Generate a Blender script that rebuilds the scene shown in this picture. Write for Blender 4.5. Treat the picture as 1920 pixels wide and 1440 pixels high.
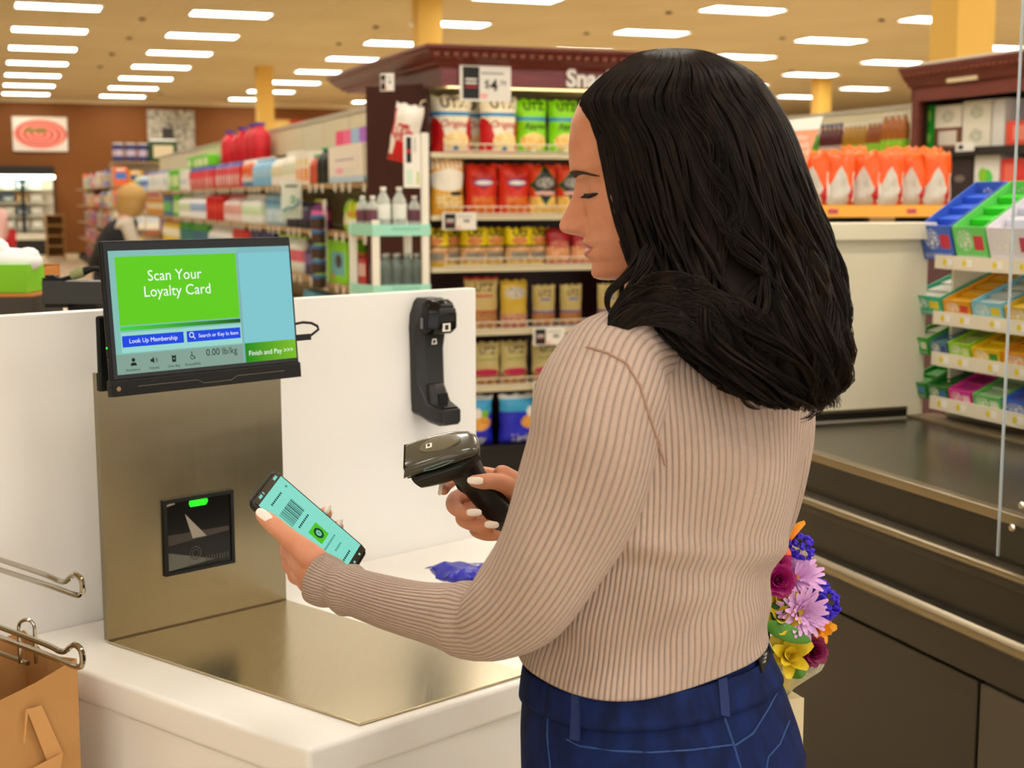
import bpy, math, random
import numpy as np
from mathutils import Vector, Matrix
R = random.Random(7)
NR = np.random.RandomState(7)
SC = bpy.context.scene
COL = SC.collection
for _o in list(bpy.data.objects):
    bpy.data.objects.remove(_o)
rad = math.radians

# ------------------------------------------------------------------ camera, world, exposure
F = 2667.0                       # focal length in pixels of the 1920 px frame (50 mm on 36 mm)
PITCH = rad(7.43)
CAMZ = 1.53
cam_d = bpy.data.cameras.new('camera')
cam = bpy.data.objects.new('camera', cam_d)
COL.objects.link(cam)
cam.location = (0, 0, CAMZ)
cam.rotation_euler = (math.pi / 2 - PITCH, 0, 0)
cam_d.lens = 50.0
cam_d.sensor_width = 36.0
cam_d.clip_end = 200
cam_d.dof.use_dof = True
cam_d.dof.focus_distance = 1.75
cam_d.dof.aperture_fstop = 7.5
SC.camera = cam
w = bpy.data.worlds.new('world')
SC.world = w
w.use_nodes = True
w.node_tree.nodes['Background'].inputs[0].default_value = (1.0, .975, .93, 1)
w.node_tree.nodes['Background'].inputs[1].default_value = 2.0   # added fill entering the open front, standing in for store front daylight
SC.view_settings.view_transform = 'Standard'
SC.view_settings.look = 'None'
SC.view_settings.gamma = 1
SC.view_settings.use_curve_mapping = False
SC.view_settings.exposure = -0.15
TROFFER = 20.0                   # strength of the ceiling lights

# ------------------------------------------------------------------ coordinates
TH = rad(20.1)                   # the aisles run 20 degrees to the left of the view
U2 = Vector((math.cos(TH), math.sin(TH), 0))
V2 = Vector((-math.sin(TH), math.cos(TH), 0))
CR, CU, CF = Vector((1, 0, 0)), Vector((0, math.sin(PITCH), math.cos(PITCH))), Vector((0, math.cos(PITCH), -math.sin(PITCH)))
def ray(x, y):
    return CF + CR * ((x - 960) / F) + CU * ((720 - y) / F)
def P(x, y, Y):
    d = ray(x, y)
    return Vector((0, 0, CAMZ)) + d * (Y / d.y)
def PZ(x, y, z):
    d = ray(x, y)
    return Vector((0, 0, CAMZ)) + d * ((z - CAMZ) / d.z)
def S(u, v, z=0.0):
    return U2 * u + V2 * v + Vector((0, 0, z))
def PU(x, y, u):                 # the point seen at (x, y) on the vertical plane of store coordinate u
    d = ray(x, y)
    return Vector((0, 0, CAMZ)) + d * (u / d.dot(U2))
def PV(x, y, v):
    d = ray(x, y)
    return Vector((0, 0, CAMZ)) + d * (v / d.dot(V2))
def uvz(p):
    return p.dot(U2), p.dot(V2), p.z

# ------------------------------------------------------------------ materials
def lin(c):
    if isinstance(c, str):
        c = c.lstrip('#')
        c = tuple(int(c[i:i + 2], 16) / 255 for i in (0, 2, 4))
    return tuple((x / 12.92 if x <= .04045 else ((x + .055) / 1.055) ** 2.4) for x in c[:3]) + (1,)
def setin(b, names, v):
    for n in names:
        if n in b.inputs:
            b.inputs[n].default_value = v
            return
MC = {}
def mat(name, col, rough=.5, metal=0.0, spec=.5, emit=None, emit_s=0, trans=0, ior=1.45, alpha=1, coat=0, sheen=0, aniso=0):
    if name in MC:
        return MC[name]
    m = bpy.data.materials.new(name)
    m.use_nodes = True
    b = m.node_tree.nodes['Principled BSDF']
    c = lin(col)
    b.inputs['Base Color'].default_value = c
    b.inputs['Roughness'].default_value = rough
    b.inputs['Metallic'].default_value = metal
    setin(b, ['Specular IOR Level'], spec)
    b.inputs['IOR'].default_value = ior
    setin(b, ['Transmission Weight'], trans)
    b.inputs['Alpha'].default_value = alpha
    setin(b, ['Coat Weight'], coat)
    setin(b, ['Sheen Weight'], sheen)
    setin(b, ['Anisotropic'], aniso)
    if emit is not None:
        setin(b, ['Emission Color'], lin(emit))
        setin(b, ['Emission Strength'], emit_s)
    m.diffuse_color = c
    MC[name] = m
    return m
class NT:
    def __init__(s, m):
        s.m = m; s.nt = m.node_tree; s.b = s.nt.nodes['Principled BSDF']
        s.uvn = None
    def n(s, t, **kw):
        x = s.nt.nodes.new(t)
        for k, v in kw.items():
            setattr(x, k, v)
        return x
    def l(s, a, b):
        s.nt.links.new(a, b)
    def math(s, op, a, b=None, c=None):
        x = s.n('ShaderNodeMath', operation=op)
        for i, v in enumerate((a, b, c)):
            if v is None: continue
            if isinstance(v, (int, float)): x.inputs[i].default_value = v
            else: s.l(v, x.inputs[i])
        return x.outputs[0]
    def coord(s, kind='UV'):
        if s.uvn is None:
            s.uvn = s.n('ShaderNodeTexCoord')
        return s.uvn.outputs[kind]
    def noise(s, vec, scale, detail=3, rough=.5):
        x = s.n('ShaderNodeTexNoise')
        x.inputs['Scale'].default_value = scale
        x.inputs['Detail'].default_value = detail
        x.inputs['Roughness'].default_value = rough
        s.l(vec, x.inputs['Vector'])
        return x.outputs['Fac']
    def mapping(s, vec, scale):
        x = s.n('ShaderNodeMapping')
        x.inputs['Scale'].default_value = scale
        s.l(vec, x.inputs['Vector'])
        return x.outputs[0]
    def mix(s, fac, a, b):
        x = s.n('ShaderNodeMix', data_type='RGBA')
        if isinstance(fac, (int, float)): x.inputs[0].default_value = fac
        else: s.l(fac, x.inputs[0])
        for i, v in ((6, a), (7, b)):
            if isinstance(v, tuple): x.inputs[i].default_value = v
            else: s.l(v, x.inputs[i])
        return x.outputs[2]
    def ramp(s, fac, stops):
        x = s.n('ShaderNodeValToRGB')
        e = x.color_ramp.elements
        while len(e) < len(stops): e.new(.5)
        for k, (p, c) in enumerate(stops):
            e[k].position = p; e[k].color = lin(c)
        s.l(fac, x.inputs[0])
        return x.outputs[0]
    def bump(s, h, strength=.5, dist=.01):
        x = s.n('ShaderNodeBump')
        x.inputs['Strength'].default_value = strength
        x.inputs['Distance'].default_value = dist
        s.l(h, x.inputs['Height'])
        s.l(x.outputs[0], s.b.inputs['Normal'])
def noisy(name, c1, c2, scale=20, rough=.5, stretch=(1, 1, 1), bump=0, dist=.002, coord='Object', **kw):
    if name in MC: return MC[name]
    m = mat(name, c1, rough, **kw)
    t = NT(m)
    f = t.noise(t.mapping(t.coord(coord), stretch), scale)
    t.l(t.ramp(f, [(.3, c1), (.7, c2)]), t.b.inputs['Base Color'])
    if bump: t.bump(f, bump, dist)
    return m
def printed(name, base, layers=(), rough=.45, wr=0, **kw):
    """flat print on packaging: layers of (kind, u0, u1, v0, v1, colour[, colour2, scale]) over the UVs"""
    if name in MC: return MC[name]
    m = mat(name, base, rough, **kw)
    t = NT(m)
    if layers:
        sep = t.n('ShaderNodeSeparateXYZ')
        t.l(t.coord('UV'), sep.inputs[0])
        u, v = sep.outputs[0], sep.outputs[1]
        cur = lin(base)
        for L in layers:
            k, u0, u1, v0, v1, c = L[:6]
            cu, cv, hu, hv = (u0 + u1) / 2, (v0 + v1) / 2, (u1 - u0) / 2, (v1 - v0) / 2
            if k == 'r':
                mk = t.math('MULTIPLY', t.math('COMPARE', u, cu, hu), t.math('COMPARE', v, cv, hv))
            elif k == 'd':   # diamond
                a = t.math('MULTIPLY', t.math('ABSOLUTE', t.math('SUBTRACT', u, cu)), 1 / hu)
                b = t.math('MULTIPLY', t.math('ABSOLUTE', t.math('SUBTRACT', v, cv)), 1 / hv)
                mk = t.math('LESS_THAN', t.math('ADD', a, b), 1.0)
            elif k == 's':   # stripes along u
                mk = t.math('MULTIPLY', t.math('COMPARE', v, cv, hv), t.math('GREATER_THAN', t.math('SINE', t.math('MULTIPLY', u, L[7])), 0.0))
            else:            # ellipse / speckled ellipse
                a = t.math('POWER', t.math('MULTIPLY', t.math('SUBTRACT', u, cu), 1 / hu), 2)
                b = t.math('POWER', t.math('MULTIPLY', t.math('SUBTRACT', v, cv), 1 / hv), 2)
                mk = t.math('LESS_THAN', t.math('ADD', a, b), 1.0)
            col = lin(c)
            if len(L) > 7 and k in 'ren':
                f = t.noise(t.coord('UV'), L[7], 4, .6)
                col = t.ramp(f, [(.36, c), (.5, L[6]), (.64, c)])
            cur = t.mix(mk, cur, col)
        if not isinstance(cur, tuple):
            t.l(cur, t.b.inputs['Base Color'])
    if wr:
        t.bump(t.noise(t.coord('Object'), 38, 3), wr, .01)
    return m

# ------------------------------------------------------------------ mesh building
class MB:
    """collects shapes; build() links them as ONE mesh object"""
    def __init__(s):
        s.v = []; s.f = []; s.m = []; s.uv = {}
        s.k = 0
    def add(s, vs, fs, uvs=None):
        o = len(s.v)
        s.v += [tuple(p) for p in vs]
        s.f += [tuple(i + o for i in f) for f in fs]
        s.m += [s.k] * len(fs)
        if uvs is not None:
            for i, q in enumerate(uvs): s.uv[o + i] = q
        return s
    def box(s, x0, x1, y0, y1, z0, z1, mx=None, taper=1.0):
        cx, cy = (x0 + x1) / 2, (y0 + y1) / 2
        t = taper
        vs = [(x0, y0, z0), (x1, y0, z0), (x1, y1, z0), (x0, y1, z0)] + [(cx + (x - cx) * t, cy + (y - cy) * t, z1) for x, y in ((x0, y0), (x1, y0), (x1, y1), (x0, y1))]
        if mx is not None: vs = [mx @ Vector(p) for p in vs]
        # separate front quad gets UVs
        s.add(vs, [(3, 2, 1, 0), (4, 5, 6, 7), (1, 2, 6, 5), (2, 3, 7, 6), (3, 0, 4, 7)], [(0, 0), (1, 0), (1, 0), (0, 0), (0, 1), (1, 1), (1, 1), (0, 1)])
        return s.add([vs[0], vs[1], vs[5], vs[4]], [(0, 1, 2, 3)], [(0, 0), (1, 0), (1, 1), (0, 1)])
    def loft(s, rings, cap0=True, cap1=True, closed=True, uv=False):
        n = len(rings[0]); vs = [p for r in rings for p in r]; fs = []
        m = n if closed else n - 1
        for i in range(len(rings) - 1):
            for j in range(m):
                a, b = i * n + j, i * n + (j + 1) % n
                fs.append((a, b, b + n, a + n))
        if cap0: fs.append(tuple(range(n))[::-1])
        if cap1: fs.append(tuple(range((len(rings) - 1) * n, len(rings) * n)))
        uvs = [(j / (n - 1), i / (len(rings) - 1)) for i in range(len(rings)) for j in range(n)] if uv else None
        return s.add(vs, fs, uvs)
    def lathe(s, prof, n=16, c=(0, 0, 0), mx=None):
        rings = []
        for r, z in prof:
            rg = [Vector((c[0] + r * math.cos(2 * math.pi * j / n), c[1] + r * math.sin(2 * math.pi * j / n), c[2] + z)) for j in range(n)]
            rings.append([mx @ p for p in rg] if mx is not None else rg)
        return s.loft(rings)
    def tube(s, pts, r, n=8, caps=True):
        pts = [Vector(p) for p in pts]
        rs = r if isinstance(r, (list, tuple)) else [r] * len(pts)
        rings = []; up = None
        for i, p in enumerate(pts):
            d = (pts[min(i + 1, len(pts) - 1)] - pts[max(i - 1, 0)]).normalized()
            if up is None:
                up = d.orthogonal().normalized()
            up = (up - d * up.dot(d)).normalized()
            sd = d.cross(up)
            rings.append([p + (up * math.cos(2 * math.pi * j / n) + sd * math.sin(2 * math.pi * j / n)) * rs[i] for j in range(n)])
        return s.loft(rings, caps, caps)
    def cyl(s, p0, p1, r0, r1=None, n=12):
        return s.tube([p0, p1], [r0, r0 if r1 is None else r1], n)
    def prism(s, poly, z0, z1, mx=None):
        n = len(poly)
        vs = [Vector((x, y, z0)) for x, y in poly] + [Vector((x, y, z1)) for x, y in poly]
        if mx is not None: vs = [mx @ p for p in vs]
        return s.add(vs, [tuple(range(n))[::-1], tuple(range(n, 2 * n))] + [(i, (i + 1) % n, n + (i + 1) % n, n + i) for i in range(n)])
    def quad(s, a, b, c, d):
        return s.add([a, b, c, d], [(0, 1, 2, 3)], [(0, 0), (1, 0), (1, 1), (0, 1)])
    def ball(s, c, r, n=10, m=6, mx=None):
        r = r if isinstance(r, (list, tuple)) else (r, r, r)
        rings = []
        for i in range(m + 1):
            a = math.pi * (i / m - .5) * .999
            rg = [Vector((c[0] + r[0] * math.cos(a) * math.cos(2 * math.pi * j / n), c[1] + r[1] * math.cos(a) * math.sin(2 * math.pi * j / n), c[2] + r[2] * math.sin(a))) for j in range(n)]
            rings.append([mx @ p for p in rg] if mx is not None else rg)
        return s.loft(rings)
    def mesh(s, name, mats, smooth=False):
        me = bpy.data.meshes.new(name)
        me.from_pydata(s.v, [], s.f)
        for x in (mats if isinstance(mats, (list, tuple)) else [mats]): me.materials.append(x)
        if any(s.m): me.polygons.foreach_set('material_index', s.m)
        if smooth: me.polygons.foreach_set('use_smooth', [True] * len(s.f))
        if s.uv:
            ul = me.uv_layers.new(name='UVMap')
            li = np.zeros(len(me.loops), np.int32); me.loops.foreach_get('vertex_index', li)
            arr = np.zeros((len(s.v), 2), np.float32)
            for i, q in s.uv.items(): arr[i] = q
            ul.data.foreach_set('uv', arr[li].ravel())
        me.update()
        return me
    def build(s, name, mats, parent=None, smooth=False, bevel=0, seg=2, angle=40):
        o = bpy.data.objects.new(name, s.mesh(name, mats, smooth))
        COL.objects.link(o)
        if parent is not None: o.parent = parent
        if bevel: bev(o, bevel, seg)
        if smooth and angle: soft(o, angle)
        return o
def bev(o, wd, seg=2):
    b = o.modifiers.new('bevel', 'BEVEL'); b.width = wd; b.segments = seg; b.limit_method = 'ANGLE'; b.angle_limit = rad(35)
    o.data.polygons.foreach_set('use_smooth', [True] * len(o.data.polygons))
    wn = o.modifiers.new('wn', 'WEIGHTED_NORMAL'); wn.keep_sharp = True
def soft(o, angle=40):
    me = o.data
    me.set_sharp_from_angle(angle=rad(angle))
def tag(o, label=None, cat=None, group=None, kind=None):
    if label: o['label'] = label
    if cat: o['category'] = cat
    if group: o['group'] = group
    if kind: o['kind'] = kind
    return o
def thing(name, label, cat, loc=(0, 0, 0), rotz=0, group=None):
    o = bpy.data.objects.new(name, None)
    COL.objects.link(o)
    o.empty_display_size = .1
    o.location = loc; o.rotation_euler = (0, 0, rotz)
    return tag(o, label, cat, group)
def copy_thing(o, loc, rotz, label=None, group=None, scale=None):
    c = o.copy(); COL.objects.link(c); c.location = loc; c.rotation_euler = (0, 0, rotz)
    if scale: c.scale = scale
    if label: c['label'] = label
    if group: c['group'] = group
    for ch in list(o.children):
        d = ch.copy(); COL.objects.link(d); d.parent = c
        for g in list(ch.children):
            e = g.copy(); COL.objects.link(e); e.parent = d
    return c
ORD = 'first second third fourth fifth sixth seventh eighth ninth tenth eleventh twelfth thirteenth fourteenth fifteenth sixteenth seventeenth eighteenth nineteenth twentieth'.split()
ORD += ['twenty-' + w_ for w_ in ORD[:9]] + ['thirtieth', 'thirty-first', 'thirty-second']
TXT = {}
def text_data(body, size=1.0, align='CENTER', bold=0.0, shear=0):
    k = (body, size, align, bold, shear)
    if k not in TXT:
        cu = bpy.data.curves.new('t', 'FONT')
        cu.body = body; cu.size = size; cu.align_x = align; cu.align_y = 'CENTER'; cu.offset = bold; cu.resolution_u = 3; cu.shear = shear
        ob = bpy.data.objects.new('t', cu)
        me = bpy.data.meshes.new_from_object(ob)
        TXT[k] = ([tuple(v.co) for v in me.vertices], [tuple(p.vertices) for p in me.polygons])
        bpy.data.objects.remove(ob); bpy.data.curves.remove(cu); bpy.data.meshes.remove(me)
    return TXT[k]
def text(body, size, mx, m, parent=None, name='lettering', align='CENTER', bold=0.0, fn=None, shear=0):
    """flat printed lettering; mx maps the text's own xy plane to the surface, fn bends it onto a curved one"""
    vs, fs = text_data(body, size, align, bold, shear)
    b = MB()
    b.add([(fn(Vector(p)) if fn else mx @ Vector(p)) for p in vs], fs)
    return b.build(name, m, parent)
def frame(o, x, y, z=None):
    """matrix with given origin and axes"""
    x = Vector(x).normalized(); y = Vector(y); y = (y - x * y.dot(x)).normalized(); z = x.cross(y)
    m = Matrix.Identity(4)
    for i, c in enumerate((x, y, z, Vector(o))):
        for j in range(3): m[j][i] = c[j]
    return m
def XZ(x, y, z):                # text standing upright in a thing's local xz plane, facing -y
    return frame((x, y, z), (1, 0, 0), (0, 0, 1))

WHITE = mat('white_laminate', '#ecebe8', .28)
BLACK = mat('black_plastic', '#111212', .5, spec=.3)
BLACK_GLOSS = mat('black_gloss', '#0a0a0b', .18, spec=.35)
INK = mat('black_ink', '#161616', .6)
PAPER = mat('white_paper', '#eeece4', .6)
CHROME = mat('chrome', '#b3ada0', .14, 1.0)
# ================================================================== the store shell
CEIL = 4.32
M_CEIL = mat('ceiling_tile', '#d9c79c', .8)
def _ceil():
    t = NT(M_CEIL)
    sp = t.n('ShaderNodeSeparateXYZ'); t.l(t.coord('Object'), sp.inputs[0])
    ln = None
    for ax, per in ((0, 1.22), (1, .61)):
        fr = t.math('FRACT', t.math('MULTIPLY', sp.outputs[ax], 1 / per))
        e = t.math('LESS_THAN', fr, .02)
        ln = e if ln is None else t.math('MAXIMUM', ln, e)
    n = t.noise(t.coord('Object'), .5, 2)
    t.l(t.mix(t.math('MULTIPLY', ln, .16), t.ramp(n, [(.35, '#d6c298'), (.65, '#dccaa2')]), lin('#8f7f5c')), t.b.inputs['Base Color'])
_ceil()
M_FLOOR = noisy('vinyl_floor', '#c9b48e', '#d6c4a2', 3, .3)
M_BROWN = mat('brown_wall_paint', '#784407', .7)
M_BEIGE = mat('beige_wall_paint', '#d9cba6', .7)
M_PILLAR = mat('yellow_pillar_paint', '#e8bb58', .6)
U0, U1, VA, VB = -9.0, 36.0, -7.0, 42.0
def slab(name, u0, u1, v0, v1, z0, z1, m, kind='structure', bevel=0):
    o = MB().box(u0, u1, v0, v1, z0, z1).build(name, m, bevel=bevel)
    o.rotation_euler = (0, 0, TH)
    if kind: o['kind'] = kind
    return o
slab('floor', U0, U1, VA, VB, -.1, 0, M_FLOOR)
slab('ceiling', U0, U1, VA, VB, CEIL, CEIL + .1, M_CEIL)
slab('wall_back', U0, U1, VB, VB + .2, 0, CEIL, M_BROWN)
slab('wall_left', U0 - .2, U0, VA, VB, 0, CEIL, M_BEIGE)
slab('wall_right', U1, U1 + .2, VA, VB, 0, CEIL, M_BEIGE)
slab('trim_1', U0, U1, VB - .06, VB, CEIL - .16, CEIL, mat('cream_trim', '#d8c49a', .6))
# ceiling troffers: 2 x 4 ft lights in long rows
fr_ = MB()
for a, b, c, d in ((-.61, .61, -.305, -.28), (-.61, .61, .28, .305), (-.61, -.585, -.28, .28), (.585, .61, -.28, .28)):
    fr_.box(a, b, c, d, -.025, 0)
M_LAMP = mat('lamp_diffuser', '#ffffff', .6, emit='#fffaf0', emit_s=TROFFER)
ME_FR = fr_.mesh('frame', mat('white_enamel', '#e8e6de', .4)); ME_DF = MB().box(-.585, .585, -.28, .28, -.015, 0).mesh('diffuser', M_LAMP)
tro = None
for ic, uc in enumerate((-2.4, 1.1, 3.6, 7.1, 10.65, 14.15, 17.6, 21.1)):
    nth_ = 0
    for k in range(7, -9, -1):
        vv = 19.15 + 3.1 * k + (1.5 if uc in (14.15, 17.6) else 0) * 0
        if vv < -5.5 or vv > 41.2: continue
        lab_ = 'white troffer in the %s ceiling column, %s from the back wall' % (('outermost left', 'left', 'second left', 'left middle', 'right middle', 'second right', 'right', 'outermost right')[ic], ORD[nth_]); nth_ += 1
        if tro is None:
            tro = thing('ceiling_light', lab_, 'ceiling light', S(uc, vv, CEIL - .001), TH, 'troffers in the tan ceiling')
            for nm, me in (('frame', ME_FR), ('diffuser', ME_DF)):
                o = bpy.data.objects.new(nm, me); COL.objects.link(o); o.parent = tro
        else:
            copy_thing(tro, S(uc, vv, CEIL - .001), TH, lab_)
# sprinkler heads
SPR = None
for isp, (x, y) in enumerate(((267, 34), (242, 70), (210, 100), (187, 124), (302, 175), (705, 49), (1254, 22), (1100, 61), (1467, 70), (1484, 132), (635, 81), (1653, 36))):
    p = PZ(x, y, CEIL)
    if SPR is None:
        b = MB().lathe([(.0, -.03), (.05, -.03), (.06, -.015), (.03, -.005), (.03, 0)], 10)
        SPR = b.build('sprinkler_head', mat('dark_bronze', '#3a3025', .5))
        tag(SPR, 'small dark sprinkler head dotted on the tan ceiling, first in the left trail', 'sprinkler', 'sprinklers on the ceiling')
        SPR.location = p
    else: copy_thing(SPR, p, 0, 'small dark sprinkler head dotted on the tan ceiling, %s' % ('', 'second in the left trail', 'third in the left trail', 'last in the left trail', 'near the brown wall', 'above the snack display left end', 'nearest the camera, right of centre', 'above the snack sign', 'over the peach sign', 'above the juice shelf', 'left of the snack display', 'beside the wide yellow pillar')[isp])
def pillar(x0, x1, D, label):
    p = P((x0 + x1) / 2, 300, D)
    wd = .34
    o = MB().box(-wd / 2, wd / 2, -wd / 2, wd / 2, 0, CEIL).build('pillar', M_PILLAR, bevel=.01)
    o.location = (p.x, p.y, 0); o.rotation_euler = (0, 0, TH)
    o['kind'] = 'structure'
    tag(o, label)
    return o
pillar(485, 512, 31, 'yellow pillar rising behind the household goods aisle')
pillar(780, 825, 20.5, 'yellow pillar above the snack display cornice')
PB = pillar(1740, 1848, 11.2, 'wide yellow pillar behind the dark wood cabinet')
pillar(1523, 1550, 34, 'thin far yellow pillar beyond the juice shelf')
o = MB().tube([(-.06, -.19, 3.55), (-.06, -.215, 3.55), (-.06, -.215, 3.15)], .035, 8).build('wall_speaker', BLACK)
_p = P(800, 300, 20.5); o.location = (_p.x - .2, _p.y, 0); o.rotation_euler = (0, 0, TH); o.location.z = .0
tag(o, 'slim black device strapped to the pillar over the snack display', 'speaker')
# wall pictures on the far brown wall
def wall_pic(name, x0, y0, x1, y1, label, m, extra=None):
    a, b = PV(x0, y1, VB - .06), PV(x1, y0, VB - .06)
    ua, va, za = uvz(a); ub, vb, zb = uvz(b)
    o = MB().box(0, ub - ua, 0, .05, 0, zb - za).build(name, m)
    o.location = S(ua, VB - .06, za); o.rotation_euler = (0, 0, TH)
    tag(o, label, 'picture')
    return o, ub - ua, zb - za
def meat_mat():
    m = mat('meat_print', '#e8dccb', .6); t = NT(m)
    sp = t.n('ShaderNodeSeparateXYZ'); t.l(t.coord('UV'), sp.inputs[0])
    x = t.math('SUBTRACT', sp.outputs[0], .5); y = t.math('MULTIPLY', t.math('SUBTRACT', sp.outputs[1], .5), 1.15)
    r = t.math('SQRT', t.math('ADD', t.math('MULTIPLY', x, x), t.math('MULTIPLY', y, y)))
    a = t.math('ARCTAN2', y, x)
    s = t.math('SINE', t.math('ADD', t.math('MULTIPLY', r, 50), a))
    c = t.ramp(t.math('ADD', t.math('MULTIPLY', s, .5), .5), [(0, '#b8453a'), (.5, '#e8705c'), (1, '#f3a08c')])
    g = t.math('MULTIPLY', t.math('COMPARE', x, -.08, .2), t.math('COMPARE', y, .12, .06))
    c = t.mix(g, c, lin('#7a7a30'))
    t.l(t.mix(t.math('LESS_THAN', r, .49), lin('#e8dccb'), c), t.b.inputs['Base Color'])
    return m
wall_pic('wall_photograph', 25, 220, 125, 283, 'framed colour photo of a red coiled sausage on brown wall', meat_mat())
M_BWP = printed('greyscale_print', '#8c8878', [('r', 0, 1, 0, 1, '#3c3a34', '#c9c3b0', 7), ('r', .1, .5, .1, .5, '#d9d2bd', '#6d685c', 9), ('r', .3, .55, .25, .55, '#3a3732'), ('e', .5, .9, .5, .9, '#58544a', '#b9b29f', 11)])
wall_pic('wall_photograph', 278, 207, 364, 282, 'tall black and white market photo on the brown wall', M_BWP)
wall_pic('wall_photograph', 513, 225, 600, 262, 'orange and red food photo right of the yellow pillar', printed('food_print', '#d8a15a', [('e', .3, .9, .4, 1.1, '#c33b1e'), ('e', 0, .4, .5, .9, '#e8c46a')]))
# glass-door refrigerated case along the far wall
def fridge():
    a = PV(-75, 470, VB - 1.1); u0 = uvz(a)[0]
    u1 = uvz(PV(108, 470, VB - 1.1))[0]
    t = thing('refrigerated_case', 'open multi deck refrigerated case lit white below the brown wall', 'refrigerator', S(u0, VB - 1.1, 0), TH)
    W = u1 - u0
    dk = mat('fridge_black', '#1d1b18', .4); wh = mat('fridge_white', '#e9e4d2', .4)
    MB().box(0, W, 0, 1.0, 0, .42).build('plinth', dk, t)
    MB().box(0, W, .85, 1.0, .42, 2.15).build('back_panel', wh, t)
    MB().box(0, W, 0, 1.0, 2.15, 2.4).build('header', dk, t)
    MB().box(0, W, .05, .3, 2.07, 2.149).build('canopy_light', mat('fridge_lamp', '#ffffff', .5, emit='#f2f6dd', emit_s=14), t)
    MB().box(0, W, -.06, .1, .42, .6).build('bumper', wh, t)
    for k in range(4):
        MB().box(0, W, .2, .849, .68 + .36 * k, .71 + .36 * k).build('shelf', wh, t)
    nd = 3
    for k in range(nd + 1):
        x = W * k / nd
        MB().box(max(0, x - .05), min(W, x + .05), .1, .18, .6, 2.069).build('mullion', dk, t)
    return u0, W
FU0, FW = fridge()
# ================================================================== packaging prototypes
def bag_mesh(name, w, h, d, m, nx=12, ny=14, seed=0, wr=.004, crimp=.035):
    """pillow bag standing on z=0, front to -y, flat crimped seal on top; returns mesh and front surface function"""
    rs = np.random.RandomState(seed)
    ph = rs.rand(6) * 6.28
    def y_at(u, v):
        e = max(0.0, 1 - abs(2 * u - 1) ** 2.4) ** .55
        g = max(0.0, min(1, (1 - v) / (crimp + .16))) ** .6 * min(1, .55 + v * 3)
        t = d / 2 * e * g
        t += wr * e * g * (math.sin(9 * u + 5 * v + ph[0]) + math.sin(17 * v - 6 * u + ph[1]) * .7 + math.sin(23 * u + 11 * v + ph[2]) * .4)
        return max(t, .001)
    def x_at(u, v):
        return (u - .5) * w * (1 - .05 * math.sin(math.pi * min(1, v)) + .02 * math.sin(14 * v + ph[3]))
    b = MB()
    for sg in (-1, 1):
        vs = []; uv = []
        for j in range(ny + 1):
            for i in range(nx + 1):
                u, v = i / nx, j / ny
                z = v * h + (.006 * math.sin(20 * u + ph[4]) if v > .99 else 0)
                vs.append((x_at(u, v), sg * y_at(u, v) + (.012 * math.sin(7 * u + ph[5]) if v > .93 else 0), z)); uv.append((u, v))
        fs = []
        for j in range(ny):
            for i in range(nx):
                a = j * (nx + 1) + i
                q = (a, a + 1, a + nx + 2, a + nx + 1)
                fs.append(q if sg < 0 else q[::-1])
        b.add(vs, fs, uv)
    bot = [(x_at(i / nx, 0), -y_at(i / nx, 0), 0) for i in range(nx + 1)] + [(x_at(i / nx, 0), y_at(i / nx, 0), 0) for i in range(nx, -1, -1)]
    b.add(bot, [tuple(range(len(bot)))[::-1]])
    me = b.mesh(name, m, True)
    return me, (lambda u, v: Vector((x_at(u, v), -y_at(u, v) - .0025, v * h)))
def obj(name, me, parent=None):
    o = bpy.data.objects.new(name, me); COL.objects.link(o)
    if parent is not None: o.parent = parent
    return o
def proto_bag(name, w, h, d, m, words=(), seed=0, wr=.004):
    """words: (text, size in bag widths, u, v, material, bold, shear)"""
    me, fn = bag_mesh(name, w, h, d, m, seed=seed, wr=wr)
    o = obj(name, me)
    for body, size, u, v, mm, bold, sh in words:
        def f(p, u=u, v=v): return fn(min(.99, max(.01, u + p.x / w)), min(.98, max(.02, v + p.y / h)))
        text(body, size * w, None, mm, o, 'lettering', bold=bold * w * size, fn=f, shear=sh)
    return o
def proto_box(name, w, d, h, m, parts=()):
    o = MB().box(-w / 2, w / 2, -d / 2, d / 2, 0, h).build(name, m)
    return o
BOT = [(.0, 0), (.9, 0), (1, .03), (1, .30), (.96, .36), (1, .42), (1, .62), (.9, .72), (.5, .84), (.36, .88), (.36, .93)]
def proto_bottle(name, r, h, mbody, mcap, mlabel=None, prof=None, cap_r=.42, n=12, lab=(.3, .62)):
    prof = prof or BOT
    o = MB().lathe([(p * r, z * h) for p, z in prof], n).build(name, mbody, smooth=True)
    MB().lathe([(.0, .928 * h), (cap_r * r, .928 * h), (cap_r * r, h), (0, h)], n).build('cap', mcap, o, smooth=True)
    if mlabel is not None:
        MB().lathe([(r * 1.012, lab[0] * h), (r * 1.02, (lab[0] + .01) * h), (r * 1.02, (lab[1] - .01) * h), (r * 1.012, lab[1] * h)], n).build('paper_label', mlabel, o, smooth=True)
    return o
JUG = [(0, 0), (.95, 0), (1, .03), (1, .6), (.85, .74), (.45, .84), (.4, .93)]
TUBP = [(0, 0), (.9, 0), (1, .02), (1, .9), (.9, .928)]
def proto_pack(name, w, d, h, mbody, mlabel=None, mtop=None):
    """soft wrapped multipack: rounded block with a printed front patch and gathered top"""
    o = MB().box(-w / 2, w / 2, -d / 2, d / 2, 0, h * (.9 if mtop else 1)).build(name, mbody, bevel=min(w, d) * .15)
    if mtop: MB().box(-w / 2 * .94, w / 2 * .94, -d / 2 * .9, d / 2 * .9, h * .9, h, taper=.85).build('top_wrap', mtop, o)
    if mlabel: MB().box(-w * .36, w * .36, -d / 2 - .002, -d / 2 + .002, h * .18, h * .72).build('printed_panel', mlabel, o)
    return o
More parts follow.
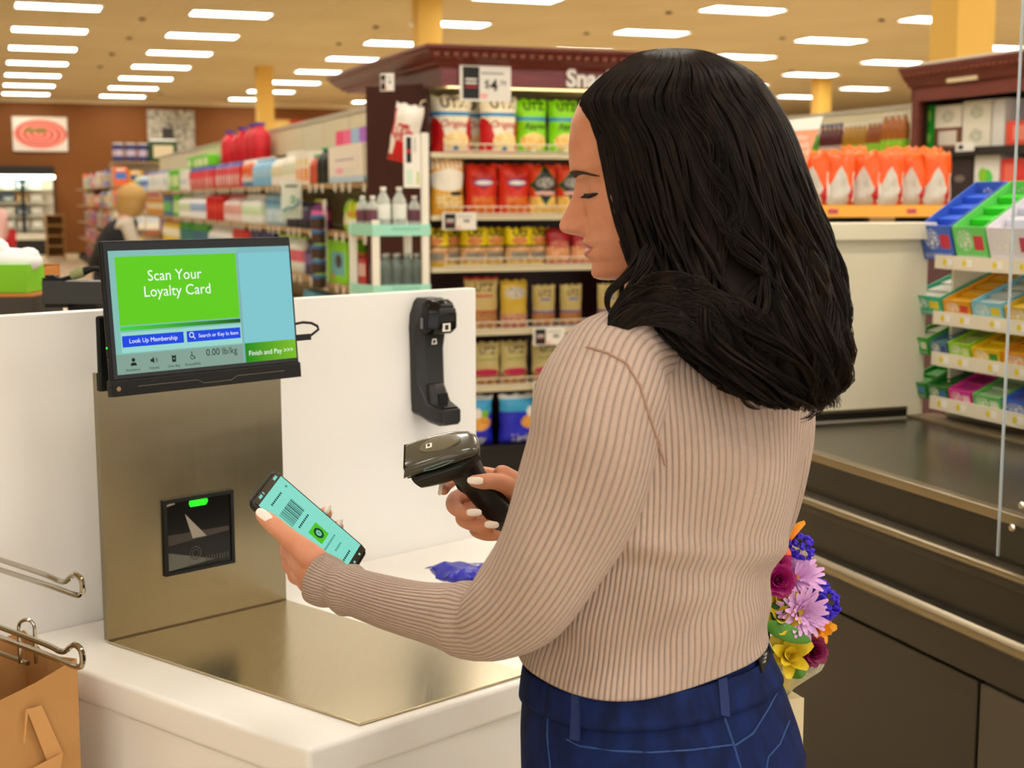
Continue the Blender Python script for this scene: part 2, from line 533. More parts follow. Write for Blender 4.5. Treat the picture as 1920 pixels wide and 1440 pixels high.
def move(o, loc, rotz):
    o.location = loc; o.rotation_euler = (0, 0, rotz)
class Facing:
    """a row of identical packages: the first use moves the prototype itself, every later one copies it"""
    def __init__(s, proto, label, cat, group):
        s.p = proto; s.used = False
        tag(proto, label, cat, group)
    def put(s, loc, rotz, label=None, scale=None):
        if not s.used:
            s.used = True; move(s.p, loc, rotz)
            if label: s.p['label'] = label
            if scale: s.p.scale = scale
            return s.p
        return copy_thing(s.p, loc, rotz, label, None, scale)
# ================================================================== the self checkout kiosk
CT = .85
kA, kB, kC = PZ(203, 1207, CT), PZ(537, 1128, CT), PZ(675, 1362, CT)
E1 = (kB - kA).normalized()
E2 = (kC - kA).normalized()
N1 = Vector((E1.y, -E1.x, 0))        # out of the divider, towards the customer
UP = Vector((0, 0, 1))
def PPL(x, y, o, n):
    d = ray(x, y); c = Vector((0, 0, CAMZ))
    return c + d * ((o - c).dot(n) / d.dot(n))
kW = PZ(537, 1083, CT)               # a point where the divider meets the counter
w_l = PPL(-260, 900, kW, N1); w_r = PPL(893, 700, kW, N1)
WT = PPL(893, 540, kW, N1).z
def flat(p, z): return (p.x, p.y, z)
def poly_prism(name, pts, z0, z1, m, parent=None, bevel=0, seg=3):
    return MB().prism([(p.x, p.y) for p in pts], z0, z1).build(name, m, parent, bevel=bevel, seg=seg)
kiosk = thing('checkout_kiosk', 'white self checkout counter with tall divider and brushed steel scanner post', 'checkout kiosk', (0, 0, 0))
bk = -N1 * .03
poly_prism('divider_panel', [w_l, w_r, w_r + bk, w_l + bk], 0, WT, WHITE, kiosk, .002)
cf = PZ(578, 1407, CT)               # nearest corner of the counter
cl = PZ(159, 1257, CT)
e2 = (cf - cl).normalized()
def hit(p, d, o, n): return p + d * ((o - p).dot(n) / d.dot(n))
back_l = hit(cl, e2, kW, N1)
cr_ = hit(cf, (PZ(990, 1272, CT) - cf).normalized(), PZ(925, 1010, CT), Vector((E2.y, -E2.x, 0)))
back_r = hit(cr_, E2, kW, N1)
gap = N1 * .001
poly_prism('countertop', [cf, cr_, back_r + gap, back_l + gap], .80, CT, WHITE, kiosk, .008)
ins = (cr_ - cf).normalized() * .006
poly_prism('counter_base', [cf - e2 * .008 + ins, cr_ - ins - e2 * .008, back_r + gap - ins, back_l + gap + ins], 0, .80, WHITE, kiosk, .004)
# brushed steel
STEEL = mat('brushed_steel', '#a89d85', .26, 1.0)
def _st():
    t = NT(STEEL)
    n = t.noise(t.mapping(t.coord('Object'), (420, 420, 3)), 1.0, 4)
    n2 = t.noise(t.coord('Object'), 7, 3)
    t.l(t.math('ADD', .19, t.math('ADD', t.math('MULTIPLY', n, .03), t.math('MULTIPLY', n2, .08))), t.b.inputs['Roughness'])
    t.l(t.ramp(n, [(.3, '#8b8168'), (.7, '#8e846b')]), t.b.inputs['Base Color'])
    t.bump(t.noise(t.mapping(t.coord('Object'), (2, 2, 9)), 1.0, 2), .05, .02)
_st()
STEEL2 = mat('steel_tray', '#cabd9e', .24, 1.0)
NT2 = NT(STEEL2)
_n = NT2.noise(NT2.mapping(NT2.coord('Object'), (260, 12, 1)), 1.0, 3)
NT2.l(NT2.math('ADD', .17, NT2.math('MULTIPLY', _n, .12)), NT2.b.inputs['Roughness'])
kD = PZ(992, 1266, CT)
poly_prism('weighing_plate', [kA, kC, kD, kB], CT + .0005, CT + .004, STEEL2, kiosk, .001)
KP = frame(kA, E1, UP)               # kiosk post plane: x along, y up, z out
pw = (kB - kA).length
def loc(p, m=KP): return m.inverted() @ p
ptop = loc(PPL(182, 700, kA, N1)).y
lx0 = loc(PPL(183, 760, kA, N1)).x; lx1 = loc(PPL(526, 720, kA, N1)).x
b = MB()
b.add([KP @ Vector(p) for p in ((0, .004, 0), (pw, .004, 0), (lx1, ptop, 0), (lx0, ptop, 0), (0, .004, -.012), (pw, .004, -.012), (lx1, ptop, -.012), (lx0, ptop, -.012))],
      [(0, 1, 2, 3), (5, 4, 7, 6), (1, 5, 6, 2), (4, 0, 3, 7), (3, 2, 6, 7), (0, 4, 5, 1)])
b.build('steel_post_face', STEEL, kiosk)
# housing that carries the post face off the divider
hd = (kA - hit(kA, N1, kW, N1)).length
MB().box(.06, pw - .03, .001, ptop - .02, -hd + .001, -.0122, KP).build('post_housing', WHITE, kiosk)
MB().box(.001, pw - .001, .0042, .0058, .0001, .0014, KP).build('seam', mat('seam_brown', '#5a4a33', .6), kiosk)
# black mount plate behind the monitor
m0 = loc(PPL(181, 733, kA, N1)); m1 = loc(PPL(176, 592, kA, N1))
MB().box(m1.x, lx1 - .01, m0.y, m1.y, .001, .012, KP).build('mount_plate', BLACK, kiosk, bevel=.004)
# flush scanner window in the post
q = [loc(PPL(x, y, kA, N1)) for x, y in ((308, 1080), (439, 1055), (434, 916), (303, 940))]
sx0, sx1, sy0, sy1 = (q[0].x + q[3].x) / 2, (q[1].x + q[2].x) / 2, (q[0].y + q[1].y) / 2, (q[2].y + q[3].y) / 2
sw, sh = sx1 - sx0, sy1 - sy0
SM = KP @ Matrix.Translation((sx0, sy0, 0))
sc_ = MB().box(0, sw, 0, sh, .0004, .0025, SM).build('scanner_window', BLACK_GLOSS, kiosk)
b = MB()
for a in ((0, sw, 0, .006), (0, sw, sh - .006, sh), (0, .006, .006, sh - .006), (sw - .006, sw, .006, sh - .006)): b.box(a[0], a[1], a[2], a[3], .0025, .005, SM)
b.build('bezel', BLACK, sc_)
LED = mat('green_led', '#10d010', .4, emit='#12e312', emit_s=2.2)
MB().add([SM @ Vector((sw * x, sh * y, .0032)) for x, y in ((.38, .86), (.60, .86), (.63, .905), (.62, .94), (.37, .94), (.36, .905))], [(0, 1, 2, 3, 4, 5)]).build('status_light', LED, sc_)
GR = mat('scanner_mirror', '#8d877a', .35); GR2 = mat('scanner_shelf', '#55564f', .4); GR3 = mat('scanner_ridge', '#3c3a33', .5)
MB().add([SM @ Vector((sw * x, sh * y, .003)) for x, y in ((.40, .44), (.60, .44), (.30, .78))], [(0, 1, 2)]).build('mirror', GR, sc_)
MB().add([SM @ Vector((sw * x, sh * y, .003)) for x, y in ((.05, .06), (.72, .11), (.05, .30))], [(0, 1, 2)]).build('inner_shelf', GR2, sc_)
MB().add([SM @ Vector((sw * x, sh * y, .0028)) for x, y in ((.06, .39), (.93, .46), (.93, .52), (.06, .53))], [(0, 1, 2, 3)]).build('inner_ledge', mat('scanner_ledge', '#332c26', .4), sc_)
MB().add([SM @ Vector((sw * x, sh * y, .003)) for x, y in ((.05, .91), (.17, .93), (.15, .955), (.05, .94))], [(0, 1, 2, 3)]).build('corner_glint', GR, sc_)  # pale grey patch painting a glint onto the window corner
for r0, r1, nm in ((.072, .085, 'outer_ring'), (.04, .052, 'inner_ring')):
    b = MB(); n = 24; ps = []
    for k in range(n):
        a = 2 * math.pi * k / n
        ps.append([SM @ Vector((sw * .43 + sw * r * math.cos(a), sh * .24 + sw * r * math.sin(a), .0034)) for r in (r0, r1)])
    b.add([p for pr in ps for p in pr], [(2 * k, 2 * k + 1, (2 * k + 3) % (2 * n), (2 * k + 2) % (2 * n)) for k in range(n)])
    b.build(nm, GR3, sc_)
for k in range(9): MB().box(sw * (.58 + .038 * k), sw * (.60 + .038 * k), sh * .10, sh * .17, .0026, .0034, SM).build('ridge', GR3, sc_)

# ------------------------------------------------------------------ the touch screen
mBL, mBR = PZ(211, 745, 1.245), PZ(563, 706, 1.245)
mW = mBR - mBL
mTL = mBL + Vector((-.0155, .0126, .2245))
MM = frame(mBL, mW, mTL - mBL)
W_, H_ = mW.length, (mTL - mBL).length
mon = thing('touch_screen', 'slim black touch screen inviting customers to scan a loyalty card', 'monitor', mBL)
MI = Matrix.Translation(mBL).inverted()
def mb(name, x0, x1, y0, y1, z0, z1, m, parent=mon, bevel=0):
    o = MB().box(x0 * W_, x1 * W_, y0 * H_, y1 * H_, z0, z1, MI @ MM).build(name, m, None, bevel=bevel)
    o.parent = parent
    return o
mb('body', 0, 1, .10, 1, -.009, 0, BLACK, bevel=.003)
chin = mb('stand_bar', -.002, 1.002, 0, .108, -.014, .004, BLACK, bevel=.003)
gl = MB().tube([MI @ MM @ Vector((W_ * x, H_ * y, .0042)) for x, y in ((.12, .055), (.42, .055), (.455, .03), (.60, .03), (.635, .055), (.90, .055))], .0005, 4).build('engraved_line', mat('engraved_grey', '#6d6a5e', .5), chin)
MB().lathe([(0, 0), (.004, 0), (.0035, .001), (0, .001)], 12, mx=MI @ MM @ Matrix.Translation((W_ * .025, H_ * .05, .004))).build('hinge_screw', mat('copper_screw', '#8a6a4a', .3, 1.0), chin)
mb('front_glass', .012, .992, .112, .985, 0, .0006, BLACK_GLOSS)
def emis(name, c, s=1.1):
    m = mat(name, '#020202', .35, emit=c, emit_s=s, spec=.12); return m
su0, su1, sv0, sv1 = .032, .984, .138, .935
scr = mb('display', su0, su1, sv0, sv1, .0006, .0012, emis('scr_base', '#84bdb6'))
LAY = [0]
def sq(name, s0, s1, t0, t1, m, lvl):
    """piece of the picture on the screen; t runs down from the top"""
    z = .0012 + .0002 * lvl
    x0, x1 = (su0 + (su1 - su0) * s0) * W_, (su0 + (su1 - su0) * s1) * W_
    y0, y1 = (sv1 - (sv1 - sv0) * t1) * H_, (sv1 - (sv1 - sv0) * t0) * H_
    o = MB().quad(*[MI @ MM @ Vector(p) for p in ((x0, y0, z), (x1, y0, z), (x1, y1, z), (x0, y1, z))]).build(name, m)
    o.parent = scr
    return o
def stx(body, size, s, t, m, lvl=3, bold=0.0, align='CENTER', name='lettering'):
    x = (su0 + (su1 - su0) * s) * W_; y = (sv1 - (sv1 - sv0) * t) * H_
    return text(body, size * H_, MI @ MM @ Matrix.Translation((x, y, .0012 + .0002 * lvl)), m, scr, name, align, bold * H_)
def grad(name, a, b_, ax=0):
    m = emis(name, a); t = NT(m)
    sp = t.n('ShaderNodeSeparateXYZ'); t.l(t.coord('UV'), sp.inputs[0])
    t.l(t.ramp(sp.outputs[ax], [(0, a), (1, b_)]), t.b.inputs['Emission Color'])
    return m
TW = emis('scr_white', '#f6fbf6'); TK = emis('scr_black', '#14201c')
sq('side_pane', .695, 1, .05, .835, emis('scr_pane', '#80c6ce'), 1)
sq('side_pane_header', .695, 1, 0, .05, emis('scr_pane_header', '#7db6bc'), 1)
sq('pane_divider', .683, .695, .04, 1, emis('scr_divider', '#7fb0b0'), 1)
sq('message_panel', .03, .68, .05, .605, emis('scr_green', '#62cc1a'), 1)
sq('progress_bar', .03, .68, .615, .648, grad('scr_bar', '#46d23c', '#17521c'), 1)
sq('button_panel', .03, .683, .662, .828, emis('scr_button_panel', '#98d6cc'), 1)
sq('button', .035, .357, .69, .782, emis('scr_blue', '#1546e0'), 2)
sq('button', .374, .675, .69, .782, emis('scr_blue', '#1546e0'), 2)
sq('status_bar', 0, .683, .838, 1, emis('scr_grey', '#83a193'), 1)
sq('pay_button', .695, 1, .832, 1, grad('scr_pay', '#128a10', '#7cbc20'), 1)
stx('Scan Your', .100, .335, .215, TW); stx('Loyalty Card', .100, .345, .345, TW)
stx('Look Up Membership', .041, .196, .736, TW); stx('Search or Key In Item', .036, .55, .736, TW)
stx('Finish and Pay >>>', .05, .848, .925, TW); stx('0.00 lb/kg', .065, .56, .885, TK)
for s_, w_ in ((.078, 'Assistance'), (.188, 'Volume'), (.292, 'Own Bag'), (.395, 'Accessibility')): stx(w_, .025, s_, .968, TK)
def icon(name, s, t, shapes, m=TK, parent=scr):
    ox = (su0 + (su1 - su0) * s) * W_; oy = (sv1 - (sv1 - sv0) * t) * H_
    b = MB()
    for sh_ in shapes:
        if sh_[0] == 'c':
            _, x, y, r0, r1, a0, a1 = sh_; n = 16; vs = []
            for k in range(n + 1):
                a = rad(a0 + (a1 - a0) * k / n)
                for r in (r0, r1): vs.append((x + r * math.cos(a), y + r * math.sin(a)))
            fs = [(2 * k, 2 * k + 1, 2 * k + 3, 2 * k + 2) for k in range(n)]
        else:
            vs = sh_[1]; fs = [tuple(range(len(vs)))]
        b.add([MI @ MM @ Vector((ox + x * H_ * .03, oy + y * H_ * .03, .0019)) for x, y in vs], fs)
    return b.build(name, m, parent)
icon('assistance_icon', .083, .905, [('c', 0, .45, 0, .42, 0, 360), ('p', [(-.75, -.8), (.75, -.8), (.7, -.4), (.4, -.12), (-.4, -.12), (-.7, -.4)])])
icon('volume_icon', .19, .905, [('p', [(-.9, -.3), (-.5, -.3), (0, -.75), (0, .75), (-.5, .3), (-.9, .3)]), ('c', 0, 0, .4, .52, -45, 45), ('c', 0, 0, .7, .84, -45, 45)])
icon('bag_icon', .295, .905, [('p', [(-.5, -.8), (.5, -.8), (.55, .8), (.2, .6), (-.2, .6), (-.55, .8)])])
icon('bag_icon_heart', .295, .907, [('c', 0, 0, 0, .22, 0, 360)], emis('scr_grey2', '#83a193'))
icon('accessibility_icon', .395, .90, [('c', 0, -.2, .42, .58, 100, 380), ('c', -.1, .85, 0, .16, 0, 360), ('p', [(-.18, .6), (0, .6), (.05, .05), (.5, .05), (.8, -.6), (.62, -.66), (.38, -.1), (-.14, -.1)])])
icon('search_icon', .402, .728, [('c', -.1, .15, .45, .62, 0, 360), ('p', [(.25, -.3), (.36, -.18), (.85, -.75), (.74, -.87)])], TW)
# ports on its left edge, cable on the right
for k, (y, hh) in enumerate(((.62, .012), (.58, .012), (.53, .012), (.22, .03))): mb('port', -.0018, .001, y, y + hh, -.006, -.002, BLACK_GLOSS)
mb('power_light', -.002, .001, .31, .322, -.006, -.003, LED)
pl = mb('plug', 1.0, 1.09, .255, .30, -.008, -.002, BLACK, bevel=.002)
q = [(.985, .375), (1.05, .385), (1.10, .375), (1.135, .35), (1.14, .325), (1.11, .30), (1.08, .279)]
MB().tube([MI @ MM @ Vector((W_ * x, H_ * y, -.005)) for x, y in q], .0022, 8).build('cable', BLACK, mon, smooth=True)
pl.parent = mon
# mounting arm between screen and post plate
b = MB().box(.35 * W_, .65 * W_, .4 * H_, .7 * H_, -.022, -.009, MI @ MM).build('mount_block', BLACK, mon)

# ------------------------------------------------------------------ wall cradle for the hand scanner
cO = PPL(770, 772, kW, N1)
CM = frame((0, 0, 0), E1, UP)
cr = thing('scanner_cradle', 'tall black charging cradle for a hand scanner fixed on white divider', 'scanner cradle', cO)
cw = .068
def crd(name, sects, m, parent=cr, smooth=True, bevel=0):
    """loft of (y, x0, x1, z0, z1, chamfer) sections going up the cradle"""
    rings = []
    for y, x0, x1, z0, z1, c in sects:
        pts = [(x0, z0), (x0, z1 - c), (x0 + c, z1), (x1 - c, z1), (x1, z1 - c), (x1, z0)]
        rings.append([CM @ Vector((x, y, z)) for x, z in pts])
    return MB().loft(rings).build(name, m, parent, bevel=bevel)
CB = mat('cradle_black', '#222324', .38)
T_ = loc(PPL(756, 575, kW, N1), KP).y - loc(cO, KP).y
crd('spine', [(0, .002, cw - .004, .001, .036, .008), (.02, 0, cw, .001, .040, .01), (.05, -.001, cw + .001, .001, .032, .012), (.12, -.002, cw + .004, .001, .028, .014), (T_ * .80, -.004, cw + .006, .001, .034, .014), (T_ * .92, -.002, cw + .004, .001, .05, .016), (T_ + .008, .008, cw - .004, .001, .052, .016), (T_ + .016, .016, cw - .014, .001, .044, .012)], CB, bevel=.0015)
hd_ = crd('head', [(T_ * .745, .003, cw + .001, .03, .056, .014), (T_ * .80, -.001, cw + .006, .03, .066, .014), (T_ * .93, .0, cw + .006, .03, .068, .016), (T_ + .006, .006, cw, .03, .064, .016), (T_ + .014, .014, cw - .008, .03, .056, .014)], BLACK_GLOSS, bevel=.002)
MB().box(.016, cw - .012, T_ * .95, T_ * .985, .0645, .0695, CM).build('clip_rib', CB, hd_, bevel=.001)
MB().box(.016, cw - .014, T_ * .865, T_ * .925, .0672, .0684, CM).build('contact_slot', mat('slot_black', '#050505', .6), hd_)
MB().box(.025, cw - .025, T_ * .775, T_ * .85, .0655, .0684, CM).build('sticker', PAPER, hd_)
MB().box(.029, cw - .030, T_ * .79, T_ * .835, .0685, .0688, CM).build('sticker_mark', INK, hd_)
MB().box(-.0035, .0005, T_ * .80, T_ * .90, .034, .040, CM).build('side_button', mat('grey_button', '#6f7072', .4), cr, bevel=.001)
# little emblem: white patch with an abstract dark head
em = CM @ Vector((.034, T_ * .665, .0315))
EMF = frame(em, E1, UP)
b = MB(); b.add([EMF @ Vector(p) for p in ((-.007, -.005, .0002), (.007, -.005, .0002), (.0055, .006, .0002), (-.005, .006, .0002))], [(0, 1, 2, 3)]); b.build('emblem', PAPER, cr)
b = MB(); b.add([EMF @ Vector(p) for p in ((-.004, -.0035, .0004), (.003, -.002, .0004), (.0035, .002, .0004), (0, .004, .0004), (-.003, .002, .0004))], [(0, 1, 2, 3, 4)]); b.build('emblem_mark', INK, cr)
# foot with the cup that takes the scanner's handle
rings = []
for z, y0, y1, x0, x1, c in ((.001, -.004, .060, .001, cw - .001, .006), (.024, -.010, .052, .001, cw - .001, .008), (.044, -.018, .020, .002, cw - .003, .008), (.070, -.022, .012, .004, cw - .006, .008), (.084, -.020, .010, .012, cw - .014, .006)):
    rings.append([CM @ Vector((x, y, z)) for x, y in ((x0 + c, y0), (x1 - c, y0), (x1, y0 + c), (x1, y1 - c * .5), (x1 - c * .5, y1), (x0 + c * .5, y1), (x0, y1 - c * .5), (x0, y0 + c))])
MB().loft(rings).build('foot', CB, cr, bevel=.0015)
cup = crd('cup', [(.012, .010, cw - .012, .028, .058, .01), (.045, .012, cw - .014, .028, .052, .01), (.056, .016, cw - .018, .028, .046, .008)], CB, bevel=.002)
MB().box(.022, cw - .024, .0135, .038, .050, .0590, CM).build('cup_slot', mat('slot_black', '#050505', .6), cup)
MB().box(.016, cw - .018, .0105, .0135, .058, .080, CM).build('tray', BLACK_GLOSS, cr)
for k in range(6): MB().box(.019 + .0050 * k, .0215 + .0050 * k, .0130, .0145, .075, .078, CM).build('contact', mat('contact_grey', '#8e8a80', .3, 1.0), cr)

# ------------------------------------------------------------------ bag rack, paper bag, blue snack bag
rack = thing('bag_rack', 'chrome wire bag holder with looped arms left of the counter', 'bag rack', (0, 0, 0))
def interp_rows(rows, n):
    """rows: tuples; smooth resampling to n rows"""
    a = np.array(rows, float); m = len(a)
    out = []
    for k in range(n):
        t = k / (n - 1) * (m - 1); i = min(m - 2, int(t)); f = t - i
        p0, p1, p2, p3 = a[max(0, i - 1)], a[i], a[i + 1], a[min(m - 1, i + 2)]
        out.append(.5 * (2 * p1 + (p2 - p0) * f + (2 * p0 - 5 * p1 + 4 * p2 - p3) * f * f + (3 * p1 - p0 - 3 * p2 + p3) * f ** 3))
    return np.array(out)
def arm(x, y, Y, parent, sep=.016, r=.004):
    tip = P(x, y, Y)
    L = (tip - hit(tip, E2, kW, N1)).length - .004
    d = -E2
    pts = []
    top = [(0.0 + L, sep * .6), (.10, sep * .35), (.045, sep * .15), (.022, sep * .9), (.012, sep * 1.15), (0, sep * .9), (-.004, sep * .2), (0, -sep * .5), (.015, -sep * .7), (.045, -sep * .65), (.10, -sep * .55), (L, -sep * .4)]
    for a, z in top: pts.append(tip + d * a + UP * z)
    cu = []
    cu = [Vector(p) for p in interp_rows([tuple(p) for p in pts], 90)]
    return MB().tube(cu, r, 8).build('wire_arm', CHROME, parent, smooth=True), tip, L
arm(152, 1104, 1.93, rack)
_, tip2, L2 = arm(152, 1238, 1.80, rack)
lp = P(51, 1205, 1.92)
MB().tube([lp + CR * (.011 * math.cos(a)) + UP * (.022 + .011 * math.sin(a)) if 0 <= a <= math.pi else None for a in [math.pi * k / 8 for k in range(9)]], .0025, 8).build('wire_loop', CHROME, rack, smooth=True)
for s in (-1, 1): MB().cyl(lp + CR * (.011 * s) + UP * .022, lp + CR * (.011 * s) - UP * .03, .0025, n=8).build('loop_leg', CHROME, rack, smooth=True)
# rear rail the loop stands on, running back to the divider
MB().cyl(lp - UP * .03, hit(lp, E2, kW, N1) - UP * .03 + E2 * .004, .0035, n=8).build('rear_rail', CHROME, rack, smooth=True)
KRAFT = noisy('kraft_paper', '#b08048', '#b98a55', 12, .8, bump=.15, dist=.003)
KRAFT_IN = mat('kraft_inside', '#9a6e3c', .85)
bc = P(143, 1235, 1.90)                  # front right top corner of the bag
BW, BD, BH = .27, .16, .40
PB_ = frame((bc.x, bc.y, bc.z - BH), E1, UP)   # x back along -E1 from the corner, z out
bag = thing('paper_bag', 'open brown kraft paper grocery bag with flat handle left of counter', 'bag', (bc.x, bc.y, bc.z - BH))
BM = frame((0, 0, 0), E1, UP)
b = MB()
def edge(xs, z, zs):   # wall of the bag as a strip with a torn top
    n = len(xs); vs = [BM @ Vector((x, 0, z)) for x in xs] + [BM @ Vector((x, t, z)) for x, t in zip(xs, zs)]
    return vs, [(i, i + 1, n + i + 1, n + i) for i in range(n - 1)]
xs = [-BW, -.22, -.18, -.15, -.145, -.11, -.06, 0]
vs, fs = edge(xs, 0, [BH - .075, BH - .07, BH - .06, BH - .055, BH - .035, BH - .032, BH - .02, BH]); b.add(vs, fs)
vs, fs = edge(xs, -BD, [BH + .02, BH + .015, BH + .03, BH + .02, BH + .01, BH + .005, BH - .005, BH + .005]); b.add(vs, [f[::-1] for f in fs])
for x, zz in ((0, (BH, BH - .012, BH + .005)), (-BW, (BH - .075, BH - .02, BH + .02))):
    b.add([BM @ Vector(p) for p in ((x, 0, 0), (x, 0, -BD / 2), (x, 0, -BD), (x, zz[0], 0), (x - .006, zz[1], -BD / 2), (x, zz[2], -BD))], [(0, 1, 4, 3), (1, 2, 5, 4)])
b.add([BM @ Vector(p) for p in ((-BW, 0, 0), (0, 0, 0), (0, 0, -BD), (-BW, 0, -BD))], [(0, 1, 2, 3)])
o = b.build('bag_body', KRAFT, bag); s_ = o.modifiers.new('solid', 'SOLIDIFY'); s_.thickness = .0012; s_.offset = 0
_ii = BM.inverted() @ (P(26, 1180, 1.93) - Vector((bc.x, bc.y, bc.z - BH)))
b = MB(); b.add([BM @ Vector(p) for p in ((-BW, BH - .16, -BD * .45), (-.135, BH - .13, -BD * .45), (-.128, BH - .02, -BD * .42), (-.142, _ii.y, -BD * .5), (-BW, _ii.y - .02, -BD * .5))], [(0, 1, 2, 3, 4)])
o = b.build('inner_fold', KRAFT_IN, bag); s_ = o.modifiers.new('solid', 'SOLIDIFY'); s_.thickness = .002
def bpx(x, y, z=.004):
    o_ = bc + N1 * z
    p = PPL(x, y, o_, N1); return p - Vector((bc.x, bc.y, bc.z - BH))
KL = mat('kraft_handle', '#c8965c', .75)
b = MB()
for k, (pa, pb, pc, pd) in enumerate((((49, 1330), (77, 1322), (117, 1412), (87, 1426)), ((117, 1412), (112, 1440), (40, 1452), (87, 1426)), ((49, 1330), (44, 1392), (46, 1394), (53, 1336)))):
    b.add([bpx(*p, .006 + .006 * k) for p in (pa, pb, pc, pd)], [(0, 1, 2, 3)])
o = b.build('handle', KL, bag); s_ = o.modifiers.new('solid', 'SOLIDIFY'); s_.thickness = .002
pz = bc.z - BH
bb = [Vector((bc.x, bc.y, 0)) + E1 * .0 + N1 * .01, Vector((bc.x, bc.y, 0)) - E1 * (BW + .03) + N1 * .01]
poly_prism('bag_platform', [bb[1], bb[0], bb[0] - N1 * (BD + .04), bb[1] - N1 * (BD + .04)], pz - .022, pz - .002, CHROME, rack)
for q_ in (bb[0] - N1 * (BD + .03) - E1 * .02, bb[1] - N1 * (BD + .03) + E1 * .02, bb[1] - N1 * .02 + E1 * .02, bb[0] - N1 * .02 - E1 * .02):
    MB().cyl((q_.x, q_.y, 0), (q_.x, q_.y, pz - .022), .012, n=8).build('rack_leg', CHROME, rack)

# blue snack bag lying on the counter beyond the arm
FOIL_BLUE = printed('blue_foil', '#1d22a8', [('r', .3, .7, .36, .42, '#161a80', '#c8c8e8', 12)], .25, wr=.3)
me, _ = bag_mesh('snack_bag', .16, .20, .05, FOIL_BLUE, seed=3)
o = obj('snack_bag', me)
pb = PZ(880, 1092, CT)
o.rotation_euler = (rad(-84), 0, math.atan2(E1.y, E1.x) + rad(75)); o.location = (pb.x + .048, pb.y - .012, CT + .022); o.scale = (.55, .6, .6)
tag(o, 'crumpled blue snack bag lying on the counter behind her forearm', 'snack bag')

# ------------------------------------------------------------------ things behind the divider on the left
oth = thing('kiosk_arm', 'dark equipment bar with clamp and plugged cable behind the divider', 'equipment arm', P(140, 545, 3.0))
oB = Vector(oth.location)
DKM = mat('dark_painted_metal', '#2b2e2d', .45)
def ob(x0, y0, x1, y1, Y, dp, name, m, bevel=.003, parent=oth):
    a, c = P(x0, y1, Y) - oB, P(x1, y0, Y) - oB
    return MB().box(a.x, c.x, a.y, a.y + dp, a.z, c.z).build(name, m, parent, bevel=bevel)
ob(80, 528, 225, 570, 3.0, .06, 'bar', DKM)
ob(79, 521, 117, 528, 3.02, .04, 'clamp_plate', BLACK)
ob(84, 516, 102, 521, 3.02, .03, 'clamp_knob', BLACK)
ob(84, 570, 128, 577, 3.01, .03, 'lower_bracket', BLACK)
gp = [P(118, 523, 3.02) - oB, P(134, 520, 3.02) - oB, P(150, 512, 3.02) - oB, P(165, 506, 3.02) - oB, P(178, 503, 3.02) - oB, P(200, 506, 3.02) - oB]
MB().tube(gp, [.004, .006, .010, .008, .005, .005], 10).build('cable', BLACK, oth, smooth=True)
MB().tube([gp[1] + UP * .002, gp[2] + UP * .002, gp[2] * .5 + gp[3] * .5], [.0095, .0125, .011], 10).build('plug', mat('olive_plug', '#8b9163', .5), oth, smooth=True)
gb = P(150, 570, 3.03)
MB().box(-.03, .03, .01, .05, -gb.z, .0, Matrix.Translation(gb - oB)).build('pole', BLACK, oth)
CARD = mat('brown_carton', '#b06a22', .7)
car = thing('carton', 'tall brown open carton standing behind a green tissue box', 'box', P(0, 500, 3.4))
cp = P(40, 500, 3.4); zt = cp.z
x0_, x1_ = P(-60, 580, 3.4).x, P(78, 580, 3.4).x
oC = Vector(car.location)
MB().box(x0_ - oC.x, x1_ - oC.x, .14, .15, -oC.z, zt - oC.z).build('rear_flap', CARD, car)
MB().box(x1_ - oC.x - .012, x1_ - oC.x, -.1, .14, -oC.z, zt - .005 - oC.z).build('side_flap', mat('brown_carton_side', '#c07c34', .7), car)
MB().box(x0_ - oC.x, x1_ - oC.x - .012, -.1, .14, -oC.z, .95 - oC.z).build('carton_body', CARD, car)
dz = P(30, 557, 3.05)
db = MB().box(-.14, .035 + (62 - 30) / F * 3.05 - .035, 0, .2, -dz.z, 0).build('dark_carton', mat('dark_carton', '#3a3630', .6))
db.location = dz
MB().box(-.14, (62 - 30) / F * 3.05, 0, .2, 0, .004).build('rim', CARD, db)
tag(db, 'dark grey carton with brown rim at the divider top under a green box', 'box')
gz = P(20, 557, 3.08)
gbx = MB().box(-.12, (42 - 20) / F * 3.08, .03, .15, .005, .105 - .02 + .005 - .024).build('tissue_box', mat('lime_carton', '#7cc81e', .55))
gbx.location = (gz.x, gz.y, dz.z)
b = MB(); b.ball((-.03, .09, .072), (.075, .05, .03), 14, 7); b.ball((-.06, .08, .1), (.035, .03, .025), 10, 6); b.ball((.012, .09, .085), (.025, .025, .018), 10, 6)
b.build('white_tissue', mat('white_tissue', '#eef0f2', .7), gbx, smooth=True, angle=0)
tag(gbx, 'lime green box with white crumpled tissue poking out of it', 'box')
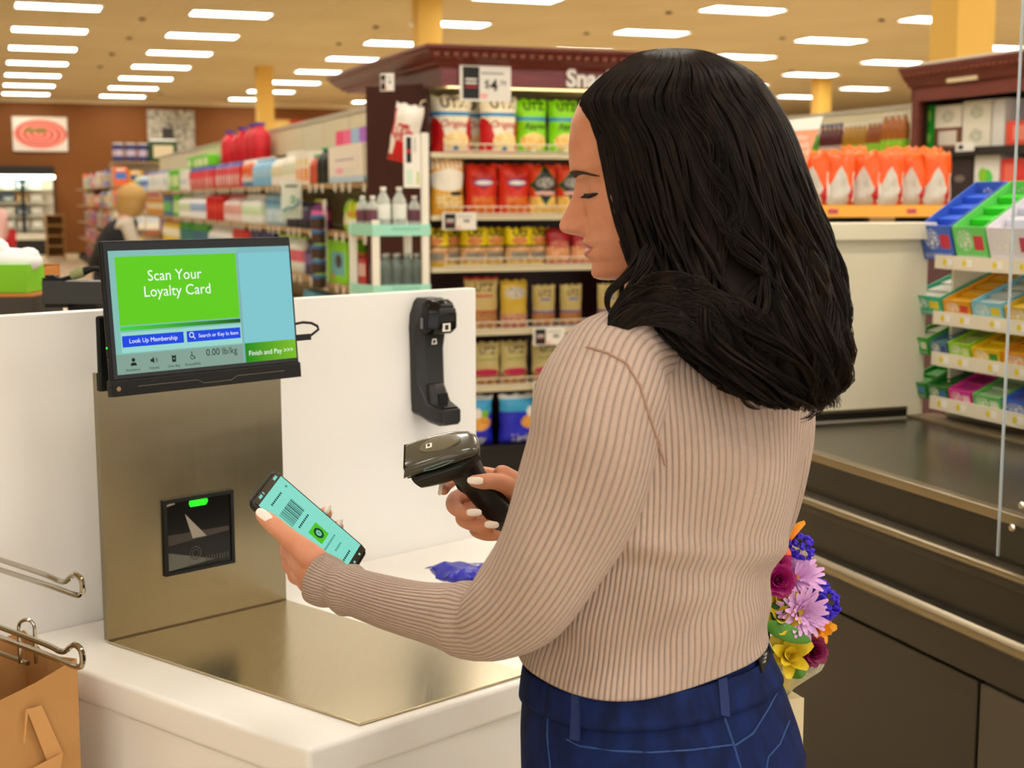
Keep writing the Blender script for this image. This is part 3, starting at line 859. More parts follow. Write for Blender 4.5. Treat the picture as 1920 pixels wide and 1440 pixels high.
# ================================================================== snack end cap
WOOD = noisy('mahogany', '#5a2018', '#6f2c22', 6, .35, stretch=(1, 1, 9))
WOODF = noisy('mahogany_frieze', '#6b2b2e', '#83393a', 5, .35, stretch=(1.2, 1, 10))
WOODD = mat('dark_wood', '#3a1512', .45)
def inset(pts, d):
    """plan polygon moved inwards by d (counter-clockwise points)"""
    n = len(pts); out = []
    for i in range(n):
        p0, p1, p2 = pts[i - 1], pts[i], pts[(i + 1) % n]
        a = (p1 - p0).normalized(); b = (p2 - p1).normalized()
        na, nb = Vector((-a.y, a.x, 0)), Vector((-b.y, b.x, 0))
        k = (na + nb); k = k / max(.2, k.dot(na))
        out.append(p1 + k * d)
    return out
def cornice(pts, z1, parent, h=.105, over=.11, m=None, dent=None):
    """stepped crown moulding round a plan polygon, dentil beads under the top"""
    prof = [(d * over / .11, z1 - z * h / .14) for d, z in ((0, 0), (0, .02), (.012, .028), (.022, .05), (.05, .085), (.075, .105), (.08, .12), (.1, .125), (.11, .14))]
    rings = [[Vector((p.x, p.y, z)) for p in inset(pts, d)] for d, z in prof]
    MB().loft(rings[::-1]).build('crown_moulding', m or WOOD, parent)
    for i in dent or ():
        q = inset(pts, .03 * over / .11); a, c = q[i], q[i + 1]
        n = int((c - a).length / .05)
        b = MB()
        for k in range(n):
            p = a + (c - a) * ((k + .5) / n)
            d = (c - a).normalized()
            mx = frame((p.x, p.y, 0), d, (0, 0, 1))
            b.box(-.014, .014, z1 - .055, z1 - .037, -.03, .022 * over / .11, mx)
        o = b.build('dentil_course', mat('dentil_brown', '#7a3a1c', .4), parent); o['kind'] = 'stuff'
ec = thing('snack_display', 'dark mahogany snack display with crown moulding, lit canopy and wire fenced shelves', 'display shelf', (0, 0, 0))
c1 = PV(800, 81, 6.95); ZC = c1.z
c0 = PZ(684, 119, ZC); c2 = PZ(1352, 94, ZC)
_u2, _v2, _ = uvz(c2); _u1, _v1, _ = uvz(c1); c2 = S(_u2, _v1, ZC)
flat0 = lambda p: Vector((p.x, p.y, 0))
b0 = flat0(c0) + V2 * 1.0; b2 = S(_u2, uvz(b0)[1])
plan = [flat0(c0), flat0(c1), flat0(c2), b2, b0]
cornice(plan, ZC, ec, dent=(1,))
fz = inset(plan, .11)
ZF0 = PV(860, 161, 7.06).z
def ring_wall(name, pts, i, j, z0, z1, t, m, parent):
    """a panel standing on the plan edge i-j"""
    a, c = pts[i], pts[j]; d = (c - a).normalized(); n_ = Vector((-d.y, d.x, 0))
    return MB().prism([(p.x, p.y) for p in (a, c, c + n_ * t, a + n_ * t)], z0, z1).build(name, m, parent)
ring_wall('frieze', fz, 1, 2, ZF0, ZC - .104, .03, WOODF, ec)
ring_wall('frieze', fz, 0, 1, ZF0 - .0, ZC - .104, .03, mat('frieze_side', '#5f3a2c', .4), ec)
VF = uvz(fz[1])[1]
VL = VF + .27                    # shelf lips
p_in = inset(plan, .20)
MB().prism([(p.x, p.y) for p in inset(plan, .145)], ZF0 + .012, ZF0 + .016).build('canopy_soffit', mat('cream_soffit', '#efe2bd', .5), ec)
MB().add([S(uvz(fz[1])[0] + .1, VF + .04, ZF0 + .008), S(_u2 - .16, VF + .04, ZF0 + .008), S(_u2 - .16, VF + .24, ZF0 + .008), S(uvz(fz[1])[0] + .1, VF + .24, ZF0 + .008)], [(3, 2, 1, 0)]).build('canopy_lamp', mat('canopy_lamp', '#ffffff', .5, emit='#ffe2a6', emit_s=2.6), ec)
UL = uvz(PV(803, 400, VL))[0]; UR = _u2 - .12
uc0 = uvz(PV(714, 300, 7.35))[0]
VB_ = VL + .55
# chamfer side panel, back, right side, base
a_, b_ = S(uc0, VL + .32), S(UL, VL + .02)
d_ = (b_ - a_).normalized(); n_ = Vector((-d_.y, d_.x, 0))
MB().prism([(p.x, p.y) for p in (a_, b_, b_ + n_ * .03, a_ + n_ * .03)], 0, ZF0 + .03).build('side_panel', WOODD, ec)
def ebox(name, u0, u1, v0, v1, z0, z1, m, parent, bevel=0):
    o = MB().add([S(u, v, z) for z in (z0, z1) for u, v in ((u0, v0), (u1, v0), (u1, v1), (u0, v1))], [(3, 2, 1, 0), (4, 5, 6, 7), (0, 1, 5, 4), (1, 2, 6, 5), (2, 3, 7, 6), (3, 0, 4, 7)]).build(name, m, None, bevel=bevel)
    o.parent = parent
    return o
ebox('back_panel', uc0 + .1, UR, VB_, VB_ + .03, 0, ZF0 + .03, WOODD, ec)
ebox('right_panel', UR, UR + .04, VL, VB_ + .03, 0, ZF0 + .03, WOODD, ec)
ebox('plinth', UL, UR, VL + .01, VB_ - .001, 0, PV(940, 836, VL).z - .03, mat('plinth_black', '#171515', .4), ec)
SHELF = mat('cream_shelf', '#d8cfb0', .4); WIREM = mat('cream_wire', '#e2dcc8', .35)
EY = [287, 403, 499, 618, 723, 834]
EZ = [PV(960, y, VL).z for y in EY]
for k, z in enumerate(EZ):
    ebox('shelf', UL + .02, UR - .001, VL, VB_ - .001, z - .028, z, SHELF if k < 5 else mat('plinth_black', '#171515', .4), ec)
    if k < 5:
        b = MB()
        ua, ub = UL + (.09 if k < 3 else .03), UR - .02
        if k < 5:
            for zz in (.008, .045): b.tube([S(ua, VL - .006, z + zz), S(ub, VL - .006, z + zz)], .0035, 5)
            n = 26
            for i in range(n + 1): b.tube([S(ua + (ub - ua) * i / n, VL - .006, z + .006), S(ua + (ub - ua) * i / n, VL - .006, z + .045)], .0025, 4)
        b.build('wire_fence', WIREM, ec)
text('Snacks', .125, frame(PV(1062, 148, VF - .012), U2, UP), mat('white_letter', '#f2efe6', .4), ec, 'sign_lettering', 'LEFT', .005)
# price cards
CARD_RED = mat('card_pink', '#f3b9b4', .6); CARDR = mat('card_red', '#c8202a', .6)
def price_card(x0, y0, x1, y1, v, label, price, ang=0, small=''):
    a = PV(x0, y1, v); c = PV(x1, y0, v)
    W, H = (uvz(c)[0] - uvz(a)[0]), c.z - a.z
    t = thing('price_card', label, 'price sign', a, TH + ang)
    t2 = MB().box(0, W, 0, .004, 0, H).build('card', PAPER, t)
    MB().box(W * .06, W * .38, -.0015, .0, H * .06, H * .92).build('black_panel', INK, t)
    MB().box(W * .10, W * .34, -.0025, -.0015, H * .36, H * .40).build('red_line', CARDR, t)
    for k in (0, 1): MB().box(W * .11, W * .33, -.0025, -.0015, H * (.46 + .1 * k), H * (.51 + .1 * k)).build('white_print', PAPER, t)
    MB().box(W * .40, W * .54, -.0015, 0, H * .08, H * .22).build('pink_print', CARD_RED, t)
    MB().box(W * .42, W * .86, -.0015, 0, H * .74, H * .78).build('small_print', mat('grey_print', '#8d8b84', .6), t)
    if price:
        text(price[0], H * .30, XZ(W * .53, -.002, H * .46), INK, t, 'dollar_sign')
        text(price[1], H * .42, XZ(W * .665, -.002, H * .42), INK, t, 'price', bold=H * .012)
        text(price[2], H * .19, XZ(W * .84, -.002, H * .49), INK, t, 'cents')
    else:
        MB().box(W * .62, W * .80, -.0015, 0, H * .42, H * .6).build('price_print', mat('grey_print', '#8d8b84', .6), t)
    return t
price_card(862, 122, 958, 189, VF - .02, 'large white and black price card reading 4.79 on the snack display frieze', ('$', '4', '79'))
price_card(830, 398, 893, 431, VL - .03, 'small price card under the popcorn bag on the second shelf', None)
price_card(1000, 613, 1060, 648, VL - .03, 'small price card below the tan pretzel bags', None)
price_card(1000, 713, 1056, 746, VL - .03, 'small price card above the blue snack bags', None)
price_card(713, 139, 741, 171, VF + .14, 'small price card on the angled side of the snack display', None, rad(-45))

# ------------------------------------------------------------------ snack bags
F_ORIG = printed('bag_red_white', '#f1ede4', [('e', -.35, .30, -.3, .62, '#c4161c'), ('e', .84, 1.4, -.1, .72, '#c4161c'), ('r', 0, 1, .64, .71, '#3c92d8'), ('e', .25, .92, .06, .38, '#e9c06a', '#fbeec2', 6), ('r', 0, 1, 0, .05, '#c4161c'), ('e', .5, .64, .03, .12, '#3f7fc0')], .3, wr=.25)
F_RIP = printed('bag_lime', '#86dc12', [('r', 0, 1, .60, .67, '#3c92d8'), ('e', .1, .95, .05, .38, '#e0a94a', '#f5dc96', 6), ('r', 0, 1, 0, .06, '#1e7a1e'), ('e', .45, .6, .03, .11, '#e9f2e0')], .3, wr=.25)
F_POP = printed('bag_popcorn', '#e8a72a', [('s', 0, 1, .82, 1, '#f3efe2', 0, 44), ('e', -.1, 1.1, .42, .82, '#f0ece0'), ('r', .1, .9, .12, .38, '#c98a1c', '#f3dfa0', 9), ('e', .5, .95, .34, .42, '#2a2622')], .35, wr=.25)
F_RED = printed('bag_orange_red', '#d6301a', [('d', .12, .88, .45, 1.0, '#b51b12'), ('e', .18, .82, .56, .70, '#1f3fae'), ('e', .22, .80, .585, .675, '#efe9dc'), ('r', .15, .85, .05, .36, '#c03a14', '#e8822a', 7)], .3, wr=.3)
F_BLK = printed('bag_black_diamond', '#d8401c', [('r', 0, 1, 0, .36, '#d9a236', '#f0cf72', 6), ('d', 0, 1, .18, 1.0, '#1d7a2e'), ('d', .04, .96, .22, .96, '#141210'), ('e', .16, .86, .52, .74, '#e5e1d6', '#161412', 16), ('e', .12, .9, .38, .47, '#b9161a', '#efe0d8', 14)], .3, wr=.3)
F_YEL = printed('bag_yellow', '#f0d615', [('r', 0, 1, 0, .5, '#c07a3c', '#e8c48e', 9), ('r', 0, 1, .5, .545, '#1c1b18'), ('e', .2, .8, .55, .78, '#d8884a'), ('r', .15, .85, .16, .36, '#a09a90', '#7d776b', 12), ('r', 0, 1, 0, .08, '#e6c518')], .3, wr=.3)
F_DRED = printed('bag_dark_red', '#a01620', [('r', 0, 1, 0, .5, '#cf7a44', '#f0b88a', 8), ('e', .1, .9, .45, .68, '#e2a888', '#b3202a', 12), ('r', 0, 1, 0, .08, '#b3202a')], .3, wr=.3)
F_TANR = printed('bag_tan_red', '#c9b374', [('r', 0, 1, 0, .34, '#8a5426', '#c08a52', 9), ('r', 0, 1, .33, .36, '#b5202a'), ('r', .1, .8, .62, .66, '#c03a48'), ('r', 0, 1, .95, 1, '#b5202a')], .4, wr=.35)
F_TANB = printed('bag_tan_blue', '#c2ae6e', [('r', 0, 1, .05, .36, '#8a5426', '#b97d42', 9), ('r', 0, 1, .345, .385, '#2450b0'), ('r', .3, .75, .64, .685, '#2f62c0'), ('r', 0, 1, 0, .04, '#2450b0')], .4, wr=.35)
F_TANY = printed('bag_tan_yellow', '#cfae3a', [('r', 0, 1, 0, .30, '#9a3a26', '#d8a88a', 8), ('e', .1, .9, .62, .86, '#4a3a1c', '#e2dccb', 14), ('r', 0, 1, 0, .05, '#a02020')], .4, wr=.35)
F_TANG = printed('bag_tan_green', '#c4b67c', [('r', 0, 1, 0, .24, '#8a5a2c', '#b98a52', 9), ('e', .06, .94, .2, .38, '#c02252'), ('r', .15, .85, .58, .61, '#7da23c')], .4, wr=.35)
F_BLU = printed('bag_royal_blue', '#1a24c4', [('r', 0, 1, .66, .92, '#39a4dc'), ('r', 0, 1, .92, 1, '#e6ecf4'), ('e', .42, .98, .3, .6, '#d98a2a', '#e9b05a', 5), ('e', .55, .75, .55, .76, '#e9e4e2'), ('e', .74, .92, .56, .72, '#7cc22a'), ('r', 0, 1, 0, .06, '#101870')], .3, wr=.3)
DKT = mat('print_navy', '#1c1c24', .5); WHT = mat('print_white', '#f4f2ea', .5); REDT = mat('print_red', '#c01c24', .5); GRT = mat('print_dark_green', '#2a4a12', .5)
def utz(m2, t2): return [('UTZ', .34, .52, .86, DKT, .02, 0), (t2, .24, .55, .5, m2, .01, .25)]
BAGS = {}
def bagrow(key, w, h, d, m, words, seed, label, group):
    BAGS[key] = Facing(proto_bag('chip_bag', w, h, d, m, words, seed), label, 'snack bag', group)
    return BAGS[key]
def put_bag(key, x, row, label, dv=.06, rz=0, sc=None, dz=0.0):
    v = VL + dv + .05
    u = uvz(PV(x, EY[row] - 20, v))[0]
    return BAGS[key].put(S(u, v, EZ[row] + .001 + dz), TH + rz, label, sc)
bagrow('orig', .225, .305, .12, F_ORIG, utz(REDT, 'Original'), 1, '', 'red and white bags on the top shelf')
put_bag('orig', 846, 0, 'fullest red and white chip bag, leftmost in front on the top shelf', rz=rad(-6))
put_bag('orig', 800, 0, 'red and white chip bag half hidden at the top left shelf end', dv=.20, rz=rad(-14))
put_bag('orig', 934, 0, 'red and white chip bag below the large price card', rz=rad(5), dv=.05)
put_bag('orig', 893, 0, 'red and white chip bag tucked between two others on top shelf', dv=.19)
bagrow('lime', .182, .295, .11, F_RIP, utz(GRT, 'Ripples'), 2, '', 'lime chip bags on the top shelf')
put_bag('lime', 995, 0, 'lime green chip bag next to the red and white bags', rz=rad(-3))
put_bag('lime', 1055, 0, 'lime green chip bag closest to her forehead', rz=rad(4), dv=.07)
bagrow('pop', .19, .30, .11, F_POP, (), 4, '', None)
put_bag('pop', 838, 1, 'yellow striped popcorn bag with white label on the second shelf', dv=.03)
bagrow('red', .19, .275, .11, F_RED, (), 5, '', 'orange red bags on the second shelf')
put_bag('red', 902, 1, 'orange red snack bag with blue band beside the popcorn bag')
put_bag('red', 963, 1, 'orange red snack bag with blue band beside the black diamond bags', rz=rad(5))
put_bag('red', 932, 1, 'orange red snack bag wedged behind the other two', dv=.19)
bagrow('blk', .168, .275, .11, F_BLK, (), 6, '', 'black diamond bags on the second shelf')
put_bag('blk', 1017, 1, 'tortilla chip bag with black diamond beside the orange red bags')
put_bag('blk', 1069, 1, 'tortilla chip bag with black diamond next to her eyebrow', rz=rad(4))
bagrow('yel', .15, .205, .08, F_YEL, [('Utz', .42, .5, .88, DKT, .02, .2)], 7, '', 'yellow bags on the third shelf')
for i, (x, dv, rz) in enumerate(((816, .05, -20), (848, .12, 6), (888, .05, -4), (926, .10, 3), (972, .04, -5), (1006, .11, 8))):
    put_bag('yel', x, 2, ('leftmost yellow pretzel bag, turned sideways on the third shelf', 'second yellow pretzel bag from the water rack', 'third yellow pretzel bag from the water rack', 'fourth yellow pretzel bag from the water rack', 'widest seen yellow pretzel bag, fifth from the water rack', 'yellow pretzel bag beside the dark red bags')[i], dv=dv, rz=rad(rz))
bagrow('dred', .15, .20, .08, F_DRED, (), 8, '', 'dark red bags on the third shelf')
put_bag('dred', 1046, 2, 'dark red snack bag next to the yellow pretzel bags')
put_bag('dred', 1092, 2, 'dark red snack bag beside her mouth', rz=rad(5), dv=.07)
UT2 = [('UTZ', .30, .5, .80, DKT, .015, .15)]
bagrow('tanr', .195, .285, .09, F_TANR, UT2, 9, '', None)
put_bag('tanr', 902, 3, 'tan pretzel bag with red bands beside the divider edge on the fourth shelf')
bagrow('tany', .165, .265, .08, F_TANY, (), 10, '', None)
put_bag('tany', 963, 3, 'mustard yellow pretzel bag on the fourth shelf', rz=rad(3))
bagrow('tanb', .185, .285, .09, F_TANB, UT2, 11, '', 'tan bags with blue bands')
put_bag('tanb', 1019, 3, 'small tan bag with blue band leaning over on the fourth shelf', sc=(.72, .8, .82), rz=rad(-8))
put_bag('tanb', 1070, 3, 'tall tan bag with blue bands on the fourth shelf')
put_bag('tanb', 1139, 3, 'tan bag with blue bands seen below her chin', rz=rad(3))
put_bag('tanb', 1195, 3, 'tan bag with blue band behind her hair tips', sc=(.9, 1, .95))
bagrow('tang', .165, .235, .085, F_TANG, UT2, 12, '', 'tan bags with crimson patch')
for x, l, rz in ((910, 'tan bag with crimson patch beside the divider edge on the fifth shelf', -4), (963, 'tan bag with crimson patch, second from the divider edge', 3), (1022, 'tan bag with crimson patch under the small price card', 0), (1082, 'tan bag with crimson patch near her shoulder', 6)):
    put_bag('tang', x, 4, l, rz=rad(rz))
bagrow('blu', .26, .275, .12, F_BLU, [('Variety', .22, .5, .12, WHT, .01, .2)], 13, '', 'royal blue bags on the lowest shelf')
put_bag('blu', 975, 5, 'royal blue variety snack bag on the lowest shelf', rz=rad(4), dv=.02)
put_bag('blu', 880, 5, 'royal blue snack bag cut by the divider edge on the lowest shelf', rz=rad(-10), dv=.04)
put_bag('blu', 1065, 5, 'royal blue snack bag behind her arm on the lowest shelf', dv=.05)
# bag hanging on the angled side panel
me, fn = bag_mesh('hanging_bag', .17, .30, .10, printed('bag_white_red', '#ece6da', [('r', .3, .75, 0, .66, '#c4161c'), ('e', .1, .9, .35, .62, '#e9e4da', '#c4161c', 6), ('r', 0, 1, 0, .12, '#c4161c'), ('r', 0, .16, .45, .9, '#c4161c')], .3, wr=.3), seed=15)
hb = obj('chip_bag', me)
hm = (a_ + b_) / 2
hz = PV(745, 305, 7.45).z
hb.rotation_euler = (0, rad(12), TH + rad(-45)); 
hp = PV(752, 300, 7.30); hb.location = (hp.x, hp.y, hz)
tag(hb, 'white and red snack bag hanging tilted on the angled side panel', 'snack bag')
MB().tube([(.05, 0, .30), (.05, .02, .33), (.05, .06, .335)], .004, 6).build('hang_clip', SHELF, hb)

# ------------------------------------------------------------------ mint drinks rack
mr = thing('drinks_rack', 'narrow white drinks rack with mint shelf fronts beside the snack display', 'display rack', (0, 0, 0))
RV = 6.25
ra = PV(704, 430, RV); rb = PV(797, 430, RV)
ru0, ru1 = uvz(ra)[0], uvz(rb)[0]
RD = .22
rl = PZ(672, 430, ra.z); 
MINT = mat('mint_plastic', '#9fe0cc', .4); MW = mat('rack_white', '#ece9dd', .4)
rz1, rz0 = PV(740, 421, RV).z, PV(740, 442, RV).z
rz3, rz2 = PV(740, 534, RV).z, PV(740, 553, RV).z
ztop = PV(797, 249, RV).z
du = -(RD) * .12
for nm, u, v, z in (('post', ru0, RV, rz1 + .02), ('post', ru1, RV, ztop), ('post', ru0 - .05, RV + RD, rz1 + .02), ('post', ru1 - .02, RV + RD, rz1 + .02)):
    ebox(nm, u - .017, u + .017, v - .012, v + .012, 0, z, MW, mr, .003)
for z0, z1, tt in ((rz0, rz1, 1), (rz2, rz3, 1), (rz2 - .28, rz3 - .28, 0), (rz2 - .56, rz3 - .56, 0), (.05, .09, 0)):
    ebox('shelf_front', ru0 - .018, ru1 + .02, RV - .018, RV - .012, z0, z1, MINT, mr)
    pts = [S(ru0 - .018, RV - .012), S(ru0 - .07, RV + RD + .01), S(ru0 - .064, RV + RD + .01), S(ru0 - .012, RV - .012)]
    MB().prism([(p.x, p.y) for p in pts], z0, z1).build('shelf_side', MINT, mr)
    pts = [S(ru0 - .015, RV - .011), S(ru1 + .018, RV - .011), S(ru1 + .0, RV + RD), S(ru0 - .062, RV + RD)]
    MB().prism([(p.x, p.y) for p in pts], z0 + .006, z0 + .014).build('shelf', MW, mr)
    if tt: MB().add([S(ru0 + .07 + .012 * k, RV - .0185, z0 + .022 + .008 * (k % 2)) for k in range(12)] + [S(ru0 + .07 + .012 * k, RV - .0185, z0 + .03 + .008 * (k % 2)) for k in range(12)], [(k, k + 1, 13 + k, 12 + k) for k in range(11)]).build('faint_print', mat('mint_print', '#6fbfa9', .5), mr)
sg = ebox('header_sign', uvz(PV(757, 300, RV))[0], ru1 - .019, RV + .0, RV + .004, PV(770, 352, RV).z, PV(770, 253, RV).z, PAPER, mr)
sa, sb = uvz(PV(757, 300, RV))[0], ru1 - .02
zz = lambda y: PV(770, y, RV).z
ebox('black_strip', sa + .012, sa + .035, RV - .003, RV - .001, zz(305), zz(257), INK, sg)
ebox('red_dot', sa + .014, sa + .033, RV - .005, RV - .003, zz(287), zz(280), CARDR, sg)
ebox('grey_panel', sa + .045, sb - .02, RV - .003, RV - .001, zz(285), zz(257), mat('pale_grey', '#cfcdc0', .5), sg)
ebox('mint_panel', sa + .012, sa + .04, RV - .003, RV - .001, zz(345), zz(318), mat('pale_mint', '#cfe6d4', .5), sg)
ebox('lime_curve', sa + .06, sa + .07, RV - .003, RV - .001, zz(345), zz(322), mat('pale_lime', '#c9d48a', .5), sg)
CLEAR = mat('clear_plastic', '#e6efe9', .12, trans=.55, ior=1.3)
CLRD = mat('smoky_plastic', '#7f908a', .15, trans=.35, ior=1.3)
WCAP = mat('white_cap', '#f0efe8', .4)
f1 = Facing(proto_bottle('water_bottle', .034, .205, CLEAR, WCAP, printed('water_label', '#e8ebe4', [('e', .1, .35, .2, .8, '#7a3fa0'), ('e', .2, .42, .4, .9, '#e8a82a')])), '', 'bottle', 'tall bottles on the drinks rack')
f2 = Facing(proto_bottle('water_bottle', .030, .165, CLEAR, WCAP, printed('plum_label', '#6a3f4e', [('r', 0, 1, .3, .7, '#cfc4c4', '#8a6070', 9)])), '', 'bottle', 'short bottles on the drinks rack')
f3 = Facing(proto_bottle('water_bottle', .031, .17, CLRD, mat('grey_cap', '#a9aca4', .4), printed('dark_label', '#5d6862', [('e', .2, .5, .2, .8, '#8fc7c0', '#5d6862', 8)])), '', 'bottle', 'dark bottles on the lower rack shelf')
rs_ = RV + .05
for f, x, dv, l in ((f1, 719, .02, 'tall clear bottle with white cap on the rack, nearer the aisle'), (f1, 749, .02, 'tall clear bottle with white cap beside the rack sign'), (f2, 680, .10, 'short bottle with plum label at the rack left end'), (f2, 699, .03, 'short bottle with plum label behind the rack corner post'), (f2, 777, .03, 'short bottle with plum label under the rack sign')):
    p = PV(x, 420, rs_ + dv); u = uvz(p)[0]
    f.put(S(u, rs_ + dv, rz0 + .0142), TH, l)
for i, x in enumerate((722, 742, 762, 781)):
    for j in range(2):
        u = uvz(PV(x, 530, rs_))[0] + .012 * j * 0
        f3.put(S(u - .018 * j, rs_ + .075 * j, rz2 + .0142), TH, '%s dark bottle %s on the lower rack shelf' % (('first', 'second', 'third', 'fourth')[i], 'in front' if j == 0 else 'at the back'))
# ================================================================== household goods aisle (long gondola running away to the left)
UF, UBK = 2.25, 2.72
FACE = TH - math.pi / 2              # packages on this side face the aisle, away from the gondola
def vpx(x, y=380, u=None): return uvz(PU(x, y, UF if u is None else u))[1]
VN, VE_ = 8.52, 24.5
gz1, gz2, gz3 = PU(650, 342, UF).z, PU(560, 428, UF).z, PU(612, 527, UF).z
GZ = [gz1, gz2, gz3, gz3 - .32, gz3 - .62]
gtop = PU(600, 228, UBK).z
gd = thing('gondola_shelving', 'long cream gondola with metal shelves of household goods receding to the left', 'shelving', (0, 0, 0))
GCREAM = mat('gondola_cream', '#d9d0ae', .5); GWOOD = mat('shelf_edge_tan', '#a8895a', .5); GDARK = mat('gondola_dark', '#3b352c', .7)
ebox('base', UF, UBK + .45, VN, VE_, 0, .13, GDARK, gd)
npan = 18
for k in range(npan):
    v0, v1 = VN + (VE_ - VN) * k / npan, VN + (VE_ - VN) * (k + 1) / npan
    ebox('back_panel', UBK, UBK + .02, v0 + .012, v1 - .012, .13, gtop, GCREAM, gd)
    ebox('upright', UBK + .006, UBK + .03, v0 - .012, v0 + .012, .13, gtop, mat('upright_olive', '#a59a72', .5), gd)
ebox('top_rail', UBK - .01, UBK + .05, VN, VE_, gtop, gtop + .035, mat('rail_grey', '#b9b29a', .4), gd)
for z in GZ:
    ebox('shelf', UF, UBK - .001, VN, VE_, z - .03, z, GWOOD, gd)
    ebox('price_rail', UF - .006, UF - .0005, VN, VE_, z - .036, z - .004, GWOOD, gd)
TAGM = mat('shelf_tag', '#ece6d6', .5)
for i, z in enumerate(GZ[:3]):
    v = VN + .3
    k = 0
    while v < 20 and k < 34:
        ebox('shelf_ticket', UF - .010, UF - .0065, v, v + .05, z - .062, z - .004, TAGM, gd)
        v += (.16 if k % 3 else .3) * (1 + v / 30); k += 1
v_a, v_b = vpx(512, 300, UF + .3), vpx(352, 300, UF + .3)
uz = PU(455, 303, UF + .3).z
ebox('upper_shelf', UF + .24, UBK - .001, v_a, v_b, uz - .02, uz, GWOOD, gd)
def simple(name, col, rough=.45): return mat(name, col, rough)
def fill(px0, px1, n, z, mk, label, cat, group, u=None, y=380):
    """n packages side by side between two picture columns of the shelf front"""
    v0, v1 = vpx(px0, y, u), vpx(px1, y, u)
    wd = (v1 - v0) / n
    f = Facing(mk(wd * .93), label, cat, group)
    for i in range(n):
        lab_ = None if n == 1 else label + ', %s from the near end' % ORD[i]
        uu = (UF + .09 if u is None else u) + R.uniform(0, .012)
        f.put(S(uu, v0 + wd * (i + .5), z + .001), FACE + rad(R.uniform(-3, 3)), lab_)
    return f
def box_(h, d, base, layers=(), name='carton'):
    m = printed('g_' + str(len(MC)), base, layers)
    return lambda w: MB().box(-w / 2, w / 2, -d / 2, d / 2, 0, h).build(name, m)
def bot_(h, body, cap, lab=None, name='bottle', prof=None):
    mb_, mc_ = mat('gb_' + body[1:], body, .35), mat('gc_' + cap[1:], cap, .4)
    ml = printed('gl_' + str(len(MC)), lab[0], lab[1:]) if lab else None
    return lambda w: proto_bottle(name, w / 2, h, mb_, mc_, ml, prof, .5)
def pouch_(h, d, base, layers=(), name='pouch'):
    m = printed('gp_' + str(len(MC)), base, layers, .3, wr=.15)
    def f(w): return obj(name, bag_mesh(name, w, h, d, m, 8, 8, seed=len(MC))[0])
    return f
def pack_(h, d, base, lab=None, top=None, layers=()):
    m = printed('gk_' + str(len(MC)), base, layers)
    ml = printed('gkl_' + str(len(MC)), lab[0], lab[1:]) if lab else None
    mt = mat('gt_' + top[1:], top, .5) if top else None
    return lambda w: proto_pack('soft_pack', w, d, h, m, ml, mt)
z = GZ[0]
fill(709, 694, 2, z, box_(.21, .12, '#b9c94a', [('r', .1, .9, .5, .9, '#e9892a'), ('r', .1, .9, .1, .35, '#f1efdf')]), 'small lime and orange carton on the top shelf', 'carton', 'lime cartons by the end cap')
CP = fill(691, 617, 1, z, pack_(.245, .22, '#eee6d4', ('#f0e4d6', ('e', .1, .45, .1, .4, '#f0a8bc'), ('r', .5, .9, .1, .35, '#dfe4cf'), ('r', .1, .85, .75, .82, '#8c8ea4')), None, [('r', 0, 1, 0, .16, '#b8d2e2')]), 'big cream multipack with pink patch on the top shelf', 'multipack', None)
vpack = vpx(655)
for i, (dv, c, l) in enumerate(((.34, '#e83c74', 'hot pink'), (.12, '#f06a9c', 'pink'), (-.10, '#9fc6e4', 'pale blue'), (-.31, '#b26ad8', 'lilac'))):
    o = proto_pack('soft_pack', .22, .2, .10, mat('sp_' + c[1:], c, .5), None)
    move(o, S(UF + .12, vpack + dv, z + .248), FACE)
    tag(o, '%s soft pack lying on the big cream multipack' % l, 'soft pack')
fill(614, 587, 3, z, bot_(.26, '#20281f', '#35b07a', ('#1a1c1a', ('e', .05, .5, .3, .9, '#2f9a68'), ('e', .3, .8, .0, .3, '#8f9a94'))), 'dark bottle with green label on the top shelf', 'bottle', 'dark green bottles')
fill(585, 571, 2, z, bot_(.22, '#c9553a', '#57c08a'), 'rust coloured bottle with green cap on the top shelf', 'bottle', 'rust bottles')
fill(570, 545, 3, z, box_(.25, .12, '#f1ede0', [('r', .1, .9, .1, .5, '#f0962a'), ('e', .2, .8, .55, .8, '#e9c64a')]), 'white carton with orange block on the top shelf', 'carton', 'white and orange cartons')
fill(543, 522, 3, z, bot_(.27, '#ece8d8', '#f2efe4', ('#d9dcc0',)), 'cream pump bottle on the top shelf', 'bottle', 'cream bottles')
fill(521, 502, 3, z, bot_(.25, '#f0ece0', '#2a2a26', ('#dcd6b0', ('r', .2, .5, .1, .9, '#30302c'))), 'white bottle with black cap on the top shelf', 'bottle', 'white black capped bottles')
fill(501, 468, 5, z, bot_(.25, '#7db6da', '#e9eef0', ('#9fcbe4', ('r', .1, .5, .2, .8, '#e9f2f4'))), 'light blue bottle on the top shelf', 'bottle', 'light blue bottles')
fill(466, 441, 4, z, pouch_(.25, .09, '#e9e4d8', [('e', .1, .9, .3, .95, '#e8642a'), ('r', 0, 1, 0, .2, '#4a86c4')]), 'white pouch with orange flare on the top shelf', 'pouch', 'orange flare pouches')
RP = [('r', 0, 1, .82, 1, '#2c3fb0'), ('e', .15, .85, .3, .75, '#e8606a'), ('r', .3, .7, .1, .5, '#f0d8d4')]
fill(439, 394, 8, z, pouch_(.25, .09, '#d81f30', RP), 'red pouch with blue top in the nearer red block', 'pouch', 'red pouches nearer block')
fill(391, 347, 9, z, pouch_(.25, .09, '#d81f30', RP), 'red pouch with blue top in the farther red block', 'pouch', 'red pouches farther block')
fill(345, 333, 2, z, box_(.24, .12, '#efeee6', [('r', .1, .9, .3, .5, '#b9c8e0')]), 'plain white carton past the red pouches', 'carton', 'plain white cartons')
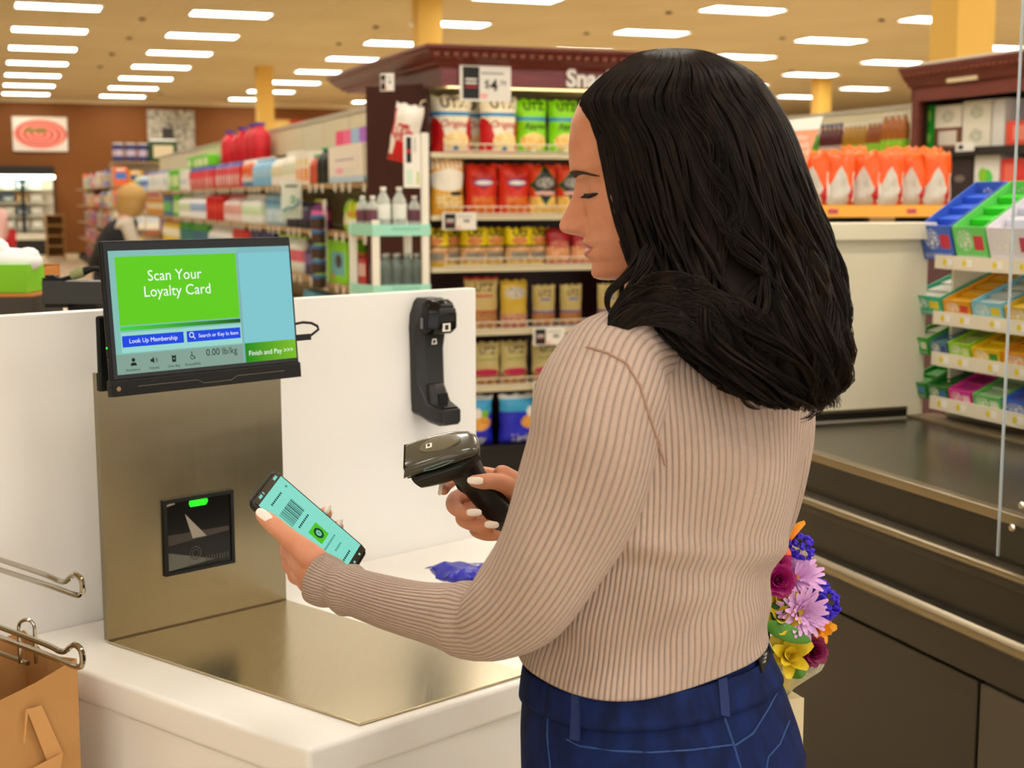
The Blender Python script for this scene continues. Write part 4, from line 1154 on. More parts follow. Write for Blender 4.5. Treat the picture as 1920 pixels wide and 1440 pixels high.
fill(332, 314, 3, z, pack_(.26, .14, '#5cc41e', ('#d9ecb0',)), 'bright green soft pack past the red pouches', 'soft pack', 'bright green packs')
fill(313, 277, 6, z, pack_(.27, .16, '#f2efe6', ('#e4ecf2', ('e', .3, .7, .2, .8, '#6fa8c8')), '#3f66c4'), 'white soft pack with blue top far down the aisle', 'soft pack', 'white blue topped packs')
fill(276, 262, 5, z, bot_(.27, '#b9d2e4', '#d23a7a', ('#6f86c8',)), 'pale blue bottle with pink cap far down the aisle', 'bottle', 'pale blue bottles')
fill(261, 250, 7, z, bot_(.28, '#dfe6cf', '#8fc43a', ('#8fc8a8',)), 'pale green bottle at the far end of the top shelf', 'bottle', 'pale green bottles')
JG = Facing(bot_(.36, '#d4182c', '#2336a8', ('#d9303c', ('r', .2, .5, .2, .8, '#efd9d4')), 'jug', JUG)(.21), '', 'jug', 'red jugs on the upper shelf')
for x, l in ((489, 'red jug with blue cap on the narrow upper shelf, nearest to the camera'), (478, 'red jug with blue cap on the upper shelf, second from the near end'), (457, 'red jug with blue cap on the upper shelf, third from the near end'), (433, 'red jug with blue cap on the upper shelf, farthest one')):
    JG.put(S(UF + .33, vpx(x, 300, UF + .33), uz + .001), FACE, l)
fill(404, 362, 4, uz, pack_(.15, .14, '#6fd01e', ('#e9f0c0',)), 'lime soft pack on the narrow upper shelf', 'soft pack', 'lime packs upper shelf', u=UF + .35)
z = GZ[1]
fill(690, 664, 2, z, box_(.22, .14, '#e3dcc4', [('r', .1, .9, .6, .75, '#9a9688'), ('r', 0, 1, .86, 1, '#48b878')]), 'cream carton with green top below the cream multipack', 'carton', 'cream green topped cartons')
fill(662, 643, 2, z, box_(.20, .12, '#c9d41e', [('r', .1, .9, .55, .7, '#e8442a'), ('r', .15, .85, .15, .45, '#8fb820')]), 'yellow green carton with red stripe on the middle shelf', 'carton', 'yellow green cartons')
fill(641, 626, 2, z, pouch_(.22, .08, '#8fd01a', [('e', .2, .8, .2, .6, '#efe6c8')]), 'lime pouch behind the clip strip', 'pouch', 'lime pouches')
fill(588, 570, 3, z, bot_(.22, '#7a2a7a', '#c8e04a', ('#e86aa8',)), 'plum bottle with lime cap on the middle shelf', 'bottle', 'plum bottles')
fill(568, 528, 5, z, bot_(.2, '#2c2a38', '#3a3a4a', ('#4a3a5c',)), 'dark bottle behind the swirl sign', 'bottle', 'dark bottles middle shelf')
fill(526, 484, 6, z, pouch_(.27, .09, '#8fc4e0', [('r', .1, .9, .1, .5, '#cfe4ee'), ('e', .2, .8, .6, .9, '#5a9ac8')]), 'sky blue pouch on the middle shelf', 'pouch', 'sky blue pouches')
fill(482, 448, 5, z, bot_(.26, '#e8ece4', '#f4f4ee', ('#cfe6c0', ('r', .2, .5, .5, .8, '#e05a7a'), ('r', .2, .5, .1, .4, '#5ab87a'))), 'white bottle with green label on the middle shelf', 'bottle', 'white green bottles')
fill(446, 418, 4, z, bot_(.26, '#e6cfc8', '#d84a4a', ('#e0a8a0', ('r', .2, .5, .2, .8, '#c83a3a'))), 'pale pink bottle with red cap on the middle shelf', 'bottle', 'pale pink bottles')
fill(416, 386, 5, z, bot_(.27, '#c8141e', '#c8141e', ('#d83a2a', ('e', .2, .5, .2, .8, '#3a1a4a')), 'bottle', TUBP), 'bright red tub on the middle shelf', 'tub', 'red tubs')
fill(384, 357, 5, z, bot_(.28, '#eeeef0', '#dfe6f2', ('#9fb8dc', ('r', .1, .5, .4, .6, '#e8eef6'))), 'white bottle with blue label on the middle shelf', 'bottle', 'white blue bottles')
fill(355, 334, 5, z, bot_(.28, '#f0efe8', '#5ab82a', ('#d6e6c0',)), 'white bottle with green cap on the middle shelf', 'bottle', 'white green capped bottles')
fill(332, 318, 4, z, pack_(.28, .12, '#58c01c', ('#c9e89a',)), 'green pack far down the middle shelf', 'soft pack', 'green packs middle shelf')
fill(317, 301, 5, z, pack_(.26, .12, '#2a62b8', ('#62c83a',)), 'blue and green pack far down the middle shelf', 'soft pack', 'blue green packs')
fill(300, 266, 12, z, pouch_(.27, .08, '#e8a01c', [('r', .1, .9, .3, .6, '#f0e4c4')]), 'golden pouch behind the crouching shopper', 'pouch', 'golden pouches')
z = GZ[2]
fill(672, 660, 2, z, box_(.2, .12, '#b8282a', [('r', .1, .9, .4, .8, '#e8d0c0')]), 'red carton on the lower shelf near the drinks rack', 'carton', 'red cartons lower shelf')
fill(658, 644, 2, z, bot_(.22, '#4a3a3a', '#d86a3a', ('#7a5a8a',)), 'dark bottle with orange cap on the lower shelf', 'bottle', 'dark orange capped bottles')
fill(642, 580, 2, z, pack_(.30, .14, '#8fdc14', ('#6fb8c0', ('e', .3, .8, .3, .9, '#4a3a34')), None, [('r', .1, .3, .1, .3, '#e87a3a')]), 'vivid lime display pack on the lower shelf', 'display pack', 'vivid lime packs')
fill(578, 556, 4, z, bot_(.26, '#4a3f60', '#2a2a30', ('#7a6a9a',)), 'purple grey bottle on the lower shelf', 'bottle', 'purple bottles')
fill(553, 505, 7, z, bot_(.29, '#e0e4da', '#a8d84a', ('#d86a7a', ('r', .1, .5, .5, .7, '#e8d84a'), ('r', .1, .5, .1, .4, '#5ab8a0'))), 'white bottle with lime cap above the touch screen', 'bottle', 'white lime capped bottles')
fill(503, 462, 7, z, box_(.29, .12, '#22286a', [('e', .2, .8, .3, .8, '#d85a3a'), ('r', .1, .9, .05, .2, '#b83a4a')]), 'navy carton with red ball print above the touch screen', 'carton', 'navy cartons')
fill(460, 428, 6, z, pack_(.29, .12, '#d8221e', ('#e8804a',)), 'red soft pack above the touch screen', 'soft pack', 'red packs lower shelf')
fill(426, 384, 9, z, bot_(.3, '#ecebe6', '#dcdcdc', ('#c8d4e4', ('r', .1, .5, .2, .8, '#f4f4f4'))), 'white bottle on the lower shelf above the touch screen', 'bottle', 'white bottles lower shelf')
fill(382, 330, 14, z, pack_(.3, .12, '#3aa82a', ('#1e5a9a',)), 'green pack on the far lower shelf', 'soft pack', 'green packs lower shelf')
fill(328, 300, 10, z, bot_(.3, '#e8c83a', '#d84a2a', ('#f0ecd8',)), 'yellow bottle on the far lower shelf', 'bottle', 'yellow bottles')
z = GZ[3]
fill(668, 620, 4, z, box_(.2, .12, '#24242c', [('r', .1, .9, .3, .5, '#b8583a')]), 'black carton on the shelf above the divider', 'carton', 'black cartons')
fill(618, 556, 7, z, pack_(.2, .12, '#3f9ac0', ('#a8dce4',), None), 'teal pack on the shelf just above the divider', 'soft pack', 'teal packs')
# swirl sign standing out from the shelf edge
p0, p1 = PU(566, 412, UF - .02), PU(528, 338, UF - .02)
vs_ = uvz(PU(547, 380, UF - .1))[1]
q0, q1 = PV(528, 410, vs_), PV(565, 338, vs_)
fs_ = thing('shelf_sign', 'white upright shelf sign with teal swirl sticking out into the aisle', 'sign', S(uvz(q0)[0], vs_, q0.z), TH)
w_, h_ = uvz(q1)[0] - uvz(q0)[0], q1.z - q0.z
MB().box(0, w_, 0, .006, 0, h_).build('panel', printed('sign_cream', '#e6ecdc', [('r', 0, 1, .0, .24, '#cfe0cc')]), fs_)
MB().tube([(w_ * x, -.003, h_ * y) for x, y in ((.08, .2), (.3, .3), (.55, .28), (.8, .38), (.88, .52))], .008, 6).build('teal_swirl', mat('teal_print', '#1f9aa0', .5), fs_)
MB().tube([(w_ * x, -.003, h_ * y) for x, y in ((.45, .45), (.6, .42), (.66, .52), (.55, .6), (.45, .52))], .007, 6).build('green_swirl', mat('green_print', '#5cb88a', .5), fs_)
MB().box(w_ * .2, w_ * .8, -.002, 0, h_ * .82, h_ * .88).build('print_line', mat('sign_grey', '#5f6f6a', .5), fs_)
MB().box(w_ * .9, w_ * 1.06, .001, .005, h_ * .45, h_ * .5).build('bracket', mat('rail_grey', '#b9b29a', .4), fs_)
# clip strip with dark tins
cz = PU(606, 372, UF - .03); cu, cv, _ = uvz(cz)
cs = thing('clip_strip', 'hanging clip strip of dark brown tins with blue lids on the shelf edge', 'clip strip', S(UF - .055, cv, gz2 - .42), FACE)
MB().box(-.03, .03, .035, .04, 0, .58).build('strip', TAGM, cs)
MB().box(-.05, .05, .03, .036, .50, .64).build('header_card', printed('strip_head', '#e8dfd4', [('e', .2, .8, .1, .6, '#e86aa8')]), cs)
for k in range(5):
    MB().lathe([(0, 0), (.05, 0), (.05, .07), (0, .07)], 14, c=(0, -.016, .02 + .105 * k)).build('tin', mat('tin_brown', '#4a3428', .4), cs, smooth=True)
    MB().lathe([(0, .07), (.052, .07), (.052, .092), (0, .092)], 14, c=(0, -.016, .02 + .105 * k)).build('tin_lid', mat('tin_blue', '#3f78b4', .4), cs, smooth=True)

# ------------------------------------------------------------------ second gondola run farther away
UF2, VN2, VE2 = 2.15, 27.2, 38.5
g2 = thing('gondola_shelving', 'far gondola run crowded with bright packages past the cross aisle', 'shelving', (0, 0, 0))
ebox('base', UF2, 3.3, VN2, VE2, 0, .15, GDARK, g2)
ebox('back_panel', 2.7, 2.74, VN2 + .45, VE2, .15, 2.15, GCREAM, g2)
ebox('end_back_panel', UF2 + .02, 3.3, VN2 + .42, VN2 + .449, .15, 2.2, GCREAM, g2)
LV = [.15, .56, .96, 1.36, 1.76]
for z in LV:
    ebox('shelf', UF2, 2.699, VN2 + .45, VE2, z - .025, z, GWOOD, g2)
    ebox('end_shelf', UF2 + .02, 3.3, VN2, VN2 + .42, z - .025, z, GWOOD, g2)
PAL = ['#d8442a', '#e8a01c', '#3a78c8', '#e9e4d4', '#5cb83a', '#7a3a9a', '#c8d4dc', '#e86a2a', '#2a4a8a', '#d8c84a', '#b82a5a', '#8a5a3a']
far = []
for i, c in enumerate(PAL):
    h = .22 + .03 * (i % 4)
    o = MB().box(-.12, .12, -.09, .09, 0, h).build('package', printed('far_' + c[1:], c, [('r', .1, .9, .35, .7, PAL[(i * 5 + 3) % 12]), ('r', .2, .8, .8, .92, '#efe9da')]))
    far.append(Facing(o, '', 'package', 'packages on the far gondola'))
CN = ['vermilion', 'amber', 'mid blue', 'cream', 'leaf green', 'purple', 'pale grey', 'orange', 'dark blue', 'straw yellow', 'crimson', 'brown']
def farput(i, loc_, rz, lev, nn):
    f = far[i]; lab = '%s package on the far gondola %s, %s level, %s from its near corner' % (CN[i], 'end' if rz == TH else 'aisle side', ('bottom', 'second', 'middle', 'fourth', 'top')[lev], ORD[nn])
    f.p['group'] = CN[i] + ' packages on the far gondola'
    q_ = f.put(loc_, rz, lab, (1.06, 1, 1.12)); q_['group'] = CN[i] + ' packages on the far gondola'
for lev, z in enumerate(LV):
    run = R.randrange(12)
    for k in range(30):
        if R.random() < .45: run = R.randrange(12)
        v = VN2 + .62 + k * .27 * (1 if z > 0 else 1)
        farput(run, S(UF2 + .12, v, z + .001), FACE, lev, k)
    for k in range(4):
        if R.random() < .6: run = R.randrange(12)
        farput(run, S(UF2 + .17 + k * .27, VN2 + .12, z + .001), TH, lev, k)
top = PV(226, 318, VN2 + .2).z
ebox('end_top_shelf', UF2 + .02, 3.3, VN2, VN2 + .42, 2.175, 2.2, GWOOD, g2)
wr_ = Facing(proto_bottle('jar', .1, .34, mat('jar_navy', '#3a3f78', .4), mat('white_cap', '#f0efe8', .4), printed('jar_label', '#c8b8c8'), TUBP, .9), 'navy jar with white lid on top of the far gondola', 'jar', 'jars topping the far gondola')
for k in range(3): wr_.put(S(UF2 + .15 + .22 * k, VN2 + .15, 2.201), TH, '%s navy jar with white lid on top of the far gondola' % ('left', 'middle', 'right')[k])
gp = proto_pack('display_pack', .5, .25, .42, mat('forest_green', '#1e4a2a', .6), mat('pack_cream', '#d9cba8', .6), mat('white_cap', '#f0efe8', .4))
move(gp, S(UF2 + .95, VN2 + .15, 2.201), TH); tag(gp, 'forest green display pack with cream panel topping the far gondola', 'display pack')
# items in the refrigerated case
fc = []
for i, (c, nm) in enumerate((('#e9e6da', 'white'), ('#8fc43a', 'green'), ('#d8a03a', 'amber'), ('#e4d0cc', 'pale pink'), ('#3a6a8a', 'slate blue'))):
    o = MB().box(-.14, .14, -.08, .08, 0, .22).build('dairy_carton', printed('dairy_' + c[1:], c, [('r', .1, .9, .3, .6, '#f4f2ea'), ('r', .1, .9, .05, .2, '#6a8a6a')]))
    fc.append(Facing(o, '%s carton inside the far refrigerated case' % nm, 'carton', '%s cartons in the refrigerated case' % nm))
for k in range(4):
    n = int(FW / .36)
    for i in range(n):
        f_ = fc[R.choice((0, 0, 1, 2, 3, 0, 4))]; f_.put(S(FU0 + .2 + i * .36, VB - 1.1 + .4, .711 + .36 * k), TH, f_.p['label'].split(' inside')[0] + ' inside the far refrigerated case, %s shelf, %s from its left' % (ORD[k], ORD[min(i, 19)]))
# slatted wooden crate stand
cp0 = PZ(104, 486, 0.0)
ws = thing('crate_stand', 'narrow wooden crate stand of open compartments by the refrigerated case', 'stand', S(uvz(cp0)[0] - .2, 37.6, 0), TH)
WL = mat('pale_wood', '#b98a4e', .6)
for x in (-.02, .40): MB().box(x, x + .03, 0, .4, 0, 1.15).build('side_board', WL, ws)
for k in range(5): MB().box(.011, .399, 0, .4, .06 + .26 * k, .09 + .26 * k).build('shelf_board', WL, ws)
MB().box(.011, .399, .38, .4, .091, 1.1).build('back_board', mat('wood_shadow', '#8a6434', .7), ws)  # back board in a darkened wood colour, painting in the shade
# ================================================================== right side: checkout lane, candy rack, juice aisle
BT = .90
uN = uvz(PZ(1700, 907, BT))[0]
uFar = uvz(PZ(1800, 803, BT))[0]
vE = uvz(PZ(1640, 792, BT))[1]
vS = .9                              # the lane runs on past the right edge of the picture
LB = mat('lane_black', '#1d1a15', .28); LB2 = mat('lane_panel', '#2c261c', .35); RAILM = mat('bumper_steel', '#948a74', .28, .95); RUB = noisy('belt_rubber', '#2a2720', '#343026', 30, .22, bump=.04)
lane = thing('checkout_lane', 'long black checkout lane with conveyor belt and steel bumper rails', 'checkout counter', (0, 0, 0))
zl = lambda y, x=1700: PU(x, y, uN).z
z_r2a, z_r2b = zl(990), zl(1013)
z_r3a, z_r3b = zl(1108), zl(1140)
z_g = zl(1211)
ebox('upper_body', uN + .01, uFar + .0, vS, vE + .06, z_r3b + .0, BT - .006, LB, lane)
ebox('conveyor_belt', uN + .03, uFar - .015, vS, vE, BT - .005, BT, RUB, lane)
ebox('edge_rail', uN - .004, uN + .028, vS, vE + .06, BT - .016, BT + .006, RAILM, lane, .003)
ebox('far_edge_rail', uFar - .012, uFar + .085, vS, vE + .06, BT - .004, BT + .006, mat('rail_tan', '#8d8066', .35, .6), lane, .002)
def bumper(name, z1, z0):
    b = MB(); n = 7; prof = [(uN + .012, z0), (uN - .012, z0), (uN - .026, z0 + (z1 - z0) * .3), (uN - .026, z0 + (z1 - z0) * .7), (uN - .014, z1), (uN + .012, z1)]
    b.loft([[S(u, v, z) for u, z in prof] for v in (vS, vE + .06)])
    return b.build(name, RAILM, lane, bevel=.003)
bumper('bumper_rail', z_r2a, z_r2b); bumper('bumper_rail', z_r3a, z_r3b)
ebox('ledge', uN - .004, uN + .009, vS, vE + .06, z_r2b - .02, z_r2b - .001, LB2, lane, .002)
ebox('lower_body', uN + .025, uFar + .0, vS, vE + .04, 0, z_r3b - .001, LB, lane)
vs1 = uvz(PU(1829, 1350, uN))[1]
ebox('kick_panel', uN + .006, uN + .024, vs1 + .006, vE + .03, .08, z_g - .006, LB2, lane, .002)
ebox('kick_panel', uN + .006, uN + .024, vS, vs1 - .004, .08, z_g - .006, mat('lane_panel_grey', '#4a4338', .4), lane, .002)
ebox('valance_panel', uN + .008, uN + .0245, vS, vE + .03, z_g + .002, z_r3b - .004, LB2, lane)
MB().lathe([(0, 0), (.007, 0), (.006, .003), (0, .003)], 10, mx=frame(PU(1697, 1046, uN + .012), V2, UP, )).build('screw', CHROME, lane)
# white end panel behind the belt
zp = PV(1640, 417, vE + .08).z
ep = thing('end_panel', 'cream white panel closing the far end of the conveyor belt', 'panel', (0, 0, 0))
EPM = mat('panel_cream', '#e6dfc6', .4)
ebox('panel', uN - .05, uFar + .05, vE + .07, vE + .10, 0, zp - .05, EPM, ep)
ebox('top_ledge', uN - .05, uFar + .05, vE + .03, vE + .12, zp - .049, zp, EPM, ep, .004)
ebox('black_strip', uN, uFar - .01, vE + .061, vE + .069, BT + .002, BT + .022, LB, ep)
ebox('steel_strip', uN, uFar - .01, vE + .060, vE + .0695, BT + .0225, BT + .03, RAILM, ep)
# ------------------------------------------------------------------ candy rack
uR = uFar + .03
vr1 = vE + .0; vr0 = vr1 - 1.75
cr2 = thing('candy_rack', 'cream tiered candy rack with price strips above the conveyor belt', 'display rack', (0, 0, 0))
CRM = mat('rack_cream', '#e9e1cc', .4); TAGY = mat('tag_yellow', '#e8cf14', .5); TAGW = mat('tag_white', '#f3f1ea', .5)
RZ = [PU(1800, y, uR).z for y in (491, 598, 677, 762)]
RDP = .26
ebox('back_panel', uR + RDP + .02, uR + RDP + .04, vr0, vr1, 0, RZ[0] + .02, CRM, cr2)
ebox('side_panel', uR + .05, uR + RDP + .019, vr1 - .012, vr1 - .001, 0, RZ[0], CRM, cr2)
ebox('base', uR + .09, uR + RDP + .019, vr0, vr1 - .013, 0, RZ[3] - .09, mat('rack_base', '#b9ad92', .5), cr2)
def slant(name, u0, z0, u1, z1, v0, v1, t, m, parent):
    o = MB().loft([[S(u0, v, z0 - t), S(u1, v, z1 - t), S(u1, v, z1), S(u0, v, z0)] for v in (v0, v1)]).build(name, m, parent)
    return o
RISE = .07
for k, z in enumerate(RZ):
    slant('shelf', uR, z, uR + RDP, z + RISE, vr0, vr1 - .013, .008, CRM, cr2)
    lip = ebox('price_strip', uR - .008, uR - .001, vr0, vr1, z - .022, z + .016, CRM, cr2)
    v = vr1 - .045
    i = 0
    while v > vr1 - 1.35:
        mx = frame(S(uR - .0085, v, z - .003), V2, UP)
        MB().lathe([(0, -.001), (.009, -.001), (.009, 0), (0, 0)], 10, mx=frame(S(uR - .0085, v, z - .003), -V2, UP)).build('yellow_tag', TAGY, lip)
        ebox('white_tag', uR - .0095, uR - .0081, v - .034, v - .012, z - .012, z + .008, TAGW, lip)
        v -= .085 + .03 * (i % 2) + .012 * (i % 3); i += 1
RS_ = math.atan2(RISE, RDP)
def candy(k, v_hi, wd, cols, label, hf=.055, hb=.09, dp=.22, kind='tray', lettering=None):
    """display carton on the slanted shelf k, packs inside; v_hi is its far end"""
    front, top, pk = cols
    t = thing('candy_carton', label, 'candy box', S(uR + .004, v_hi - wd / 2, RZ[k] + .0015), FACE, 'candy cartons on the rack')
    mx = Matrix.Rotation(RS_, 4, 'X')
    mf = printed('cf_%s_%s' % (front[1:], top[1:]), front, [('e', .1, .6, .3, .9, '#f4f2ec', front, 7), ('r', .62, .92, .35, .75, top), ('r', .05, .9, .05, .2, '#d8d4e4', front, 12)])
    b = MB()
    b.box(-wd / 2 + .002, wd / 2 - .002, 0, .004, .0, hf, mx)
    b.box(-wd / 2 + .002, wd / 2 - .002, dp - .004, dp, .0, hb, mx)
    for s in (-1, 1):
        x = s * (wd / 2 - .004)
        b.add([mx @ Vector(p) for p in ((x - .002, .004, 0), (x + .002, .004, 0), (x + .002, dp - .004, 0), (x - .002, dp - .004, 0), (x - .002, .004, hf), (x + .002, .004, hf), (x + .002, dp - .004, hb), (x - .002, dp - .004, hb))], [(3, 2, 1, 0), (4, 5, 6, 7), (0, 1, 5, 4), (1, 2, 6, 5), (2, 3, 7, 6), (3, 0, 4, 7)])
    b.build('tray', mf, t)
    mp = printed('cp_' + pk[1:], pk, [('r', .15, .85, .3, .7, '#f0efe6')])
    n = 4
    for i in range(n):
        y0 = .008 + (dp - .016) * i / n; y1 = .008 + (dp - .016) * (i + 1) / n - .003
        h0 = hf * .86 + (hb - hf) * i / n
        MB().box(-wd / 2 + .009, wd / 2 - .009, y0, y1, .004, h0, mx).build('candy_pack', mp, t)
    return t
def vr(x, y): return uvz(PU(x, y, uR))[1]
CA = [
 (0, 1732, 1792, ('#3f6ad0', '#d8304a', '#2f62e0'), 'big blue candy carton at the far end of the top rack tier', .10, .17),
 (0, 1794, 1856, ('#6fd86a', '#d8304a', '#35d02a'), 'big bright green candy carton on the top rack tier', .10, .17),
 (0, 1858, 1960, ('#e8e4ee', '#c83a5a', '#dfe0ee'), 'big white and violet candy carton behind the clear shield', .10, .17),
 (1, 1708, 1768, ('#2fb890', '#e8d02a', '#d9ded4'), 'teal gum carton at the far end of the second tier', .055, .08),
 (1, 1770, 1822, ('#e8a41a', '#d8442a', '#f0b81c'), 'golden yellow gum carton on the second tier', .05, .08),
 (1, 1824, 1884, ('#7fc8e0', '#e8d02a', '#c8d6d4'), 'sky blue gum carton on the second tier', .055, .08),
 (1, 1886, 1960, ('#d8b02a', '#3a78c8', '#e8c83a'), 'mustard gum carton right of the sky blue one', .05, .08),
 (2, 1706, 1742, ('#3fae2a', '#e4ecd8', '#b9c4ac'), 'green rimmed gum carton at the far end of the third tier', .05, .08),
 (2, 1744, 1778, ('#4a7a8a', '#2a3a9a', '#5f8fa0'), 'slate blue gum carton on the third tier', .045, .075),
 (2, 1780, 1822, ('#9ad02a', '#d8e4a0', '#b8cc7a'), 'lime gum carton on the third tier', .05, .075),
 (2, 1824, 1878, ('#e8c01a', '#3a9a2a', '#f0cc1c'), 'yellow candy carton on the third tier', .045, .08),
 (2, 1880, 1960, ('#e89a1a', '#d8302a', '#e8b02a'), 'amber candy carton behind the shield on the third tier', .045, .08),
 (3, 1700, 1738, ('#2f8f3a', '#4a8ac8', '#2fa02a'), 'deep green candy carton at the far end of the lowest tier', .045, .08),
 (3, 1740, 1778, ('#1f7a2a', '#3a6ab8', '#1f6a24'), 'dark green candy carton on the lowest tier', .045, .08),
 (3, 1780, 1824, ('#e03a9a', '#f0c8e0', '#b83a8a'), 'magenta candy carton on the lowest tier', .045, .08),
 (3, 1826, 1880, ('#6fc86a', '#d8e8d0', '#a8c8a0'), 'pale green candy carton on the lowest tier', .045, .08),
 (3, 1882, 1960, ('#2f6ad8', '#9a6ac8', '#4a5ab8'), 'royal blue candy carton on the lowest tier', .045, .08)]
for k, x0, x1, cols, label, hf, hb in CA:
    y = (470, 585, 662, 745)[k]
    v0, v1 = vr(x0, y), vr(x1, y)
    candy(k, v0, (v0 - v1) * .985, cols, label, hf, hb)['group'] = 'candy cartons on tier %d' % (k + 1)
# ------------------------------------------------------------------ clear shield
PLEX = mat('clear_acrylic', '#f4f8f8', .02, trans=1.0, ior=1.12)
sh_ = thing('clear_shield', 'tall clear acrylic shield screwed to the front of the checkout lane', 'shield', (0, 0, 0))
vh = uvz(PU(1884, 800, uN - .03))[1]
zb_, _ = PU(1872, 1042, uN - .03).z, 0
ebox('pane', uN - .034, uN - .028, vh - .55, vh, zb_, 2.05, PLEX, sh_)
ebox('polished_edge', uN - .0345, uN - .0275, vh + .0002, vh + .0025, zb_, 2.05, mat('acrylic_edge', '#dfe8ee', .2, trans=.3), sh_)
for x, y in ((1898, 990), (1916, 948)):
    MB().lathe([(0, 0), (.008, 0), (.006, .004), (0, .004)], 12, mx=frame(PU(x, y, uN - .0342), -V2, UP)).build('screw', CHROME, sh_)
MB().cyl(PU(1898, 990, uN - .028), PU(1898, 990, uN - .0), .004).build('standoff', CHROME, sh_)
# ------------------------------------------------------------------ orange snack table
vO = 5.0
oz = PV(1650, 384, vO).z
ot = thing('snack_table', 'yellow fronted display shelf holding orange chip bags behind the lane', 'display shelf', (0, 0, 0))
uo0, uo1 = uvz(PV(1500, 390, vO))[0], uvz(PV(1800, 390, vO))[0]
ebox('shelf', uo0, uo1, vO, vO + .45, oz - .03, oz, mat('ochre_board', '#c8902a', .5), ot)
yl = ebox('price_strip', uo0, uo1, vO - .008, vO - .001, oz - .05, oz - .002, printed('ochre_strip', '#e8a83a', [('r', .05, .5, .2, .8, '#e8c05a'), ('r', .55, .95, .25, .8, '#e8b44a')]), ot)
for x in (1560, 1707):
    u = uvz(PV(x, 395, vO))[0]
    ebox('red_patch', u - .022, u + .022, vO - .0105, vO - .0085, oz - .035, oz - .017, mat('patch_mauve', '#b8405a', .5), yl)
ebox('cabinet', uo0 + .02, uo1 - .02, vO + .02, vO + .43, 0, oz - .16, mat('maroon_base', '#4a2420', .5), ot)
for u in (uo0 + .03, (uo0 + uo1) / 2, uo1 - .03): ebox('riser', u - .01, u + .01, vO + .1, vO + .4, oz - .16, oz - .03, GDARK, ot)
F_ORA = printed('bag_orange', '#ee5a14', [('d', -.1, .75, -.35, .72, '#c8c6bc'), ('d', .55, 1.3, -.2, .55, '#b81c20'), ('r', .78, .88, .05, .6, '#e8e2d6'), ('r', 0, 1, .93, 1, '#f07a3a')], .3, wr=.35)
fo = Facing(proto_bag('chip_bag', .15, .22, .075, F_ORA, (), 21), '', 'snack bag', 'orange bags on the yellow table')
for i, (x, dv, rz, l) in enumerate(((1528, .1, -14, 'orange chip bag nearest to her hair'), (1575, .08, 8, 'orange chip bag second from her hair'), (1625, .10, -18, 'orange chip bag third from her hair, turned left'), (1668, .08, 10, 'orange chip bag in the middle of the yellow shelf'), (1712, .12, -12, 'orange chip bag with its seal bent, right of the middle'), (1756, .09, 6, 'rightmost orange chip bag in front of the dark box'), (1600, .27, 12, 'orange chip bag at the back left of the yellow shelf'), (1690, .27, -6, 'orange chip bag at the back middle of the yellow shelf'), (1740, .28, 5, 'orange chip bag at the back right of the yellow shelf'))):
    v = vO + dv
    fo.put(S(uvz(PV(x, 350, v))[0], v, oz + .001), TH + rad(rz), l, (1, 1, 1 if dv < .2 else 1.12))
# ------------------------------------------------------------------ juice gondola
uJ, uJB = 5.42, 5.85
vJ0, vJ1 = 7.70, 20
jg = thing('gondola_shelving', 'cream gondola with fruit juice bottles right of her head', 'shelving', (0, 0, 0))
jtop = PU(1600, 214, uJB).z
ebox('base', uJ, 6.3, vJ0, vJ1, 0, .13, GDARK, jg)
for k in range(6):
    v0, v1 = vJ0 + (vJ1 - vJ0) * k / 6, vJ0 + (vJ1 - vJ0) * (k + 1) / 6
    ebox('back_panel', uJB, uJB + .02, v0 + .015, v1 - .015, .13, jtop, GCREAM, jg)
    ebox('upright', uJB - .002, uJB + .025, v0 - .014 if k else v0, v0 + .0145, .13, jtop, mat('upright_olive', '#a59a72', .5), jg)
ebox('top_rail', uJB - .01, uJB + .03, vJ0, vJ1, jtop, jtop + .03, mat('rail_grey', '#b9b29a', .4), jg)
jz = PU(1640, 297, uJ + .02).z
for z in (jz, jz - .38, jz - .76, jz - 1.14): ebox('shelf', uJ, uJB - .001, vJ0, vJ1, z - .03, z, GWOOD, jg)
def vj(x): return uvz(PU(x, 280, uJ + .08))[1]
def jfill(x0, x1, n, h, body, cap, lab, label, group):
    v0, v1 = vj(x0), vj(x1); wd = (v1 - v0) / n
    f = Facing(proto_bottle('juice_bottle', abs(wd) * .47, h, mat('j_' + body[1:], body, .2), mat('gc_' + cap[1:], cap, .4), printed('jl_' + str(len(MC)), lab[0], lab[1:]), None, .5, lab=(.06, .40)), label, 'juice bottle', group)
    for i in range(n): f.put(S(uJ + .09, v0 + wd * (i + .5), jz + .001), FACE, label + ', %s from the near end' % ORD[i])
GL = ('#8fc81e', ('e', .05, .35, .3, 1, '#e4e8cc'), ('e', .5, .85, .2, .9, '#dfe6c0'))
jfill(1699, 1652, 4, .29, '#a8601a', '#e9e2d0', GL, 'tall amber juice bottle with green label', 'tall amber juice bottles')
jfill(1650, 1624, 3, .25, '#8f4a14', '#e9e2d0', GL, 'brown amber juice bottle in the middle of the juice shelf', 'brown amber juice bottles')
jfill(1622, 1580, 5, .24, '#a87a14', '#e9e2d0', GL, 'olive yellow juice bottle on the juice shelf', 'olive juice bottles')
jfill(1578, 1536, 5, .25, '#5a1a20', '#3a4a8a', ('#b8a89a', ('r', .1, .6, .1, .5, '#8a2a34')), 'dark red juice bottle with blue cap on the juice shelf', 'dark red juice bottles')
jfill(1534, 1500, 4, .2, '#5a9a24', '#e9e2d0', GL, 'green juice bottle beside the peach sign', 'green juice bottles')
